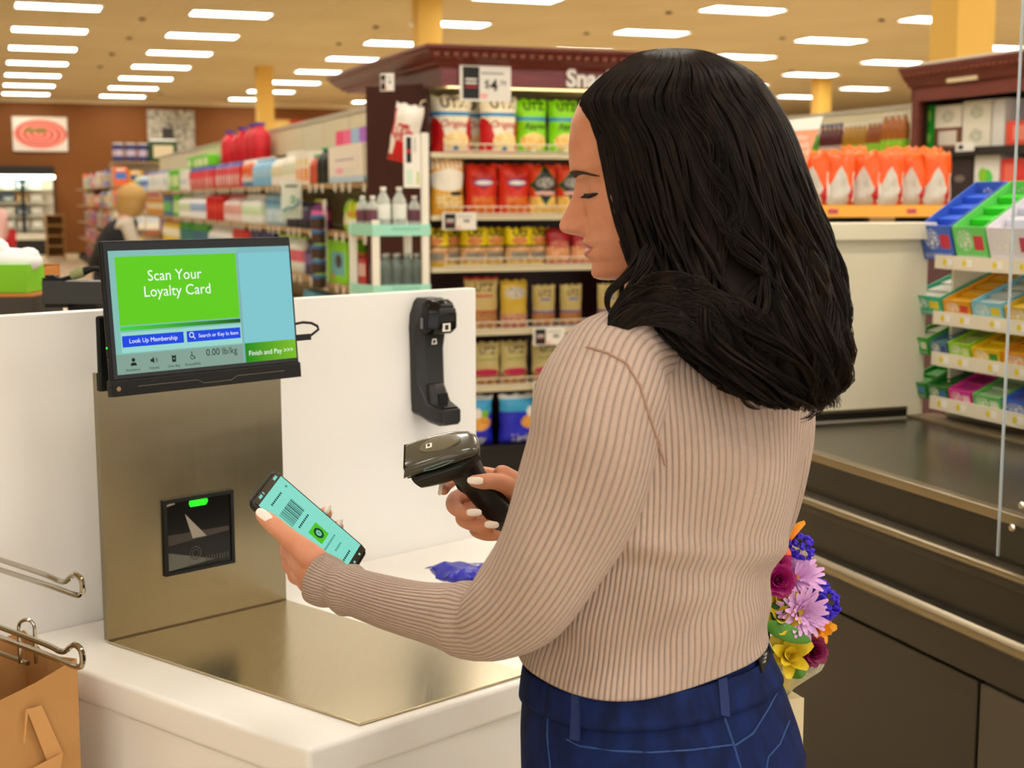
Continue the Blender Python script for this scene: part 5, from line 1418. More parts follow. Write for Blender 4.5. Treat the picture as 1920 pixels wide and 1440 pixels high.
# ------------------------------------------------------------------ second mahogany cabinet
cb = thing('wood_cabinet', 'dark mahogany cabinet with crown moulding at the right edge of the view', 'display shelf', (0, 0, 0))
e0 = PU(1678, 129, 5.36); ZC2 = e0.z
ve0 = uvz(e0)[1]
ve0 = 7.65
plan2 = [S(5.36, ve0), S(5.36, 4.6), S(6.5, 4.6), S(6.5, ve0)]
cornice(plan2, ZC2, cb, h=.14, over=.06, dent=(0,))
f2_ = inset(plan2, .06)
zf2 = PU(1760, 186, 5.41).z
ring_wall('frieze', f2_, 0, 1, zf2, ZC2 - .139, .03, mat('frieze_red', '#6e2a18', .4), cb)
ring_wall('frieze', f2_, 3, 0, zf2, ZC2 - .139, .03, mat('frieze_red', '#6e2a18', .4), cb)
vc1 = ve0 - .065
ebox('far_side', 5.45, 6.3, vc1 - .03, vc1, 0, zf2 + .02, WOODD, cb)
ebox('far_post', 5.42, 5.449, vc1 - .07, vc1, 0, zf2 + .02, WOOD, cb)
ebox('back_panel', 5.95, 5.98, 4.7, vc1 - .031, 0, zf2 + .02, WOODD, cb)
ebox('top_board', 5.45, 5.949, 4.7, vc1 - .031, zf2 + .021, zf2 + .04, WOODD, cb)
cz1, cz2 = PU(1800, 277, 5.5).z, PU(1800, 383, 5.5).z
for z in (cz1, cz2, cz2 - .45, cz2 - .9): ebox('shelf', 5.47, 5.949, 4.7, vc1 - .032, z - .05, z, mat('shelf_black', '#1d1815', .4), cb)
ebox('price_holder', 5.395, 5.409, uvz(PU(1776, 150, 5.4))[1] - .28, uvz(PU(1776, 150, 5.4))[1], PU(1790, 154, 5.4).z, PU(1790, 146, 5.4).z, mat('holder_cream', '#d8c49a', .4), cb)
ebox('white_board', 5.40, 6.2, 4.7, uvz(PU(1775, 105, 5.6))[1], ZC2 + .001, ZC2 + .02, mat('board_white', '#e4dcc4', .5), cb)
def vc(x, y=300): return uvz(PU(x, y, 5.56))[1]
def cbox(x0, x1, z, h, col, layers, label, name='carton'):
    v0, v1 = vc(x0), vc(x1); w = abs(v1 - v0) * .97
    o = MB().box(-w / 2, w / 2, -.08, .08, 0, h).build(name, printed('cb_' + str(len(MC)), col, layers))
    move(o, S(5.60, (v0 + v1) / 2, z + .001), FACE); tag(o, label, 'carton')
    return o, h
gl_ = [('e', .3, .7, .3, .8, '#8fd05a')]
h1 = .125
cbox(1720, 1741, cz1, h1, '#1f9a2a', gl_, 'left green carton on the cabinet upper shelf')
cbox(1742, 1758, cz1, h1, '#1f9a2a', gl_, 'right green carton of the lower pair in the cabinet')
cbox(1742, 1758, cz1 + h1 + .001, h1 + .02, '#1f9a2a', gl_, 'green carton standing on top of another in the cabinet')
WB = [('e', .25, .75, .2, .8, '#8f9a7a', '#e6e0cc', 9)]
cbox(1760, 1810, cz1, h1, '#7a4a34', [('r', .15, .85, .15, .85, '#d8d0c0')], 'brown edged carton under the white cartons in the cabinet')
cbox(1760, 1810, cz1 + h1 + .001, h1 + .01, '#e6e0cc', WB, 'white carton stacked on the brown edged one')
cbox(1812, 1866, cz1, h1 + .01, '#e6e0cc', WB, 'white carton with faint print, lower one of a pair')
cbox(1812, 1866, cz1 + h1 + .012, h1 + .01, '#e6e0cc', WB, 'white carton with faint print, upper one of a pair')
cbox(1868, 1892, cz1 + .0, h1 * 2 + .02, '#dcdad4', [], 'plain pale grey carton right of the white pair')
cbox(1894, 1960, cz1, h1 + .01, '#e84a34', [('r', .2, .9, .2, .8, '#f08a74')], 'coral red carton at the right end of the cabinet shelf')
cbox(1786, 1836, cz2, .29, '#2e2024', [('e', .3, .7, .45, .6, '#7a6a64')], 'tall dark plum carton on the cabinet lower shelf')
cbox(1838, 1886, cz2, .285, '#eceae2', [('e', .2, .75, .3, .72, '#4fd84a'), ('e', .15, .5, .45, .75, '#8fd02a')], 'white carton with bright green leaf print on the lower shelf')
cbox(1888, 1950, cz2, .26, '#e8342a', [('r', .1, .4, .1, .9, '#f0705a')], 'red carton behind the clear shield on the lower shelf')
fb = Facing(proto_bottle('bottle', .03, .24, mat('cab_bottle', '#2a2430', .3), mat('blue_cap', '#2a4ac8', .4)), '', 'bottle', 'blue capped bottles in the cabinet')
for k in range(5): fb.put(S(5.72, vc(1726) - .075 * k, cz2 + .001), FACE, 'blue capped bottle behind the orange bags, %s from the cabinet post' % ('first', 'second', 'third', 'fourth', 'fifth')[k])
pc_ = PU(1795, 296, 5.44)
price = ebox('price_tag', 5.455, 5.459, uvz(PU(1824, 290, 5.45))[1], uvz(PU(1790, 290, 5.45))[1], PU(1800, 284, 5.45).z, PU(1800, 267, 5.45).z, PAPER, cb)
ebox('black_patch', 5.452, 5.4545, uvz(PU(1804, 290, 5.45))[1], uvz(PU(1796, 290, 5.45))[1], PU(1800, 280, 5.45).z, PU(1800, 272, 5.45).z, INK, price)
# ------------------------------------------------------------------ peach sign
vP = 4.6
sg_ = thing('peach_sign', 'peach coloured flared sign with white top band behind her hair', 'sign', (0, 0, 0))
def sgp(x, y, dv=0): return PV(x, y, vP + dv)
PEACH = mat('peach_card', '#ee9e78', .6)
def plate(name, pts, m, parent, dv0, dv1):
    n = len(pts); vs = [sgp(x, y, dv0) for x, y in pts] + [sgp(x, y, dv0) + V2 * (dv1 - dv0) for x, y in pts]
    MB().add(vs, [tuple(range(n)), tuple(range(n, 2 * n))[::-1]] + [(i, n + i, n + (i + 1) % n, (i + 1) % n) for i in range(n)]).build(name, m, parent)
plate('banner', [(1430, 250), (1535, 242), (1504, 332), (1440, 332)], PEACH, sg_, 0, .02)
plate('top_band', [(1425, 232), (1544, 218), (1536, 242), (1430, 250)], PAPER, sg_, -.002, .018)
SGT = mat('sign_letter', '#fbe9dd', .6)
for y, w_ in ((257, 'Vendor'), (271, 'of Meals'), (285, 'gift card')): text(w_, .032, frame(sgp(1492, y, -.004), U2, UP), SGT, sg_, shear=.3)
bp = sgp(1472, 331); MB().cyl((bp.x, bp.y, 0), (bp.x, bp.y, bp.z), .012).build('pole', GDARK, sg_)
MB().lathe([(0, 0), (.15, 0), (.15, .015), (.03, .03), (0, .03)], 16, c=(bp.x, bp.y, 0)).build('foot', GDARK, sg_)
# ================================================================== the shopper
YB = 1.49
DV = Vector((.63, -.777, 0))         # out of her back
LV_ = Vector((-.777, -.63, 0))       # to her left
def torso_rows(rows):
    out = []
    for py, cx, la, de, ex in rows:
        c = P(cx, py, YB)
        out.append((c.x, c.y, c.z, la, de, ex))
    return out
def se(th, n):
    c, s = math.cos(th), math.sin(th)
    return math.copysign(abs(c) ** (2 / n), c), math.copysign(abs(s) ** (2 / n), s)
TORSO = torso_rows([(1200, 1213, .147, .111, 2.3), (1172, 1217, .144, .106, 2.3), (1135, 1222, .141, .102, 2.3), (1090, 1230, .140, .100, 2.3), (1010, 1247, .146, .102, 2.3), (930, 1258, .154, .105, 2.35), (850, 1265, .161, .107, 2.4), (770, 1268, .165, .104, 2.4), (710, 1270, .163, .097, 2.4), (670, 1270, .153, .088, 2.3), (640, 1270, .132, .078, 2.2), (615, 1270, .104, .068, 2.1), (592, 1268, .074, .060, 2.0), (570, 1262, .057, .055, 2.0), (548, 1256, .053, .053, 2.0)])
JEANS = torso_rows([(1205, 1217, .137, .100, 2.3), (1240, 1217, .143, .105, 2.3), (1290, 1226, .152, .113, 2.3), (1340, 1234, .159, .119, 2.3), (1400, 1244, .165, .124, 2.3), (1470, 1250, .168, .126, 2.3), (1540, 1252, .168, .124, 2.3)])
PERSON = thing('person', 'woman with long dark wavy hair in ribbed taupe sweater and blue jeans scanning a phone', 'person', (0, 0, 0))
# ---- sweater
SW = mat('ribbed_knit', '#b59e92', .85, sheen=.2)
def _sw():
    t = NT(SW)
    sp = t.n('ShaderNodeSeparateXYZ'); t.l(t.coord('UV'), sp.inputs[0])
    rib = t.math('POWER', t.math('ABSOLUTE', t.math('SINE', t.math('MULTIPLY', sp.outputs[0], math.pi))), .45)
    kn = t.math('MULTIPLY', t.math('SINE', t.math('MULTIPLY', sp.outputs[1], 2 * math.pi)), .02)
    nz = t.math('MULTIPLY', t.noise(t.coord('Object'), 260, 2), .25)
    t.bump(t.math('ADD', t.math('ADD', rib, kn), nz), .9, .0034)
    n2 = t.noise(t.coord('Object'), 9, 3)
    t.l(t.ramp(n2, [(.3, '#b0998c'), (.7, '#baa497')]), t.b.inputs['Base Color'])
_sw()
def strip(b, rings, ribs, vscale):
    n = len(rings[0]); vs = [p for r in rings for p in r]; fs = []; uv = []
    for i in range(len(rings)):
        for j in range(n): uv.append((ribs * j / (n - 1), i * vscale))
    for i in range(len(rings) - 1):
        for j in range(n - 1):
            a = i * n + j
            fs.append((a, a + 1, a + n + 1, a + n))
    b.add(vs, fs, uv)
def ring_t(row, n, fold=None, grow=0.0):
    x, y, z, la, de, ex = row; out = []
    for j in range(n):
        th = 2 * math.pi * j / (n - 1)
        c, s = se(th, ex)
        k = fold(th, z) if fold else 0
        p = Vector((x, y, z)) + LV_ * (c * (la + grow + k)) + DV * (s * (de + grow + k))
        out.append(p)
    return out
def fold_t(th, z):
    # soft horizontal gathers at the waist, drag lines under the arm
    k = .0030 * math.sin(95 * z + 2.2 * math.sin(2 * th + .6)) * math.exp(-((z - 1.10) / .07) ** 2)
    k += .007 * math.exp(-((z - 1.175 - .03 * math.cos(th)) / .010) ** 2) * (.5 + .5 * math.cos(th - .5))
    k -= .006 * math.exp(-((z - 1.150 - .03 * math.cos(th)) / .010) ** 2) * (.5 + .5 * math.cos(th - .5))
    k += .0022 * math.sin(40 * z + 5 * th)
    return k
swb = MB()
trw = interp_rows(TORSO[:-1], 90)
zh = trw[0][2]
rg = [ring_t(r, 161, fold_t) for r in trw]
rg = [ring_t(trw[0], 161, None, -.012)] + [ring_t(trw[0], 161, None, -.002)] + rg
for r_ in rg:
    for p in r_:     # the hem dips at the back
        p.z -= .017 * max(0.0, (trw[0][1] - p.y) / .12) * math.exp(-max(0.0, p.z - zh) / .06)
strip(swb, rg, 126, 3)
def sleeve(rows, n=65, m=90, wr=None, seed=0):
    """rows (px, py, Y, radius)"""
    q = [tuple(P(x, y, Y)) + (r,) for x, y, Y, r in rows]
    a = interp_rows(q, m); rings = []; up = None
    for i in range(m):
        p = Vector(a[i][:3])
        d = (Vector(a[min(i + 1, m - 1)][:3]) - Vector(a[max(i - 1, 0)][:3])).normalized()
        if up is None: up = Vector((0, 0, 1)); up = (up - d * up.dot(d)).normalized()
        up = (up - d * up.dot(d)).normalized(); sd = d.cross(up)
        ring = []
        for j in range(n):
            th = 2 * math.pi * j / (n - 1)
            r = a[i][3]
            if wr: r += wr(i / (m - 1), th)
            ring.append(p + up * (math.cos(th) * r) + sd * (math.sin(th) * r))
        rings.append(ring)
    return rings
LARM = [(1190, 690, 1.43, .060), (1150, 705, 1.405, .0635), (1128, 760, 1.385, .0665), (1108, 850, 1.375, .0655), (1072, 965, 1.37, .0605), (1015, 1072, 1.372, .0545), (960, 1140, 1.385, .0480), (905, 1164, 1.41, .0415), (830, 1154, 1.445, .0345), (745, 1135, 1.485, .0290), (670, 1112, 1.52, .0268), (615, 1092, 1.545, .0285), (597, 1084, 1.552, .0300)]
def wrL(t, th):
    k = .0035 * math.exp(-((t - .855) / .012) ** 2) - .0025 * math.exp(-((t - .885) / .014) ** 2)
    k += .003 * math.exp(-((t - .625) / .012) ** 2) * (.5 + .5 * math.cos(th - .4)) - .004 * math.exp(-((t - .585) / .015) ** 2) * (.5 + .5 * math.cos(th - .4))
    k += .0016 * math.sin(38 * t + 2 * th) * (1 if .1 < t < .6 else .4)
    return k
lr = sleeve(LARM, wr=wrL)
def cuff(rings):
    c = sum(rings[-1], Vector()) / len(rings[-1])
    return rings + [[c + (p - c) * .93 for p in rings[-1]], [c + (p - c) * .90 + (q - p) for p, q in zip(rings[-1], rings[-4])]]
strip(swb, cuff(lr), 50, 3)
RARM = [(1380, 690, 1.55, .050), (1425, 715, 1.575, .054), (1440, 790, 1.60, .053), (1436, 880, 1.635, .049), (1415, 975, 1.68, .046), (1365, 1050, 1.715, .044), (1260, 1045, 1.745, .040), (1130, 1005, 1.77, .035), (1030, 965, 1.785, .030), (1000, 953, 1.788, .030)]
rr = sleeve(RARM, 49, 60)
strip(swb, cuff(rr), 46, 3)
sweater = swb.build('sweater', SW, PERSON, smooth=True, angle=0)
# shoulder seam cord
def seam_pts(ix, rings, grow=.0006):
    c = sum(rings[ix], Vector()) / len(rings[ix])
    return [p + (p - c).normalized() * grow for p in rings[ix]]
from mathutils.bvhtree import BVHTree
_bvh = BVHTree.FromPolygons([Vector(v) for v in swb.v], swb.f)
def on_sweater(pts, lift=.0003):
    out = []
    for i in range(len(pts) - 1):
        for k in range(8):
            f = k / 8; d = ray(pts[i][0] + (pts[i + 1][0] - pts[i][0]) * f, pts[i][1] + (pts[i + 1][1] - pts[i][1]) * f).normalized()
            h = _bvh.ray_cast(Vector((0, 0, CAMZ)), d)
            if h[0] is not None: out.append(h[0] - d * lift)
    return out
MB().tube(on_sweater([(1100, 650), (1140, 662), (1174, 680), (1200, 722), (1216, 775), (1234, 830), (1250, 878)]), .0015, 5, False).build('armhole_seam', mat('knit_seam', '#a07f6c', .85), sweater, smooth=True)
# ---- jeans
DEN = noisy('blue_denim', '#0a1638', '#12245a', 60, .85, stretch=(1, 1, .35), bump=.25, dist=.001, spec=.2)
SEAMM = mat('denim_seam', '#24447c', .8)
jb = MB()
jrows = interp_rows(JEANS, 40)
strip(jb, [ring_t(r, 97) for r in jrows], 1, 1)
base = Vector(JEANS[-1][:3])
for s in (-1, 1):
    hip = base + LV_ * (.084 * s) - DV * .005
    leg = [(hip + Vector((0, 0, .06)), .098), (hip + Vector((0, 0, -.06)), .094), (hip + Vector((0, 0, -.20)) + LV_ * .005 * s, .080), (Vector((hip.x, hip.y, .46)), .062), (Vector((hip.x, hip.y, .28)), .058), (Vector((hip.x, hip.y, .09)), .050)]
    jb.tube([p for p, r in leg], [r for p, r in leg], 32)
jeans = jb.build('jeans', DEN, PERSON, smooth=True, angle=0)
for s in (-1, 1):
    hip = base + LV_ * (.084 * s) - DV * .005
    fm = frame((hip.x, hip.y, 0), -DV, LV_)
    b = MB()
    b.loft([[fm @ Vector((x * k + .02, y * k, z)) for x, y in [(.14 * math.cos(a) if math.cos(a) > 0 else .075 * math.cos(a), .042 * math.sin(a)) for a in [2 * math.pi * i / 20 for i in range(20)]]] for k, z in ((1, 0), (1.02, .012), (.98, .03), (.82, .06), (.6, .085), (.55, .11))])
    b.build('shoe', mat('shoe_white', '#d8d4cc', .6), PERSON, smooth=True)
def hit_rows(x, y, rows, grow=0.0):
    """first point along the view ray that lies on the ringed body"""
    d = ray(x, y); zs = rows[:, 2]
    o = -1 if zs[0] > zs[-1] else 1
    zz = zs[::o]; cols = [rows[::o, k] for k in range(6)]
    Y = 1.25
    while Y < 1.75:
        p = Vector((0, 0, CAMZ)) + d * (Y / d.y)
        v = [float(np.interp(p.z, zz, c)) for c in cols]
        q = p - Vector((v[0], v[1], p.z))
        a, b = abs(q.dot(LV_)) / (v[3] + grow), abs(q.dot(DV)) / (v[4] + grow)
        if a ** v[5] + b ** v[5] <= 1: return p
        Y += .0015
    return p
def jseam(pts, r, name, m=SEAMM, parent=None):
    out = []
    for i in range(len(pts) - 1):
        for k in range(6):
            f = k / 6; out.append(hit_rows(pts[i][0] + (pts[i + 1][0] - pts[i][0]) * f, pts[i][1] + (pts[i + 1][1] - pts[i][1]) * f, jrows, .0005))
    out.append(hit_rows(*pts[-1], jrows, .0005))
    return MB().tube(out, r, 5).build(name, m, parent or jeans, smooth=True)
WB_ = interp_rows(JEANS[:3], 12)[4:11]
wbm = MB(); strip(wbm, [ring_t(r, 97, None, .0022) for r in WB_], 1, 1)
waist = wbm.build('waistband', DEN, jeans, smooth=True, angle=0); _s = waist.modifiers.new('solid', 'SOLIDIFY'); _s.thickness = .002
jseam([(1027, 1327), (1080, 1343), (1155, 1352), (1232, 1353), (1290, 1342), (1342, 1325), (1400, 1290)], .0011, 'waistband_seam')
jseam([(1062, 1386), (1086, 1399), (1150, 1408), (1220, 1411), (1300, 1406), (1377, 1396)], .0011, 'yoke_seam')
jseam([(1028, 1330), (1026, 1380), (1032, 1440), (1036, 1475)], .0011, 'side_seam')
jseam([(1462, 1288), (1440, 1330), (1412, 1375), (1378, 1398)], .0013, 'yoke_seam')
jseam([(1358, 1345), (1375, 1395), (1388, 1440), (1394, 1475)], .0014, 'center_seam')
jseam([(1480, 1352), (1462, 1395), (1440, 1420), (1436, 1445)], .0012, 'pocket_seam')
def patch(name, pts, m, parent, lift=.004, rows=None):
    vs = [hit_rows(x, y, jrows if rows is None else rows, lift) for x, y in pts]
    n = len(pts)
    o = MB().add(vs, [tuple(range(n))[::-1]]).build(name, m, parent)
    s = o.modifiers.new('solid', 'SOLIDIFY'); s.thickness = .002; s.offset = 0
    return o
patch('belt_loop', [(1072, 1292), (1086, 1295), (1088, 1342), (1087, 1390), (1068, 1386), (1071, 1340)], mat('denim_loop', '#12265c', .8), jeans, .005)
patch('belt_loop', [(1346, 1275), (1362, 1270), (1366, 1310), (1368, 1345), (1351, 1340), (1349, 1310)], mat('denim_loop', '#12265c', .8), jeans, .005)
lp_ = patch('leather_patch', [(1421, 1226), (1436, 1206), (1444, 1232), (1429, 1262)], mat('patch_black', '#141414', .5), jeans, .006)
for k in range(3): patch('patch_print', [(1431 + k, 1240 - 7 * k), (1435 + k, 1237 - 7 * k), (1435 + k, 1241 - 7 * k), (1431 + k, 1244 - 7 * k)], mat('patch_grey', '#8a8a8a', .5), lp_, .0085)
# ---- body: neck, trunk, arms and hands grown into one skin
SKIN = mat('skin', '#cf9270', .42, spec=.22)
def _skin():
    t = NT(SKIN)
    n = t.noise(t.coord('Object'), 28, 3)
    t.l(t.ramp(n, [(.35, '#c8886a'), (.65, '#d3967a')]), t.b.inputs['Base Color'])
    setin(t.b, ['Subsurface Weight'], .12); setin(t.b, ['Subsurface Scale'], .006)
    t.bump(t.noise(t.coord('Object'), 420, 2), .06, .0006)
_skin()
HC = P(1238, 321, 1.52)
yw, pt = rad(8), rad(8)
HF = Vector((-math.cos(yw) * math.cos(pt), math.sin(yw) * math.cos(pt), -math.sin(pt)))
HL = Vector((0, 0, 1)).cross(HF).normalized()
HM = frame(HC, HF, HL)               # x to the face, y to her left, z up
bb_ = MB()
ir = interp_rows(TORSO, 40)
bb_.loft([[p for p in ring_t(r, 41, None, -.012 if i < 34 else -.004)][:-1] for i, r in enumerate(ir)])
def chain(pts, n=14, sub=4):
    """tapered limb with rounded ends; pts are (px, py, Y, radius)"""
    q = [tuple(P(x, y, Y)) + (r,) for x, y, Y, r in pts]
    a = interp_rows(q, (len(q) - 1) * sub + 1)
    P_ = [Vector(v[:3]) for v in a]; r_ = [v[3] for v in a]
    d0 = (P_[0] - P_[1]).normalized(); d1 = (P_[-1] - P_[-2]).normalized()
    pre = [(P_[0] + d0 * r_[0] * s, r_[0] * math.sqrt(max(0.0004, 1 - s * s))) for s in (.97, .75, .4)]
    post = [(P_[-1] + d1 * r_[-1] * s, r_[-1] * math.sqrt(max(0.0004, 1 - s * s))) for s in (.4, .75, .97)]
    bb_.tube([p for p, r in pre] + P_ + [p for p, r in post], [r for p, r in pre] + r_ + [r for p, r in post], n)
chain([(x, y, Y, r - .014) for x, y, Y, r in LARM[1:-2]] + [(640, 1100, 1.535, .0195), (600, 1084, 1.556, .0195)])
chain([(x, y, Y, r - .013) for x, y, Y, r in RARM[1:-2]] + [(1040, 966, 1.783, .0205), (1000, 953, 1.79, .020)])
# left hand under the phone
chain([(618, 1090, 1.545, .0195), (596, 1078, 1.562, .0205), (575, 1055, 1.59, .0195), (560, 1040, 1.615, .0165)])
chain([(606, 1092, 1.556, .0185), (580, 1080, 1.59, .0165), (562, 1066, 1.622, .0145)])
chain([(606, 1070, 1.560, .0150), (594, 1054, 1.560, .0158), (568, 1031, 1.566, .0138), (545, 1012, 1.573, .0115), (521, 991, 1.580, .0105), (503, 976, 1.585, .0098), (491, 966, 1.588, .0078)], 16)
chain([(566, 1046, 1.60, .0145), (544, 1034, 1.635, .0125), (548, 1000, 1.675, .0098), (576, 984, 1.688, .0088), (600, 973, 1.684, .0090), (610, 963, 1.664, .0086)])
chain([(566, 1058, 1.605, .0140), (546, 1056, 1.640, .0120), (570, 1030, 1.690, .0096), (604, 1008, 1.696, .0086), (622, 999, 1.686, .0088), (632, 989, 1.665, .0084)])
chain([(574, 1074, 1.60, .0130), (556, 1078, 1.638, .0112), (590, 1058, 1.690, .0092), (622, 1040, 1.694, .0082), (640, 1030, 1.684, .0068)])
chain([(586, 1086, 1.59, .0120), (574, 1096, 1.628, .0098), (604, 1082, 1.672, .0082), (632, 1066, 1.682, .0072), (648, 1056, 1.676, .0060)])
# right hand round the scanner handle
chain([(1010, 950, 1.79, .0190), (985, 935, 1.785, .0195), (960, 922, 1.785, .0180)])
chain([(1000, 965, 1.788, .0175), (972, 960, 1.787, .0165), (945, 955, 1.792, .0135)])
chain([(1004, 932, 1.772, .0150), (972, 908, 1.752, .0135), (942, 890, 1.735, .0125)])
chain([(990, 938, 1.765, .0140), (960, 915, 1.738, .0125), (930, 903, 1.712, .0105), (905, 903, 1.700, .0098), (889, 902, 1.696, .0078)], 16)
chain([(955, 905, 1.785, .0135), (905, 890, 1.800, .0110), (862, 893, 1.790, .0094), (840, 905, 1.765, .0086), (832, 918, 1.742, .0074)])
chain([(955, 925, 1.792, .0130), (902, 925, 1.806, .0112), (858, 932, 1.786, .0100), (850, 948, 1.745, .0096), (868, 961, 1.712, .0090), (886, 963, 1.700, .0076)])
chain([(960, 948, 1.792, .0125), (915, 955, 1.804, .0108), (876, 962, 1.782, .0098), (868, 974, 1.744, .0094), (892, 984, 1.710, .0088), (918, 986, 1.698, .0074)])
chain([(968, 968, 1.788, .0115), (928, 980, 1.797, .0098), (898, 984, 1.776, .0088), (892, 994, 1.745, .0084), (912, 1003, 1.715, .0078), (934, 1004, 1.702, .0066)])
tmp = bb_.build('tmp', SKIN)
rm = tmp.modifiers.new('r', 'REMESH'); rm.mode = 'VOXEL'; rm.voxel_size = .0022
sm_ = tmp.modifiers.new('s', 'SMOOTH'); sm_.factor = .5; sm_.iterations = 4
dg = bpy.context.evaluated_depsgraph_get()
ev = tmp.evaluated_get(dg).to_mesh()
nv = len(ev.vertices); va = np.zeros(nv * 3, np.float32); ev.vertices.foreach_get('co', va)
BV = va.reshape(-1, 3).tolist(); BF = [tuple(p.vertices) for p in ev.polygons]
bpy.data.objects.remove(tmp)
# ---- head
_z = [.113, .110, .100, .085, .065, .040, .022, .012, .003, -.006, -.015, -.030, -.045, -.053, -.058, -.063, -.070, -.077, -.082, -.086, -.091, -.097, -.102, -.106, -.108]
_f = [.005, .028, .054, .074, .0865, .0925, .0945, .0945, .0885, .0862, .0860, .0868, .0880, .0880, .0888, .0902, .0890, .0888, .0868, .0845, .0852, .0868, .0850, .0770, .0600]
_b = [-.035, -.055, -.073, -.086, -.093, -.097, -.097, -.097, -.096, -.095, -.093, -.087, -.076, -.068, -.064, -.060, -.055, -.050, -.046, -.043, -.040, -.036, -.033, -.030, -.020]
_w = [.018, .036, .056, .067, .0735, .0765, .0765, .076, .0755, .075, .0745, .0725, .0685, .0655, .0635, .0615, .0585, .0550, .0525, .0500, .0465, .0415, .0350, .0270, .0150]
_zz = _z[::-1]
def fx(z): return float(np.interp(z, [-.108, -.085, -.06, -.03, -.005, .02, .05, .113], [2.0, 2.0, 1.95, 1.88, 1.80, 1.92, 2.1, 2.1]))
def hp_(z):
    return [float(np.interp(z, _zz, q[::-1])) for q in (_f, _b, _w)]
_nz = [-.0585, -.0555, -.0530, -.0500, -.0460, -.0410, -.0360, -.028, -.018, -.009, 0, .008]
_nx = [0, .006, .0155, .0228, .0258, .0262, .0240, .0188, .0128, .0078, .0030, 0]
def g(a, s): return math.exp(-(a / s) ** 2)
def feat(y, z):
    ay = abs(y)
    wy = float(np.interp(z, [-.055, -.045, -.02, .005], [.0118, .0122, .0092, .0082]))
    d = float(np.interp(z, _nz, _nx)) * math.exp(-(ay / wy) ** 3.0)
    d += .0150 * g(ay - .0138, .0050) * g(z + .0465, .0060)
    d -= .0035 * g(ay - .0145, .0042) * g(z + .0360, .0045)
    d -= .0055 * g(ay - .0225, .0034) * g(z + .0440, .010)
    d -= .0105 * g(ay - .030, .0135) * g(z + .004, .0105)
    d += .0078 * g(ay - .031, .0095) * g(z + .0055, .0072)
    d += .0022 * g(ay - .030, .016) * g(z - .016, .006)
    d += .0030 * g(ay - .046, .018) * g(z + .030, .016)
    lf = math.exp(-(ay / .021) ** 4)
    d += .0018 * g(z + .0640, .0042) * lf + .0026 * g(z + .0765, .0050) * lf - .0028 * g(z + .0700, .0017) * math.exp(-(ay / .024) ** 4)
    d -= .0012 * g(ay, .003) * g(z + .058, .004)
    d -= .0022 * g(ay - .027, .006) * g(z + .070, .008)
    return d
def face_pt(y, z, lift=0.0):
    f, b, w_ = hp_(z)
    e = fx(z); k = max(0.0, 1 - (abs(y) / w_) ** e) ** (1 / e)
    return Vector((f * k + feat(y, z) * min(1, k * 1.4) + lift, y, z))
rowsz = []
for a, b_, n in ((.113, .10, 8), (.10, .03, 14), (.03, .01, 10), (.01, -.02, 20), (-.02, -.060, 30), (-.060, -.088, 28), (-.088, -.108, 14)):
    for k in range(n): rowsz.append(a + (b_ - a) * k / n)
rowsz.append(-.108)
NC = 180; hv = []; hf = []; hm_ = []
for z in rowsz:
    f, b_, w_ = hp_(z)
    for j in range(NC):
        t = 2 * math.pi * j / NC
        th = t - .38 * math.sin(t)       # more columns on the face
        c, s = math.cos(th), math.sin(th)
        if c >= 0:
            cc, ss = c ** (2 / fx(z)), math.copysign(abs(s) ** (2 / fx(z)), s)
            y = ss * w_; p = Vector((f * cc + feat(y, z) * min(1, cc * 1.4), y, z))
        else:
            p = Vector((b_ * abs(c) ** (2 / 2.1) if True else 0, math.copysign(abs(s) ** (2 / 2.1), s) * w_, z))
        hv.append(HM @ p)
for i in range(len(rowsz) - 1):
    for j in range(NC):
        a, b_ = i * NC + j, i * NC + (j + 1) % NC
        hf.append((a, a + NC, b_ + NC, b_))
        zc = (rowsz[i] + rowsz[i + 1]) / 2
        yc = ((HM.inverted() @ hv[a]).y + (HM.inverted() @ hv[b_]).y) / 2
        front = j < NC * .3 or j > NC * .7
        lim = .0225 * (1 - ((zc + .0705) / .0125) ** 2) if abs(zc + .0705) < .0125 else -1
        hm_.append(1 if front and abs(yc) < lim else 0)
hf.append(tuple(range(NC))); hm_.append(0)
hf.append(tuple(range((len(rowsz) - 1) * NC, len(rowsz) * NC))[::-1]); hm_.append(0)
body_b = MB()
body_b.add(BV, BF)
body_b.add(hv, hf)
body_b.m[-len(hf):] = hm_
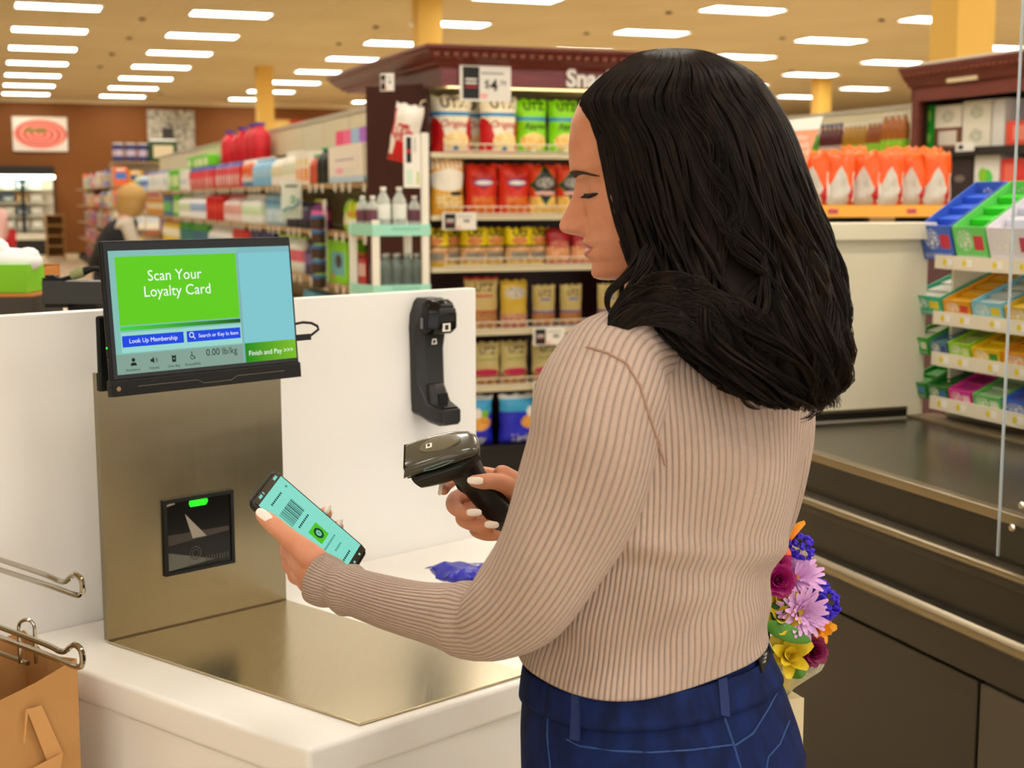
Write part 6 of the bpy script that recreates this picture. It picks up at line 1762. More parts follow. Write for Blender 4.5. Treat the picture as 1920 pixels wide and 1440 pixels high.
# neck bridging head and trunk
body_b.tube([HM @ Vector((.012, 0, -.075)), HM @ Vector((-.012, 0, -.12)), P(1256, 556, YB), P(1262, 590, YB)], [.044, .047, .050, .056], 32)
body = body_b.build('body', [SKIN, mat('lips', '#b5605a', .35)], PERSON, smooth=True, angle=0)
def hpt(y, z, l): return HM @ face_pt(y, z, l)
LASH = mat('dark_brown_lash', '#120c0a', .6)
for s in (1, -1):
    ys = [.0165, .021, .026, .031, .036, .041, .046]
    MB().tube([hpt(s * y, -.0125 - .0014 * math.sin((y - .0165) / .0295 * math.pi) - .07 * (y - .0165), .0006) for y in ys], [.0005, .0011, .0016, .0019, .0020, .0018, .0008], 6).build('eyeliner', LASH, body, smooth=True)
    b = MB()
    for k in range(14):
        y = .018 + .028 * k / 13
        p0 = face_pt(s * y, -.0134 - .07 * (y - .0165), .0004)
        out = Vector((1, s * (.1 + (y - .03) * 22), -.30)).normalized()
        L = .0065 + .0045 * k / 13
        b.tube([HM @ p0, HM @ (p0 + out * L * .55 + Vector((0, 0, -.0006))), HM @ (p0 + out * L)], [.0004, .0003, .0001], 4)
    b.build('eyelashes', LASH, body)
    b = MB(); n = 14
    top, bot = [], []
    for k in range(n + 1):
        u = k / n; y = .010 + .043 * u
        zc = .0075 + .0075 * math.sin(min(1, u * 1.25) * math.pi * .62) - .006 * max(0, u - .6) - .22 * (y - .010)
        t = .0030 * (1 - u) ** .6 * min(1, .5 + u * 4) + .0005
        top.append(hpt(s * y, zc + t, .0014)); bot.append(hpt(s * y, zc - t, .0014))
    b.add(top + bot, [(k, k + 1, n + 2 + k, n + 1 + k) for k in range(n)])
    b.build('eyebrow', mat('brow_brown', '#3a261c', .8), body)
    # small dark opening of the downcast eye
    b = MB(); n = 10
    up_, lo_ = [], []
    for k in range(n + 1):
        u = k / n; y = .019 + .024 * u
        up_.append(hpt(s * y, -.0130 - .07 * (y - .0165), .0004)); lo_.append(hpt(s * y, -.0130 - .07 * (y - .0165) - .0042 * math.sin(math.pi * u), .0003))
    b.add(up_ + lo_, [(k, n + 1 + k, n + 2 + k, k + 1) for k in range(n)])
    b.build('eye', mat('eye_dark', '#2a1a14', .2), body)
# nails
NAILM = mat('white_nail', '#f3e6dc', .18, coat=.5)
def nail(x, y, Y, dx, dy, L, Wd, tilt=(0, 0, 0), depth=0.0):
    d = CR * dx - CU * dy + CF * depth; d.normalize()
    nrm = -CF + CR * tilt[0] + CU * tilt[1]
    yv = nrm.cross(d).normalized()
    mx = frame(P(x, y, Y), d, yv)
    rings = []
    for a, wk, hk in ((-1, .45, .2), (-.85, .78, .7), (-.4, 1, 1), (.2, 1, 1), (.65, .9, .8), (.92, .62, .5), (1, .3, .2)):
        rings.append([mx @ Vector((a * L / 2, wk * Wd / 2 * math.cos(t), max(-.0004, hk * .0018 * math.sin(t)))) for t in [2 * math.pi * k / 12 for k in range(12)]])
    return MB().loft(rings).build('fingernail', NAILM, body, smooth=True, angle=0)
nail(495, 966, 1.578, -.82, -.57, .0205, .0112, (-.5, .55))
nail(614, 955, 1.6575, .35, -.94, .0125, .0080, (.6, .35))
nail(636, 981, 1.6585, .35, -.94, .0125, .0078, (.6, .35))
nail(891, 901, 1.6885, -.99, -.05, .0195, .0105, (-.1, .45))
nail(889, 961, 1.6905, .98, .02, .0185, .0095, (.1, .05))
nail(922, 984, 1.6890, .97, .06, .0175, .0090, (.1, .05))
nail(826, 919, 1.738, -.25, .95, .0135, .0070, (-.85, .1))
# ---- hair
HAIRM = mat('dark_brown_hair', '#1a110c', .42, spec=.22)
def _hair():
    t = NT(HAIRM)
    n = t.noise(t.mapping(t.coord('Object'), (60, 60, 14)), 1.0, 3)
    t.l(t.ramp(n, [(.35, '#100b08'), (.55, '#1c130e'), (.75, '#2b1d15')]), t.b.inputs['Base Color'])
_hair()
HR = [(96, 1236, 1268, 1.515, .02), (104, 1196, 1322, 1.52, .055), (122, 1166, 1366, 1.52, .078), (150, 1130, 1406, 1.52, .095), (190, 1096, 1432, 1.522, .108), (225, 1104, 1450, 1.524, .113), (270, 1130, 1470, 1.525, .116), (320, 1142, 1487, 1.526, .118), (370, 1154, 1503, 1.526, .119), (420, 1168, 1518, 1.523, .120), (470, 1184, 1530, 1.515, .122), (520, 1198, 1538, 1.503, .124), (570, 1208, 1542, 1.490, .126), (620, 1242, 1542, 1.482, .126), (670, 1312, 1534, 1.478, .122), (715, 1374, 1520, 1.474, .112), (742, 1430, 1500, 1.470, .09)]
def hair_row(r, grow=0):
    y, xl, xr, Y, b_ = r
    pl, pr = P(xl, y, Y), P(xr, y, Y)
    return ((pl.x + pr.x) / 2, Y, (pl.z + pr.z) / 2, (pr.x - pl.x) / 2 + grow, b_ + grow)
HROW = interp_rows([hair_row(r) for r in HR], 120)
def hair_pt(t, th, out=0.0):
    i = min(118.999, max(0, t * 119)); k = int(i); f = i - k
    x, y, z, a, b_ = HROW[k] * (1 - f) + HROW[k + 1] * f
    n = 2.2 + 1.3 * min(1, max(0, (t - .12) * 5))
    c, s = se(th, n)
    # the far side hugs the head, the near side is the visible curtain
    bb = b_ if s < 0 else b_ * .9
    return Vector((x + c * (a + out), y + s * (bb + out), z))
hb_ = MB()
rings = []
for k in range(60):
    t = k / 59 * .97
    ring = []
    for j in range(96):
        th = 2 * math.pi * j / 96
        wv = -.0015 + .003 * t * math.sin(17 * th + 9 * t) + .003 * math.sin(31 * th + 5 * t)
        ring.append(hair_pt(t, th, wv if k > 2 else -.002))
    rings.append(ring)
hb_.loft(rings)
_base_faces = len(hb_.f)
NCL = 190
clump = [(R.uniform(0, 6.28), R.uniform(.75, 1.3), R.uniform(-.006, .008), R.uniform(.91, 1.03), R.uniform(-.05, .05)) for _ in range(NCL)]
def strand(pts, r0, r1, sides=3):
    n = len(pts)
    hb_.tube(pts, [r0 + (r1 - r0) * (i / (n - 1)) ** 2 for i in range(n)], sides, False)
NS = 6500
for s in range(NS):
    th = R.uniform(0, 2 * math.pi)
    if math.sin(th) > .25 and R.random() < .7: th = -th           # favour the visible side
    ci = int((th % 6.2832) / 6.2832 * NCL) % NCL
    ph, fr, ro, tl, dr = clump[ci]
    cth = (ci + .5) / NCL * 6.2832
    t1 = min(.995, tl * R.uniform(.90, 1.0))
    t0 = R.uniform(0.0, .05) if R.random() < .7 else R.uniform(.1, .45)
    jo = R.uniform(-.003, .004)
    lay = R.choice((0, 0, .004, .008))
    m = 30; pts = []
    for i in range(m):
        u = i / (m - 1); t = t0 + (t1 - t0) * u
        amp = max(0, t - .42) / .58
        thh = (th % 6.2832) * (1 - .42 * amp) + cth * .42 * amp
        thh += dr * t + (.012 + .13 * amp) * math.sin(fr * 21 * t + ph) * min(1, t * 4)
        out = jo + .0015 + lay * amp + (ro + .014 * math.sin(fr * 21 * t + ph + 1.6)) * amp
        pts.append(hair_pt(t, thh, out))
    strand(pts, .00062, .0003)
for s in range(60):      # loose ringlets over the lower half
    th = -R.uniform(.15, 3.0) if s % 5 else R.uniform(-.5, .6)
    t0 = R.uniform(.52, .72); t1 = min(1.0, t0 + R.uniform(.28, .45)); ph = R.uniform(0, 6.28); w_ = R.choice((-1, 1)) * R.uniform(4.5, 7); cr_x = R.uniform(.006, .011); dr = R.uniform(-.22, .22)
    for q in range(34):
        a0 = ph + R.uniform(-.7, .7); k0 = R.uniform(.5, 1.25); e = R.uniform(.85, 1.0); pts = []
        for i in range(26):
            u = i / 25 * e; t = t0 + (t1 - t0) * u; c_ = cr_x * k0 * min(1, u * 1.8)
            p = hair_pt(min(.999, t), th + dr * u, .004 + .006 * u)
            tx = (hair_pt(min(.999, t), th + .05, .0) - hair_pt(min(.999, t), th - .05, .0)).normalized(); nx = tx.cross(UP)
            pts.append(p + tx * (c_ * math.cos(a0 + w_ * u)) + nx * (c_ * .8 * math.sin(a0 + w_ * u)) + UP * (.004 * math.sin(a0 + w_ * u)))
        strand(pts, .0006, .0003)
def lock(path, n, spread, r=.0008, curl=0, tail=1.0):
    a = interp_rows([tuple(P(x, y, Y)) for x, y, Y in path], 24)
    for s in range(n):
        ph = R.uniform(0, 6.28); rr_ = spread * math.sqrt(R.random()); pts = []
        e = int(24 * R.uniform(.82, 1.0) * tail)
        for i in range(max(6, e)):
            u = i / 23
            k = rr_ * (math.sin(math.pi * min(1, .18 + u * .82)) ** .7)
            ang = ph + 3.2 * u
            p = Vector(a[i]) + CR * (k * math.cos(ang)) + CU * (k * math.sin(ang)) - CF * (k * .5 * math.sin(ang + 1))
            pts.append(p)
        strand(pts, r, .0003)
lock([(1168, 400, 1.43), (1186, 450, 1.425), (1192, 492, 1.42), (1168, 525, 1.41), (1144, 548, 1.405), (1140, 575, 1.40), (1158, 605, 1.39)], 40, .005)
lock([(1128, 262, 1.452), (1142, 310, 1.446), (1154, 365, 1.441), (1166, 420, 1.437), (1182, 475, 1.432), (1196, 520, 1.425)], 90, .008, .0006)
lock([(1112, 228, 1.46), (1132, 275, 1.45), (1148, 340, 1.442), (1160, 400, 1.438)], 40, .005, .0006)
lock([(1215, 470, 1.41), (1206, 520, 1.40), (1180, 565, 1.385), (1155, 592, 1.375), (1146, 612, 1.37)], 90, .011)
lock([(1185, 560, 1.39), (1230, 540, 1.375), (1290, 545, 1.365), (1340, 575, 1.36), (1375, 625, 1.358), (1390, 680, 1.36)], 150, .016)
lock([(1170, 592, 1.385), (1225, 566, 1.37), (1285, 572, 1.36), (1330, 605, 1.357), (1360, 655, 1.357), (1372, 690, 1.36)], 150, .015)
lock([(1150, 615, 1.37), (1200, 590, 1.362), (1260, 598, 1.355), (1310, 635, 1.353), (1345, 672, 1.356)], 110, .011)
lock([(1340, 560, 1.365), (1390, 600, 1.36), (1420, 650, 1.36), (1425, 700, 1.362), (1400, 735, 1.365)], 130, .016)
lock([(1395, 640, 1.36), (1390, 690, 1.36), (1408, 728, 1.36), (1440, 738, 1.362), (1462, 728, 1.365)], 35, .004)
lock([(1450, 560, 1.365), (1480, 640, 1.36), (1492, 700, 1.362), (1475, 745, 1.365), (1450, 757, 1.37)], 150, .017)
lock([(1490, 560, 1.375), (1514, 620, 1.37), (1526, 670, 1.375), (1508, 720, 1.38), (1478, 748, 1.385)], 130, .016)
lock([(1515, 480, 1.39), (1536, 540, 1.385), (1548, 600, 1.385), (1540, 660, 1.39), (1515, 705, 1.395)], 90, .012)
lock([(1515, 400, 1.43), (1545, 450, 1.43), (1558, 500, 1.43), (1584, 528, 1.43)], 14, .004, .0006)
lock([(1525, 420, 1.42), (1548, 480, 1.42), (1556, 530, 1.42), (1545, 570, 1.42)], 30, .006, .0007)
lock([(1540, 550, 1.41), (1566, 580, 1.41), (1572, 622, 1.41), (1548, 650, 1.41), (1522, 632, 1.41), (1532, 600, 1.405)], 70, .006, .0007)
lock([(1560, 520, 1.42), (1580, 570, 1.42), (1588, 620, 1.42), (1570, 660, 1.42)], 8, .004, .0005)
lock([(1380, 690, 1.36), (1386, 730, 1.36), (1402, 758, 1.362), (1426, 768, 1.365)], 14, .003, .0006)
for k in range(16):      # fine flyaways
    y0 = R.uniform(380, 700); x0 = 1532 - abs(560 - y0) * .12
    lock([(x0 - 20, y0 - 40, 1.42), (x0, y0, 1.42), (x0 + R.uniform(12, 34), y0 + R.uniform(20, 60), 1.42), (x0 + R.uniform(-10, 30), y0 + R.uniform(70, 110), 1.42)], 2, .004, .00045)
for k in range(22):      # curls breaking the outline at the back and the hem
    y0 = 430 + 15 * k + R.uniform(-8, 8); xe = float(np.interp(y0, [400, 500, 580, 640, 700, 760], [1500, 1528, 1540, 1540, 1526, 1490])); o_ = R.uniform(8, 30); Yk = R.uniform(1.385, 1.44)
    lock([(xe - 34, y0 - 80, Yk), (xe - 8, y0 - 30, Yk), (xe + o_, y0 + 6, Yk), (xe + o_ + R.uniform(-4, 8), y0 + 34, Yk), (xe + o_ - 22, y0 + 46, Yk), (xe + o_ - 30, y0 + 26, Yk)], 16, .0035, .00055, tail=R.uniform(.75, 1))
for k in range(16):
    x0 = 1325 + 11 * k; y0 = float(np.interp(x0, [1325, 1400, 1450, 1500], [690, 735, 750, 738])) + R.uniform(-14, 14); sg = R.choice((-1, 1)); Yk = R.uniform(1.355, 1.37)
    lock([(x0 + 8 * sg, y0 - 90, Yk), (x0 - 12 * sg, y0 - 45, Yk), (x0 - 6 * sg, y0 - 8, Yk), (x0 + 14 * sg, y0 + 10, Yk), (x0 + 24 * sg, y0 - 4, Yk)], 24, .0045, .00055)
hb_.m[:_base_faces] = [1] * _base_faces
hair = hb_.build('hair', [HAIRM, mat('under_hair', '#150e0a', .6, spec=.15)], PERSON, smooth=True, angle=0)

# ================================================================== phone
pl_ = CR * .107 + CF * .0208 - CU * .097
pw_ = CR * .018 + CF * .061 + CU * .033
PC = P(578, 990, 1.625)
PM = frame((0, 0, 0), pw_, -pl_)
ph_ = thing('smartphone', 'black smartphone showing a barcode on a mint green screen in her left hand', 'phone', PC)
hw, hl = .0365, .0745
def rrect(w, h, r, n=5):
    out = []
    for cx, cy, a0 in ((w - r, h - r, 0), (-w + r, h - r, 90), (-w + r, -h + r, 180), (w - r, -h + r, 270)):
        for k in range(n + 1):
            a = rad(a0 + 90 * k / n); out.append((cx + r * math.cos(a), cy + r * math.sin(a)))
    return out
b = MB()
b.loft([[PM @ Vector((x, y, z)) for x, y in rrect(hw - d, hl - d, .010)] for z, d in ((-.0045, .0028), (-.0036, .0008), (-.001, 0), (.0025, 0), (.0040, .0008), (.0045, .0022))])
b.build('case', mat('phone_case', '#14161a', .3), ph_, smooth=True)
b = MB(); b.add([PM @ Vector((x, y, .0047)) for x, y in rrect(hw - .0026, hl - .0026, .008)], [tuple(range(24))]); b.build('glass', mat('phone_glass', '#0c0a08', .08), ph_)
PSC = emis('phone_mint', '#84dcc8')
def pq(name, x0, x1, y0, y1, m, z=.0050, parent=None):
    o = MB().add([PM @ Vector(p) for p in ((x0 * hw, y0 * hl, z), (x1 * hw, y0 * hl, z), (x1 * hw, y1 * hl, z), (x0 * hw, y1 * hl, z))], [(0, 1, 2, 3)]).build(name, m, parent or ph_)
    return o
ps = pq('display', -.90, .90, -.84, .84, PSC)
pq('status_bar', -.90, .90, .845, .95, mat('phone_bar', '#2a241a', .3))
pq('navigation_bar', -.90, .90, -.95, -.845, mat('phone_bar', '#2a241a', .3))
ST = emis('phone_icon', '#7ad0c4')
for x0, x1 in ((-.62, -.42), (-.34, -.28), (.5, .74)): pq('status_icon', x0, x1, .875, .92, ST, .0053)
for x in (-.4, .05, .5): pq('nav_icon', x - .05, x + .05, -.92, -.885, ST, .0053)
PK = emis('phone_ink', '#153a36'); PG2 = emis('phone_grey', '#4d948a')
rb = random.Random(4); x = -.62
while x < .40:
    w_ = rb.choice((.018, .03, .05)); pq('barcode_bar', x, x + w_, .22, .50, PK, .0053, ps); x += w_ + rb.choice((.018, .03, .045))
for x0, x1, y in ((-.5, .3, .68), (-.45, .42, .13), (-.55, .5, -.40), (-.15, .45, -.55), (-.7, -.5, -.62), (-.45, .4, -.74)):
    n = int((x1 - x0) / .1)
    for k in range(n): pq('print_mark', x0 + .1 * k, x0 + .1 * k + .07, y - .015, y + .018, PG2 if y < -.3 and y > -.7 else PK, .0053, ps)
pq('close_mark', .62, .72, .66, .70, PG2, .0053, ps)
gq = pq('green_tile', -.34, .28, -.31, -.03, emis('phone_green', '#4cc21a'), .0053, ps)
def disc(cx, cy, r0, r1, z, m, name, parent):
    n = 20; vs = []
    for k in range(n):
        a = 2 * math.pi * k / n
        for r in (r0, r1): vs.append(PM @ Vector((cx * hw + r * math.cos(a), cy * hl + r * math.sin(a), z)))
    MB().add(vs, [(2 * k, 2 * k + 1, (2 * k + 3) % (2 * n), (2 * k + 2) % (2 * n)) for k in range(n)]).build(name, m, parent)
disc(-.03, -.17, .0042, .0072, .0056, PK, 'badge_ring', ps)
disc(-.03, -.17, .0001, .0036, .0056, PSC, 'badge_core', ps)
for k in (-1, 0, 1): MB().add([PM @ Vector((-.03 * hw + x, -.17 * hl + y + .0016 * k, .0058)) for x, y in ((-.0018, -.0004), (.0018, -.0004), (.0018, .0004), (-.0018, .0004))], [(0, 1, 2, 3)]).build('badge_mark', PK, ps)
for y in (.30, .12): MB().box(-hw - .0008, -hw + .001, y * hl - .006, y * hl + .006, -.001, .001, PM).build('side_button', BLACK_GLOSS, ph_)

# ================================================================== hand scanner
sa_ = CR * -.95 + CF * .12 - CU * .25
st_ = CR * -.10 + CF * -.56 + CU * .82
SO = P(829, 858, 1.725)
SMX = frame((0, 0, 0), sa_, st_) @ Matrix.Diagonal((.95, .87, .87, 1))
hs = thing('hand_scanner', 'dark grey cordless barcode scanner gun held in her right hand', 'barcode scanner', SO)
GUN = mat('scanner_grey', '#4d4b42', .22, coat=.3); GUND = mat('scanner_dark', '#161715', .35)
def rsec(x, y0, y1, hwid, ex=3.0, n=28, slant=0.0):
    cy, hh = (y0 + y1) / 2, (y1 - y0) / 2; out = []
    for k in range(n):
        c, s = se(2 * math.pi * k / n, ex)
        out.append(SMX @ Vector((x + slant * s, cy + s * hh, c * hwid)))
    return out
MB().loft([rsec(-.052, .002, .010, .010), rsec(-.049, .001, .014, .019), rsec(-.040, .001, .0205, .026), (rsec(-.02, .001, .0245, .0305)), rsec(.003, .001, .0258, .032), rsec(.026, .000, .0245, .0325), rsec(.040, -.002, .0228, .032, slant=-.002), rsec(.0485, -.003, .0215, .031, slant=-.005)]).build('upper_shell', GUN, hs, smooth=True, angle=50)
MB().loft([rsec(-.049, -.010, .006, .016), rsec(-.040, -.019, .006, .0255), rsec(-.02, -.028, .006, .0305), rsec(.008, -.029, .005, .0325), rsec(.026, -.0275, .003, .033, slant=.003), rsec(.037, -.026, .000, .0325, slant=.007)]).build('lower_shell', GUND, hs, smooth=True, angle=50)
MB().box(.036, .0468, -.001, .019, -.027, .027, SMX).build('lens_window', BLACK_GLOSS, hs)
b = MB(); n = 24
b.loft([[SMX @ Vector((-.004 + math.cos(2 * math.pi * k / n) * (.028 - d), .0246 + z - .12 * (math.cos(2 * math.pi * k / n) * .03) ** 2 * 10, math.sin(2 * math.pi * k / n) * (.017 - d))) for k in range(n)] for z, d in ((0, 0), (.0018, .001), (.0024, .003))])
b.build('top_inlay', mat('inlay_taupe', '#6a6552', .3), hs, smooth=True)
MB().box(.006, .014, .0268, .0275, -.007, .003, SMX).build('emblem', PAPER, hs)
MB().box(.0085, .012, .02755, .0278, -.004, .001, SMX).build('emblem_mark', INK, hs)
MB().tube([SMX @ Vector((x, y, -z)) for x, y, z in ((.022, .009, .0325), (.010, .0085, .0326), (-.008, .010, .0320), (-.020, .013, .0306), (-.012, .0145, .0308), (.004, .0135, .0318), (.020, .0120, .0323), (.022, .009, .0325))], .0009, 6).build('side_light', mat('side_teal', '#6f8a84', .2), hs, smooth=True)
MB().tube([SMX @ Vector((x, y, -z)) for x, y, z in ((.038, .001, .0328), (.0, .002, .0328), (-.03, .003, .029), (-.049, .005, .0175))], .0012, 6).build('shell_seam', GUND, hs, smooth=True)
hs0 = SMX.inverted() @ (P(873, 880, 1.730) - SO); hs1 = SMX.inverted() @ (P(938, 962, 1.742) - SO)
hd2 = (hs1 - hs0).normalized()
rings = []
hn = Vector((1, 0, 0)); hn = (hn - hd2 * hn.dot(hd2)).normalized(); hz3 = hn.cross(hd2)          # towards the front of the handle
for d, a, bq, off in ((-.014, .0240, .0195, 0), (.002, .0225, .0180, 0), (.018, .0200, .0168, .001), (.045, .0195, .0165, .001), (.080, .0195, .0165, .000), (.106, .0205, .0175, -.002), (.116, .0195, .0165, -.002), (.120, .013, .012, -.002)):
    c = hs0 + hd2 * d + hn * off
    rings.append([SMX @ (c + hn * (a * se(2 * math.pi * k / 28, 2.4)[0]) + hz3 * (bq * se(2 * math.pi * k / 28, 2.4)[1])) for k in range(28)])
MB().loft(rings).build('handle', GUND, hs, smooth=True, angle=60)
c = hs0 + hd2 * .016 + hn * .0185
MB().loft([[SMX @ (c + hd2 * (t - .5) * .026 + hn * (.004 * math.sin(math.pi * t) + .002 * math.cos(2 * math.pi * k / 10)) + Vector((0, 0, 1)) * (.0065 * math.sin(2 * math.pi * k / 10))) for k in range(10)] for t in (0, .25, .5, .75, 1)]).build('trigger', mat('trigger_grey', '#3a3a36', .4), hs, smooth=True)
# ================================================================== bouquet on its stand
bqY = 1.86
bo = P(1470, 1285, bqY)
std = MB().box(-.024, .024, -.024, .024, 0, bo.z - .012).build('flower_stand', mat('stand_cream', '#d8cba6', .6), bevel=.003)
std.location = (bo.x - .006, bo.y, 0); std.rotation_euler = (0, 0, TH)
tag(std, 'cream pedestal under the wrapped bouquet beside the black lane', 'stand')
bq = thing('bouquet', 'wrapped bouquet of pink daisies, magenta carnations and blue statice beside her hip', 'flowers', (bo.x - .012, bo.y, bo.z - .011))
bO = Vector(bq.location)
def bp_(x, y, Y=bqY): return P(x, y, Y) - bO
GRN = mat('leaf_green', '#2f6a1c', .5); GRN2 = mat('leaf_light', '#4f8a2a', .5); STM = mat('stem_green', '#3f6a24', .6)
def leaf(pts, wd, m, name='leaf', up=None):
    a = interp_rows([tuple(p) for p in pts], 12); b = MB(); L, M_, R_ = [], [], []
    for i in range(12):
        d = Vector(a[min(i + 1, 11)]) - Vector(a[max(0, i - 1)]); d.normalize()
        sd = d.cross(-CF + CU * .2).normalized(); u = i / 11
        w_ = wd * math.sin(math.pi * min(1, u * .97 + .03)) ** .8
        p = Vector(a[i]); L.append(p + sd * w_); R_.append(p - sd * w_); M_.append(p + CF * w_ * .35)
    b.add(L + M_ + R_, [(i, i + 1, 13 + i, 12 + i) for i in range(11)] + [(12 + i, 13 + i, 25 + i, 24 + i) for i in range(11)])
    o = b.build(name, m, bq, smooth=True, angle=0); s = o.modifiers.new('solid', 'SOLIDIFY'); s.thickness = .0008
    return o
PETALS = {}
def petal_mesh(key, L, W, curl, m):
    if key not in PETALS:
        b = MB(); n = 6; vs = []
        for i in range(n + 1):
            u = i / n; w_ = W / 2 * math.sin(math.pi * (.12 + .80 * u)) ** .7
            z = curl * L * math.sin(u * math.pi * .6)
            vs += [(u * L, -w_, z + .12 * w_), (u * L, 0, z - .1 * w_), (u * L, w_, z + .12 * w_)]
        b.add(vs, [q for i in range(n) for q in ((3 * i, 3 * i + 3, 3 * i + 4, 3 * i + 1), (3 * i + 1, 3 * i + 4, 3 * i + 5, 3 * i + 2))])
        PETALS[key] = b.mesh('petal', m, True)
    return PETALS[key]
def flower(x, y, Y, aim, key, layers, L, W, m, core=None, core_r=.008, name='daisy_flower'):
    """petals as separate pieces round a core; layers (count, elevation, length factor)"""
    c = bp_(x, y, Y); z = Vector(aim).normalized(); xx = z.orthogonal().normalized(); yy = z.cross(xx)
    B = Matrix((xx, yy, z)).transposed().to_4x4(); B.translation = c
    hd = MB().ball((0, 0, 0), (core_r, core_r, core_r * .6), 10, 6, B).build(name, core or m, bq, smooth=True, angle=0)
    me = petal_mesh(key, L, W, .18, m)
    for n, el, lf in layers:
        o_ = R.uniform(0, 6.28)
        for k in range(n):
            a = o_ + 2 * math.pi * k / n + R.uniform(-.1, .1); e = rad(el + R.uniform(-8, 8))
            q = obj('petal', me, hd)
            f = lf * R.uniform(.9, 1.08)
            q.matrix_local = B @ Matrix.Rotation(a, 4, 'Z') @ Matrix.Translation((core_r * .5, 0, 0)) @ Matrix.Rotation(-e, 4, 'Y') @ Matrix.Diagonal((f, f ** .5, f, 1))
    return hd
V_ = -CF
PINK = mat('petal_pink', '#dcaae0', .5); MAG = mat('petal_magenta', '#a01068', .5); YEL = mat('petal_yellow', '#e0c428', .5); ORG = mat('petal_orange', '#f2a616', .5); WINE = mat('petal_wine', '#7a0a44', .5); BLUE = mat('petal_blue', '#3a1fc8', .5); YC = mat('daisy_core', '#c8a83a', .7); PEACHP = mat('petal_coral', '#ea6a3a', .5)
flower(1500, 1148, 1.80, V_ + CR * .15 + CU * .1, 'pk', ((20, 8, 1.0), (18, 26, .9), (14, 45, .7), (9, 62, .45)), .034, .0085, PINK, YC, .007)
flower(1492, 1083, 1.83, V_ + CR * .3 + CU * .5, 'pk', ((18, 8, 1.0), (16, 28, .85), (12, 50, .65)), .034, .0085, PINK, YC, .006)
flower(1457, 1088, 1.79, V_ + CU * .2, 'mg', ((12, 10, 1), (12, 30, .9), (11, 50, .8), (9, 68, .65), (6, 82, .5)), .022, .017, MAG, None, .006, 'carnation_flower')
flower(1450, 1056, 1.82, V_ + CU * .6, 'mg', ((10, 15, 1), (9, 40, .8), (8, 65, .6)), .022, .017, MAG, None, .006, 'carnation_flower')
flower(1522, 1221, 1.81, V_ + CR * .4, 'wn', ((10, 10, 1), (10, 35, .85), (8, 60, .65), (6, 78, .5)), .020, .016, WINE, None, .006, 'carnation_flower')
flower(1462, 1030, 1.84, V_ * .5 + CU * .8 - CR * .2, 'or', ((4, 35, 1.1), (4, 60, 1.1)), .042, .020, ORG, PEACHP, .006, 'lily_flower')
leaf([bp_(1452, 1036, 1.80), bp_(1463, 1022, 1.79), bp_(1472, 1002, 1.80), bp_(1470, 994, 1.80)], .008, PEACHP, 'lily_petal')
leaf([bp_(1452, 1034, 1.79), bp_(1468, 1030, 1.785), bp_(1484, 1040, 1.79)], .006, PEACHP, 'lily_petal')
flower(1468, 1160, 1.80, V_ + CU * .4 - CR * .2, 'yl', ((5, 30, 1), (4, 60, .9)), .028, .016, YEL, None, .004, 'lily_flower')
flower(1462, 1128, 1.81, V_ + CU * .4, 'yl', ((5, 30, 1), (4, 60, .9)), .028, .016, YEL, None, .004, 'lily_flower')
flower(1478, 1230, 1.79, V_ + CU * .3, 'yl', ((6, 12, 1.15), (5, 40, 1.1), (3, 65, .9)), .034, .018, YEL, None, .004, 'lily_flower')
flower(1534, 1176, 1.84, V_ + CR * .5, 'og', ((5, 20, 1), (4, 50, .9)), .022, .014, ORG, None, .004, 'lily_flower')
def statice(x, y, Y, r):
    b = MB()
    for k in range(46):
        a = R.uniform(0, 6.28); e = math.acos(R.uniform(-.3, 1)); p = bp_(x, y, Y) + (CR * math.cos(a) * math.sin(e) - CF * math.cos(e) + CU * math.sin(a) * math.sin(e)) * r
        mx = Matrix.Translation(p) @ Matrix.Rotation(R.uniform(0, 3), 4, (R.random(), R.random(), R.random()))
        b.lathe([(.0005, 0), (.0045, .004), (.0035, .006), (.0005, .004)], 5, mx=mx)
    o = b.build('statice_flower', BLUE, bq, smooth=True); o['kind'] = 'stuff'
statice(1498, 1028, 1.83, .015); statice(1548, 1132, 1.83, .015); statice(1535, 1108, 1.85, .011); statice(1540, 1150, 1.83, .010)
leaf([bp_(1428, 1172, 1.785), bp_(1455, 1178, 1.775), bp_(1490, 1192, 1.775), bp_(1522, 1203, 1.785)], .011, GRN2)
leaf([bp_(1430, 1165, 1.80), bp_(1450, 1150, 1.79), bp_(1476, 1128, 1.79)], .010, GRN)
leaf([bp_(1436, 1265, 1.80), bp_(1432, 1230, 1.79), bp_(1430, 1190, 1.79)], .012, GRN)
leaf([bp_(1452, 1270, 1.79), bp_(1440, 1240, 1.785), bp_(1432, 1205, 1.785)], .013, GRN2)
leaf([bp_(1425, 1150, 1.81), bp_(1432, 1130, 1.80), bp_(1440, 1118, 1.80)], .012, GRN)
leaf([bp_(1485, 1270, 1.80), bp_(1500, 1262, 1.795), bp_(1512, 1258, 1.80)], .007, GRN2)
for x, y in ((1500, 1148), (1457, 1090), (1522, 1221), (1478, 1230), (1545, 1135), (1498, 1030), (1465, 1035), (1492, 1085)):
    MB().tube([bp_(x, y, 1.84), bp_(1468 + (x - 1468) * .5, y + (1270 - y) * .55, 1.86), Vector((0, 0, .004))], .0022, 6).build('stem', STM, bq, smooth=True)
WRAP = mat('clear_wrap', '#f2ecd0', .15, trans=.75, ior=1.1, alpha=.8)
b = MB(); rings = []
for z, r, wv in ((.0, .018, 0), (.02, .03, .002), (.045, .042, .004), (.062, .054, .008)):
    rings.append([Vector((r * math.cos(a) * 1.0 + (.012 if z > .04 else 0), r * math.sin(a), z * .8 + wv * math.sin(3 * a + 1))) for a in [2 * math.pi * k / 40 for k in range(40)]])
b.loft(rings, True, False)
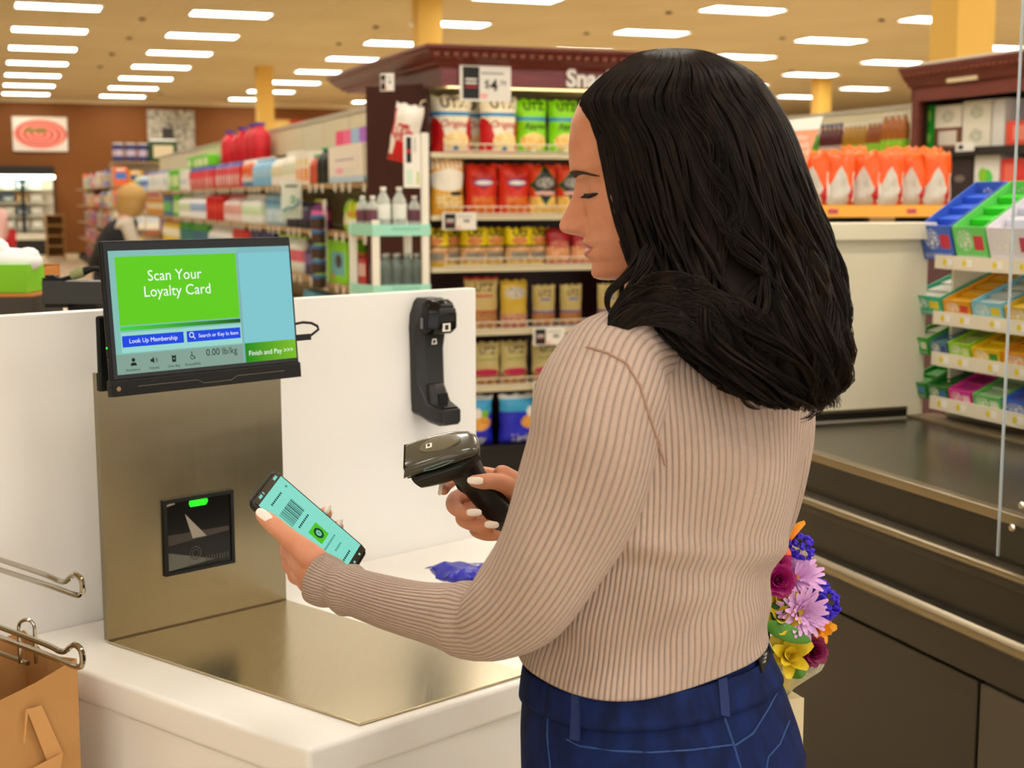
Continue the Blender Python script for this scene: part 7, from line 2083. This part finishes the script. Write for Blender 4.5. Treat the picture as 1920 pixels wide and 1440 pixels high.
o = b.build('wrap', WRAP, bq, smooth=True, angle=0); s = o.modifiers.new('solid', 'SOLIDIFY'); s.thickness = .0006
b = MB(); b.lathe([(.0, .003), (.016, .003), (.024, .02), (.030, .036), (.0, .045)], 14)
b.build('inner_paper', mat('yellow_tissue', '#d8c83a', .6), bq, smooth=True)

# ================================================================== distant shoppers
def shopper(label, loc_, rotz, top, vest, hairc, hair_long, lean=0.0, skirt='#2a2c34', scale=1.0):
    t = thing('person', label, 'person', loc_, rotz)
    me = bpy.data.meshes.new('skin_frame')
    J = [(0, 0, .95), (0, lean * .3, 1.15), (0, lean * .8, 1.38), (0, lean * 1.05, 1.46), (0, lean * 1.3, 1.60),
         (.18, lean * .8, 1.36), (.23, lean * .8 + .05, 1.10), (.18, lean + .25, 1.0), (-.18, lean * .8, 1.36), (-.23, lean * .8 + .05, 1.10), (-.18, lean + .25, 1.0),
         (.09, 0, .88), (.10, 0, .48), (.10, -.02, .07), (.10, .10, .03), (-.09, 0, .88), (-.10, 0, .48), (-.10, -.02, .07), (-.10, .10, .03)]
    E = [(0, 1), (1, 2), (2, 3), (3, 4), (2, 5), (5, 6), (6, 7), (2, 8), (8, 9), (9, 10), (0, 11), (11, 12), (12, 13), (13, 14), (0, 15), (15, 16), (16, 17), (17, 18)]
    RR = [.15, .13, .15, .055, .10, .065, .05, .035, .065, .05, .035, .10, .065, .045, .04, .10, .065, .045, .04]
    me.from_pydata(J, E, [])
    o = bpy.data.objects.new('skin_frame', me); COL.objects.link(o)
    o.modifiers.new('skin', 'SKIN'); 
    for i, d in enumerate(me.skin_vertices[0].data):
        d.radius = (RR[i], RR[i] * (.75 if i < 3 else 1)); d.use_root = (i == 0)
    o.modifiers.new('sub', 'SUBSURF').levels = 2
    e = o.evaluated_get(bpy.context.evaluated_depsgraph_get()); m2 = bpy.data.meshes.new_from_object(e)
    bpy.data.objects.remove(o)
    sk = mat('far_skin', '#c98f70', .6); tp = mat('top_' + top[1:], top, .8); pn = mat('trousers_' + skirt[1:], skirt, .8)
    for m in (sk, tp, pn): m2.materials.append(m)
    for p in m2.polygons:
        z = p.center.z; ax = abs(p.center.x)
        p.use_smooth = True
        p.material_index = 2 if z < .96 and ax < .21 and p.center.y < .12 else (1 if z < 1.44 and not (ax > .12 and p.center.y > lean + .17) else 0)
    bd = obj('body', m2, t)
    if vest:
        b = MB(); b.loft([[Vector((rx * math.cos(a), yy + ry * math.sin(a), z)) for a in [2 * math.pi * k / 20 for k in range(20)]] for z, rx, ry, yy in ((.94, .185, .14, 0), (1.1, .19, .145, lean * .25), (1.28, .20, .15, lean * .6), (1.38, .17, .125, lean * .8), (1.43, .08, .08, lean * .95))], False, False)
        v = b.build('vest', mat('vest_black', vest, .8), t, smooth=True); s = v.modifiers.new('solid', 'SOLIDIFY'); s.thickness = .02
    hy = lean * 1.3
    b = MB(); b.ball((0, hy - .01, 1.64), (.115, .125, .125), 16, 10)
    if hair_long: b.loft([[Vector((rx * math.cos(a), hy - .03 + ry * math.sin(a), z)) for a in [2 * math.pi * k / 16 for k in range(16)]] for z, rx, ry in ((1.44, .10, .08), (1.5, .125, .11), (1.6, .12, .12))])
    b.build('hair', mat('hair_' + hairc[1:], hairc, .6), t, smooth=True)
    return t
q1 = P(250, 440, 13.2)
shopper('blonde woman in black vest and pale sleeves stooping at the aisle shelves', (q1.x - .27, q1.y, 0), rad(-62), '#c9bfae', '#17161a', '#c09a58', True, .19).scale = (1.12, 1.12, .945)
q2 = P(-14, 420, 16.0)
shopper('shopper in pink and white top with blue striped trousers at the left edge', (q2.x, q2.y, 0), rad(60), '#e8b8b0', None, '#b8a08a', False, .05, '#6a9ac0')
# red hand cart
q3 = P(17, 450, 17.5)
ct = thing('shopping_cart', 'small cart with red basket and grey wire legs at the left edge', 'cart', (q3.x, q3.y, 0), TH)
rz_ = PZ(17, 462, 0).z
zt, zb2 = P(17, 430, 17.5).z, P(17, 462, 17.5).z
CRED = mat('cart_red', '#c8141c', .4)
b = MB(); w0, d0 = .08, .2
b.box(-w0 * .85, w0 * .85, -d0 * .85, d0 * .85, zb2, zb2 + .015)
for a in ((-1, 0), (1, 0)): b.box(min(a[0] * w0, a[0] * w0 * .9), max(a[0] * w0, a[0] * w0 * .9), -d0, d0, zb2 + .016, zt)
for s in (-1, 1): b.box(-w0 * .9, w0 * .9, min(s * d0, s * d0 * .93), max(s * d0, s * d0 * .93), zb2 + .016, zt)
b.build('basket', CRED, ct)
CG = mat('cart_grey', '#8a8880', .3, .8)
for x in (-.07, .07):
    for y in (-.17, .17):
        MB().cyl((x, y, .06), (x, y, zb2), .012, n=8).build('leg', CG, ct)
        MB().cyl((x - .015, y, .04), (x + .015, y, .04), .04, n=12).build('wheel', BLACK, ct)
MB().tube([(-.07, .2, zt), (-.07, .3, zt + .12), (.07, .3, zt + .12), (.07, .2, zt)], .012, 8).build('handle', CG, ct)
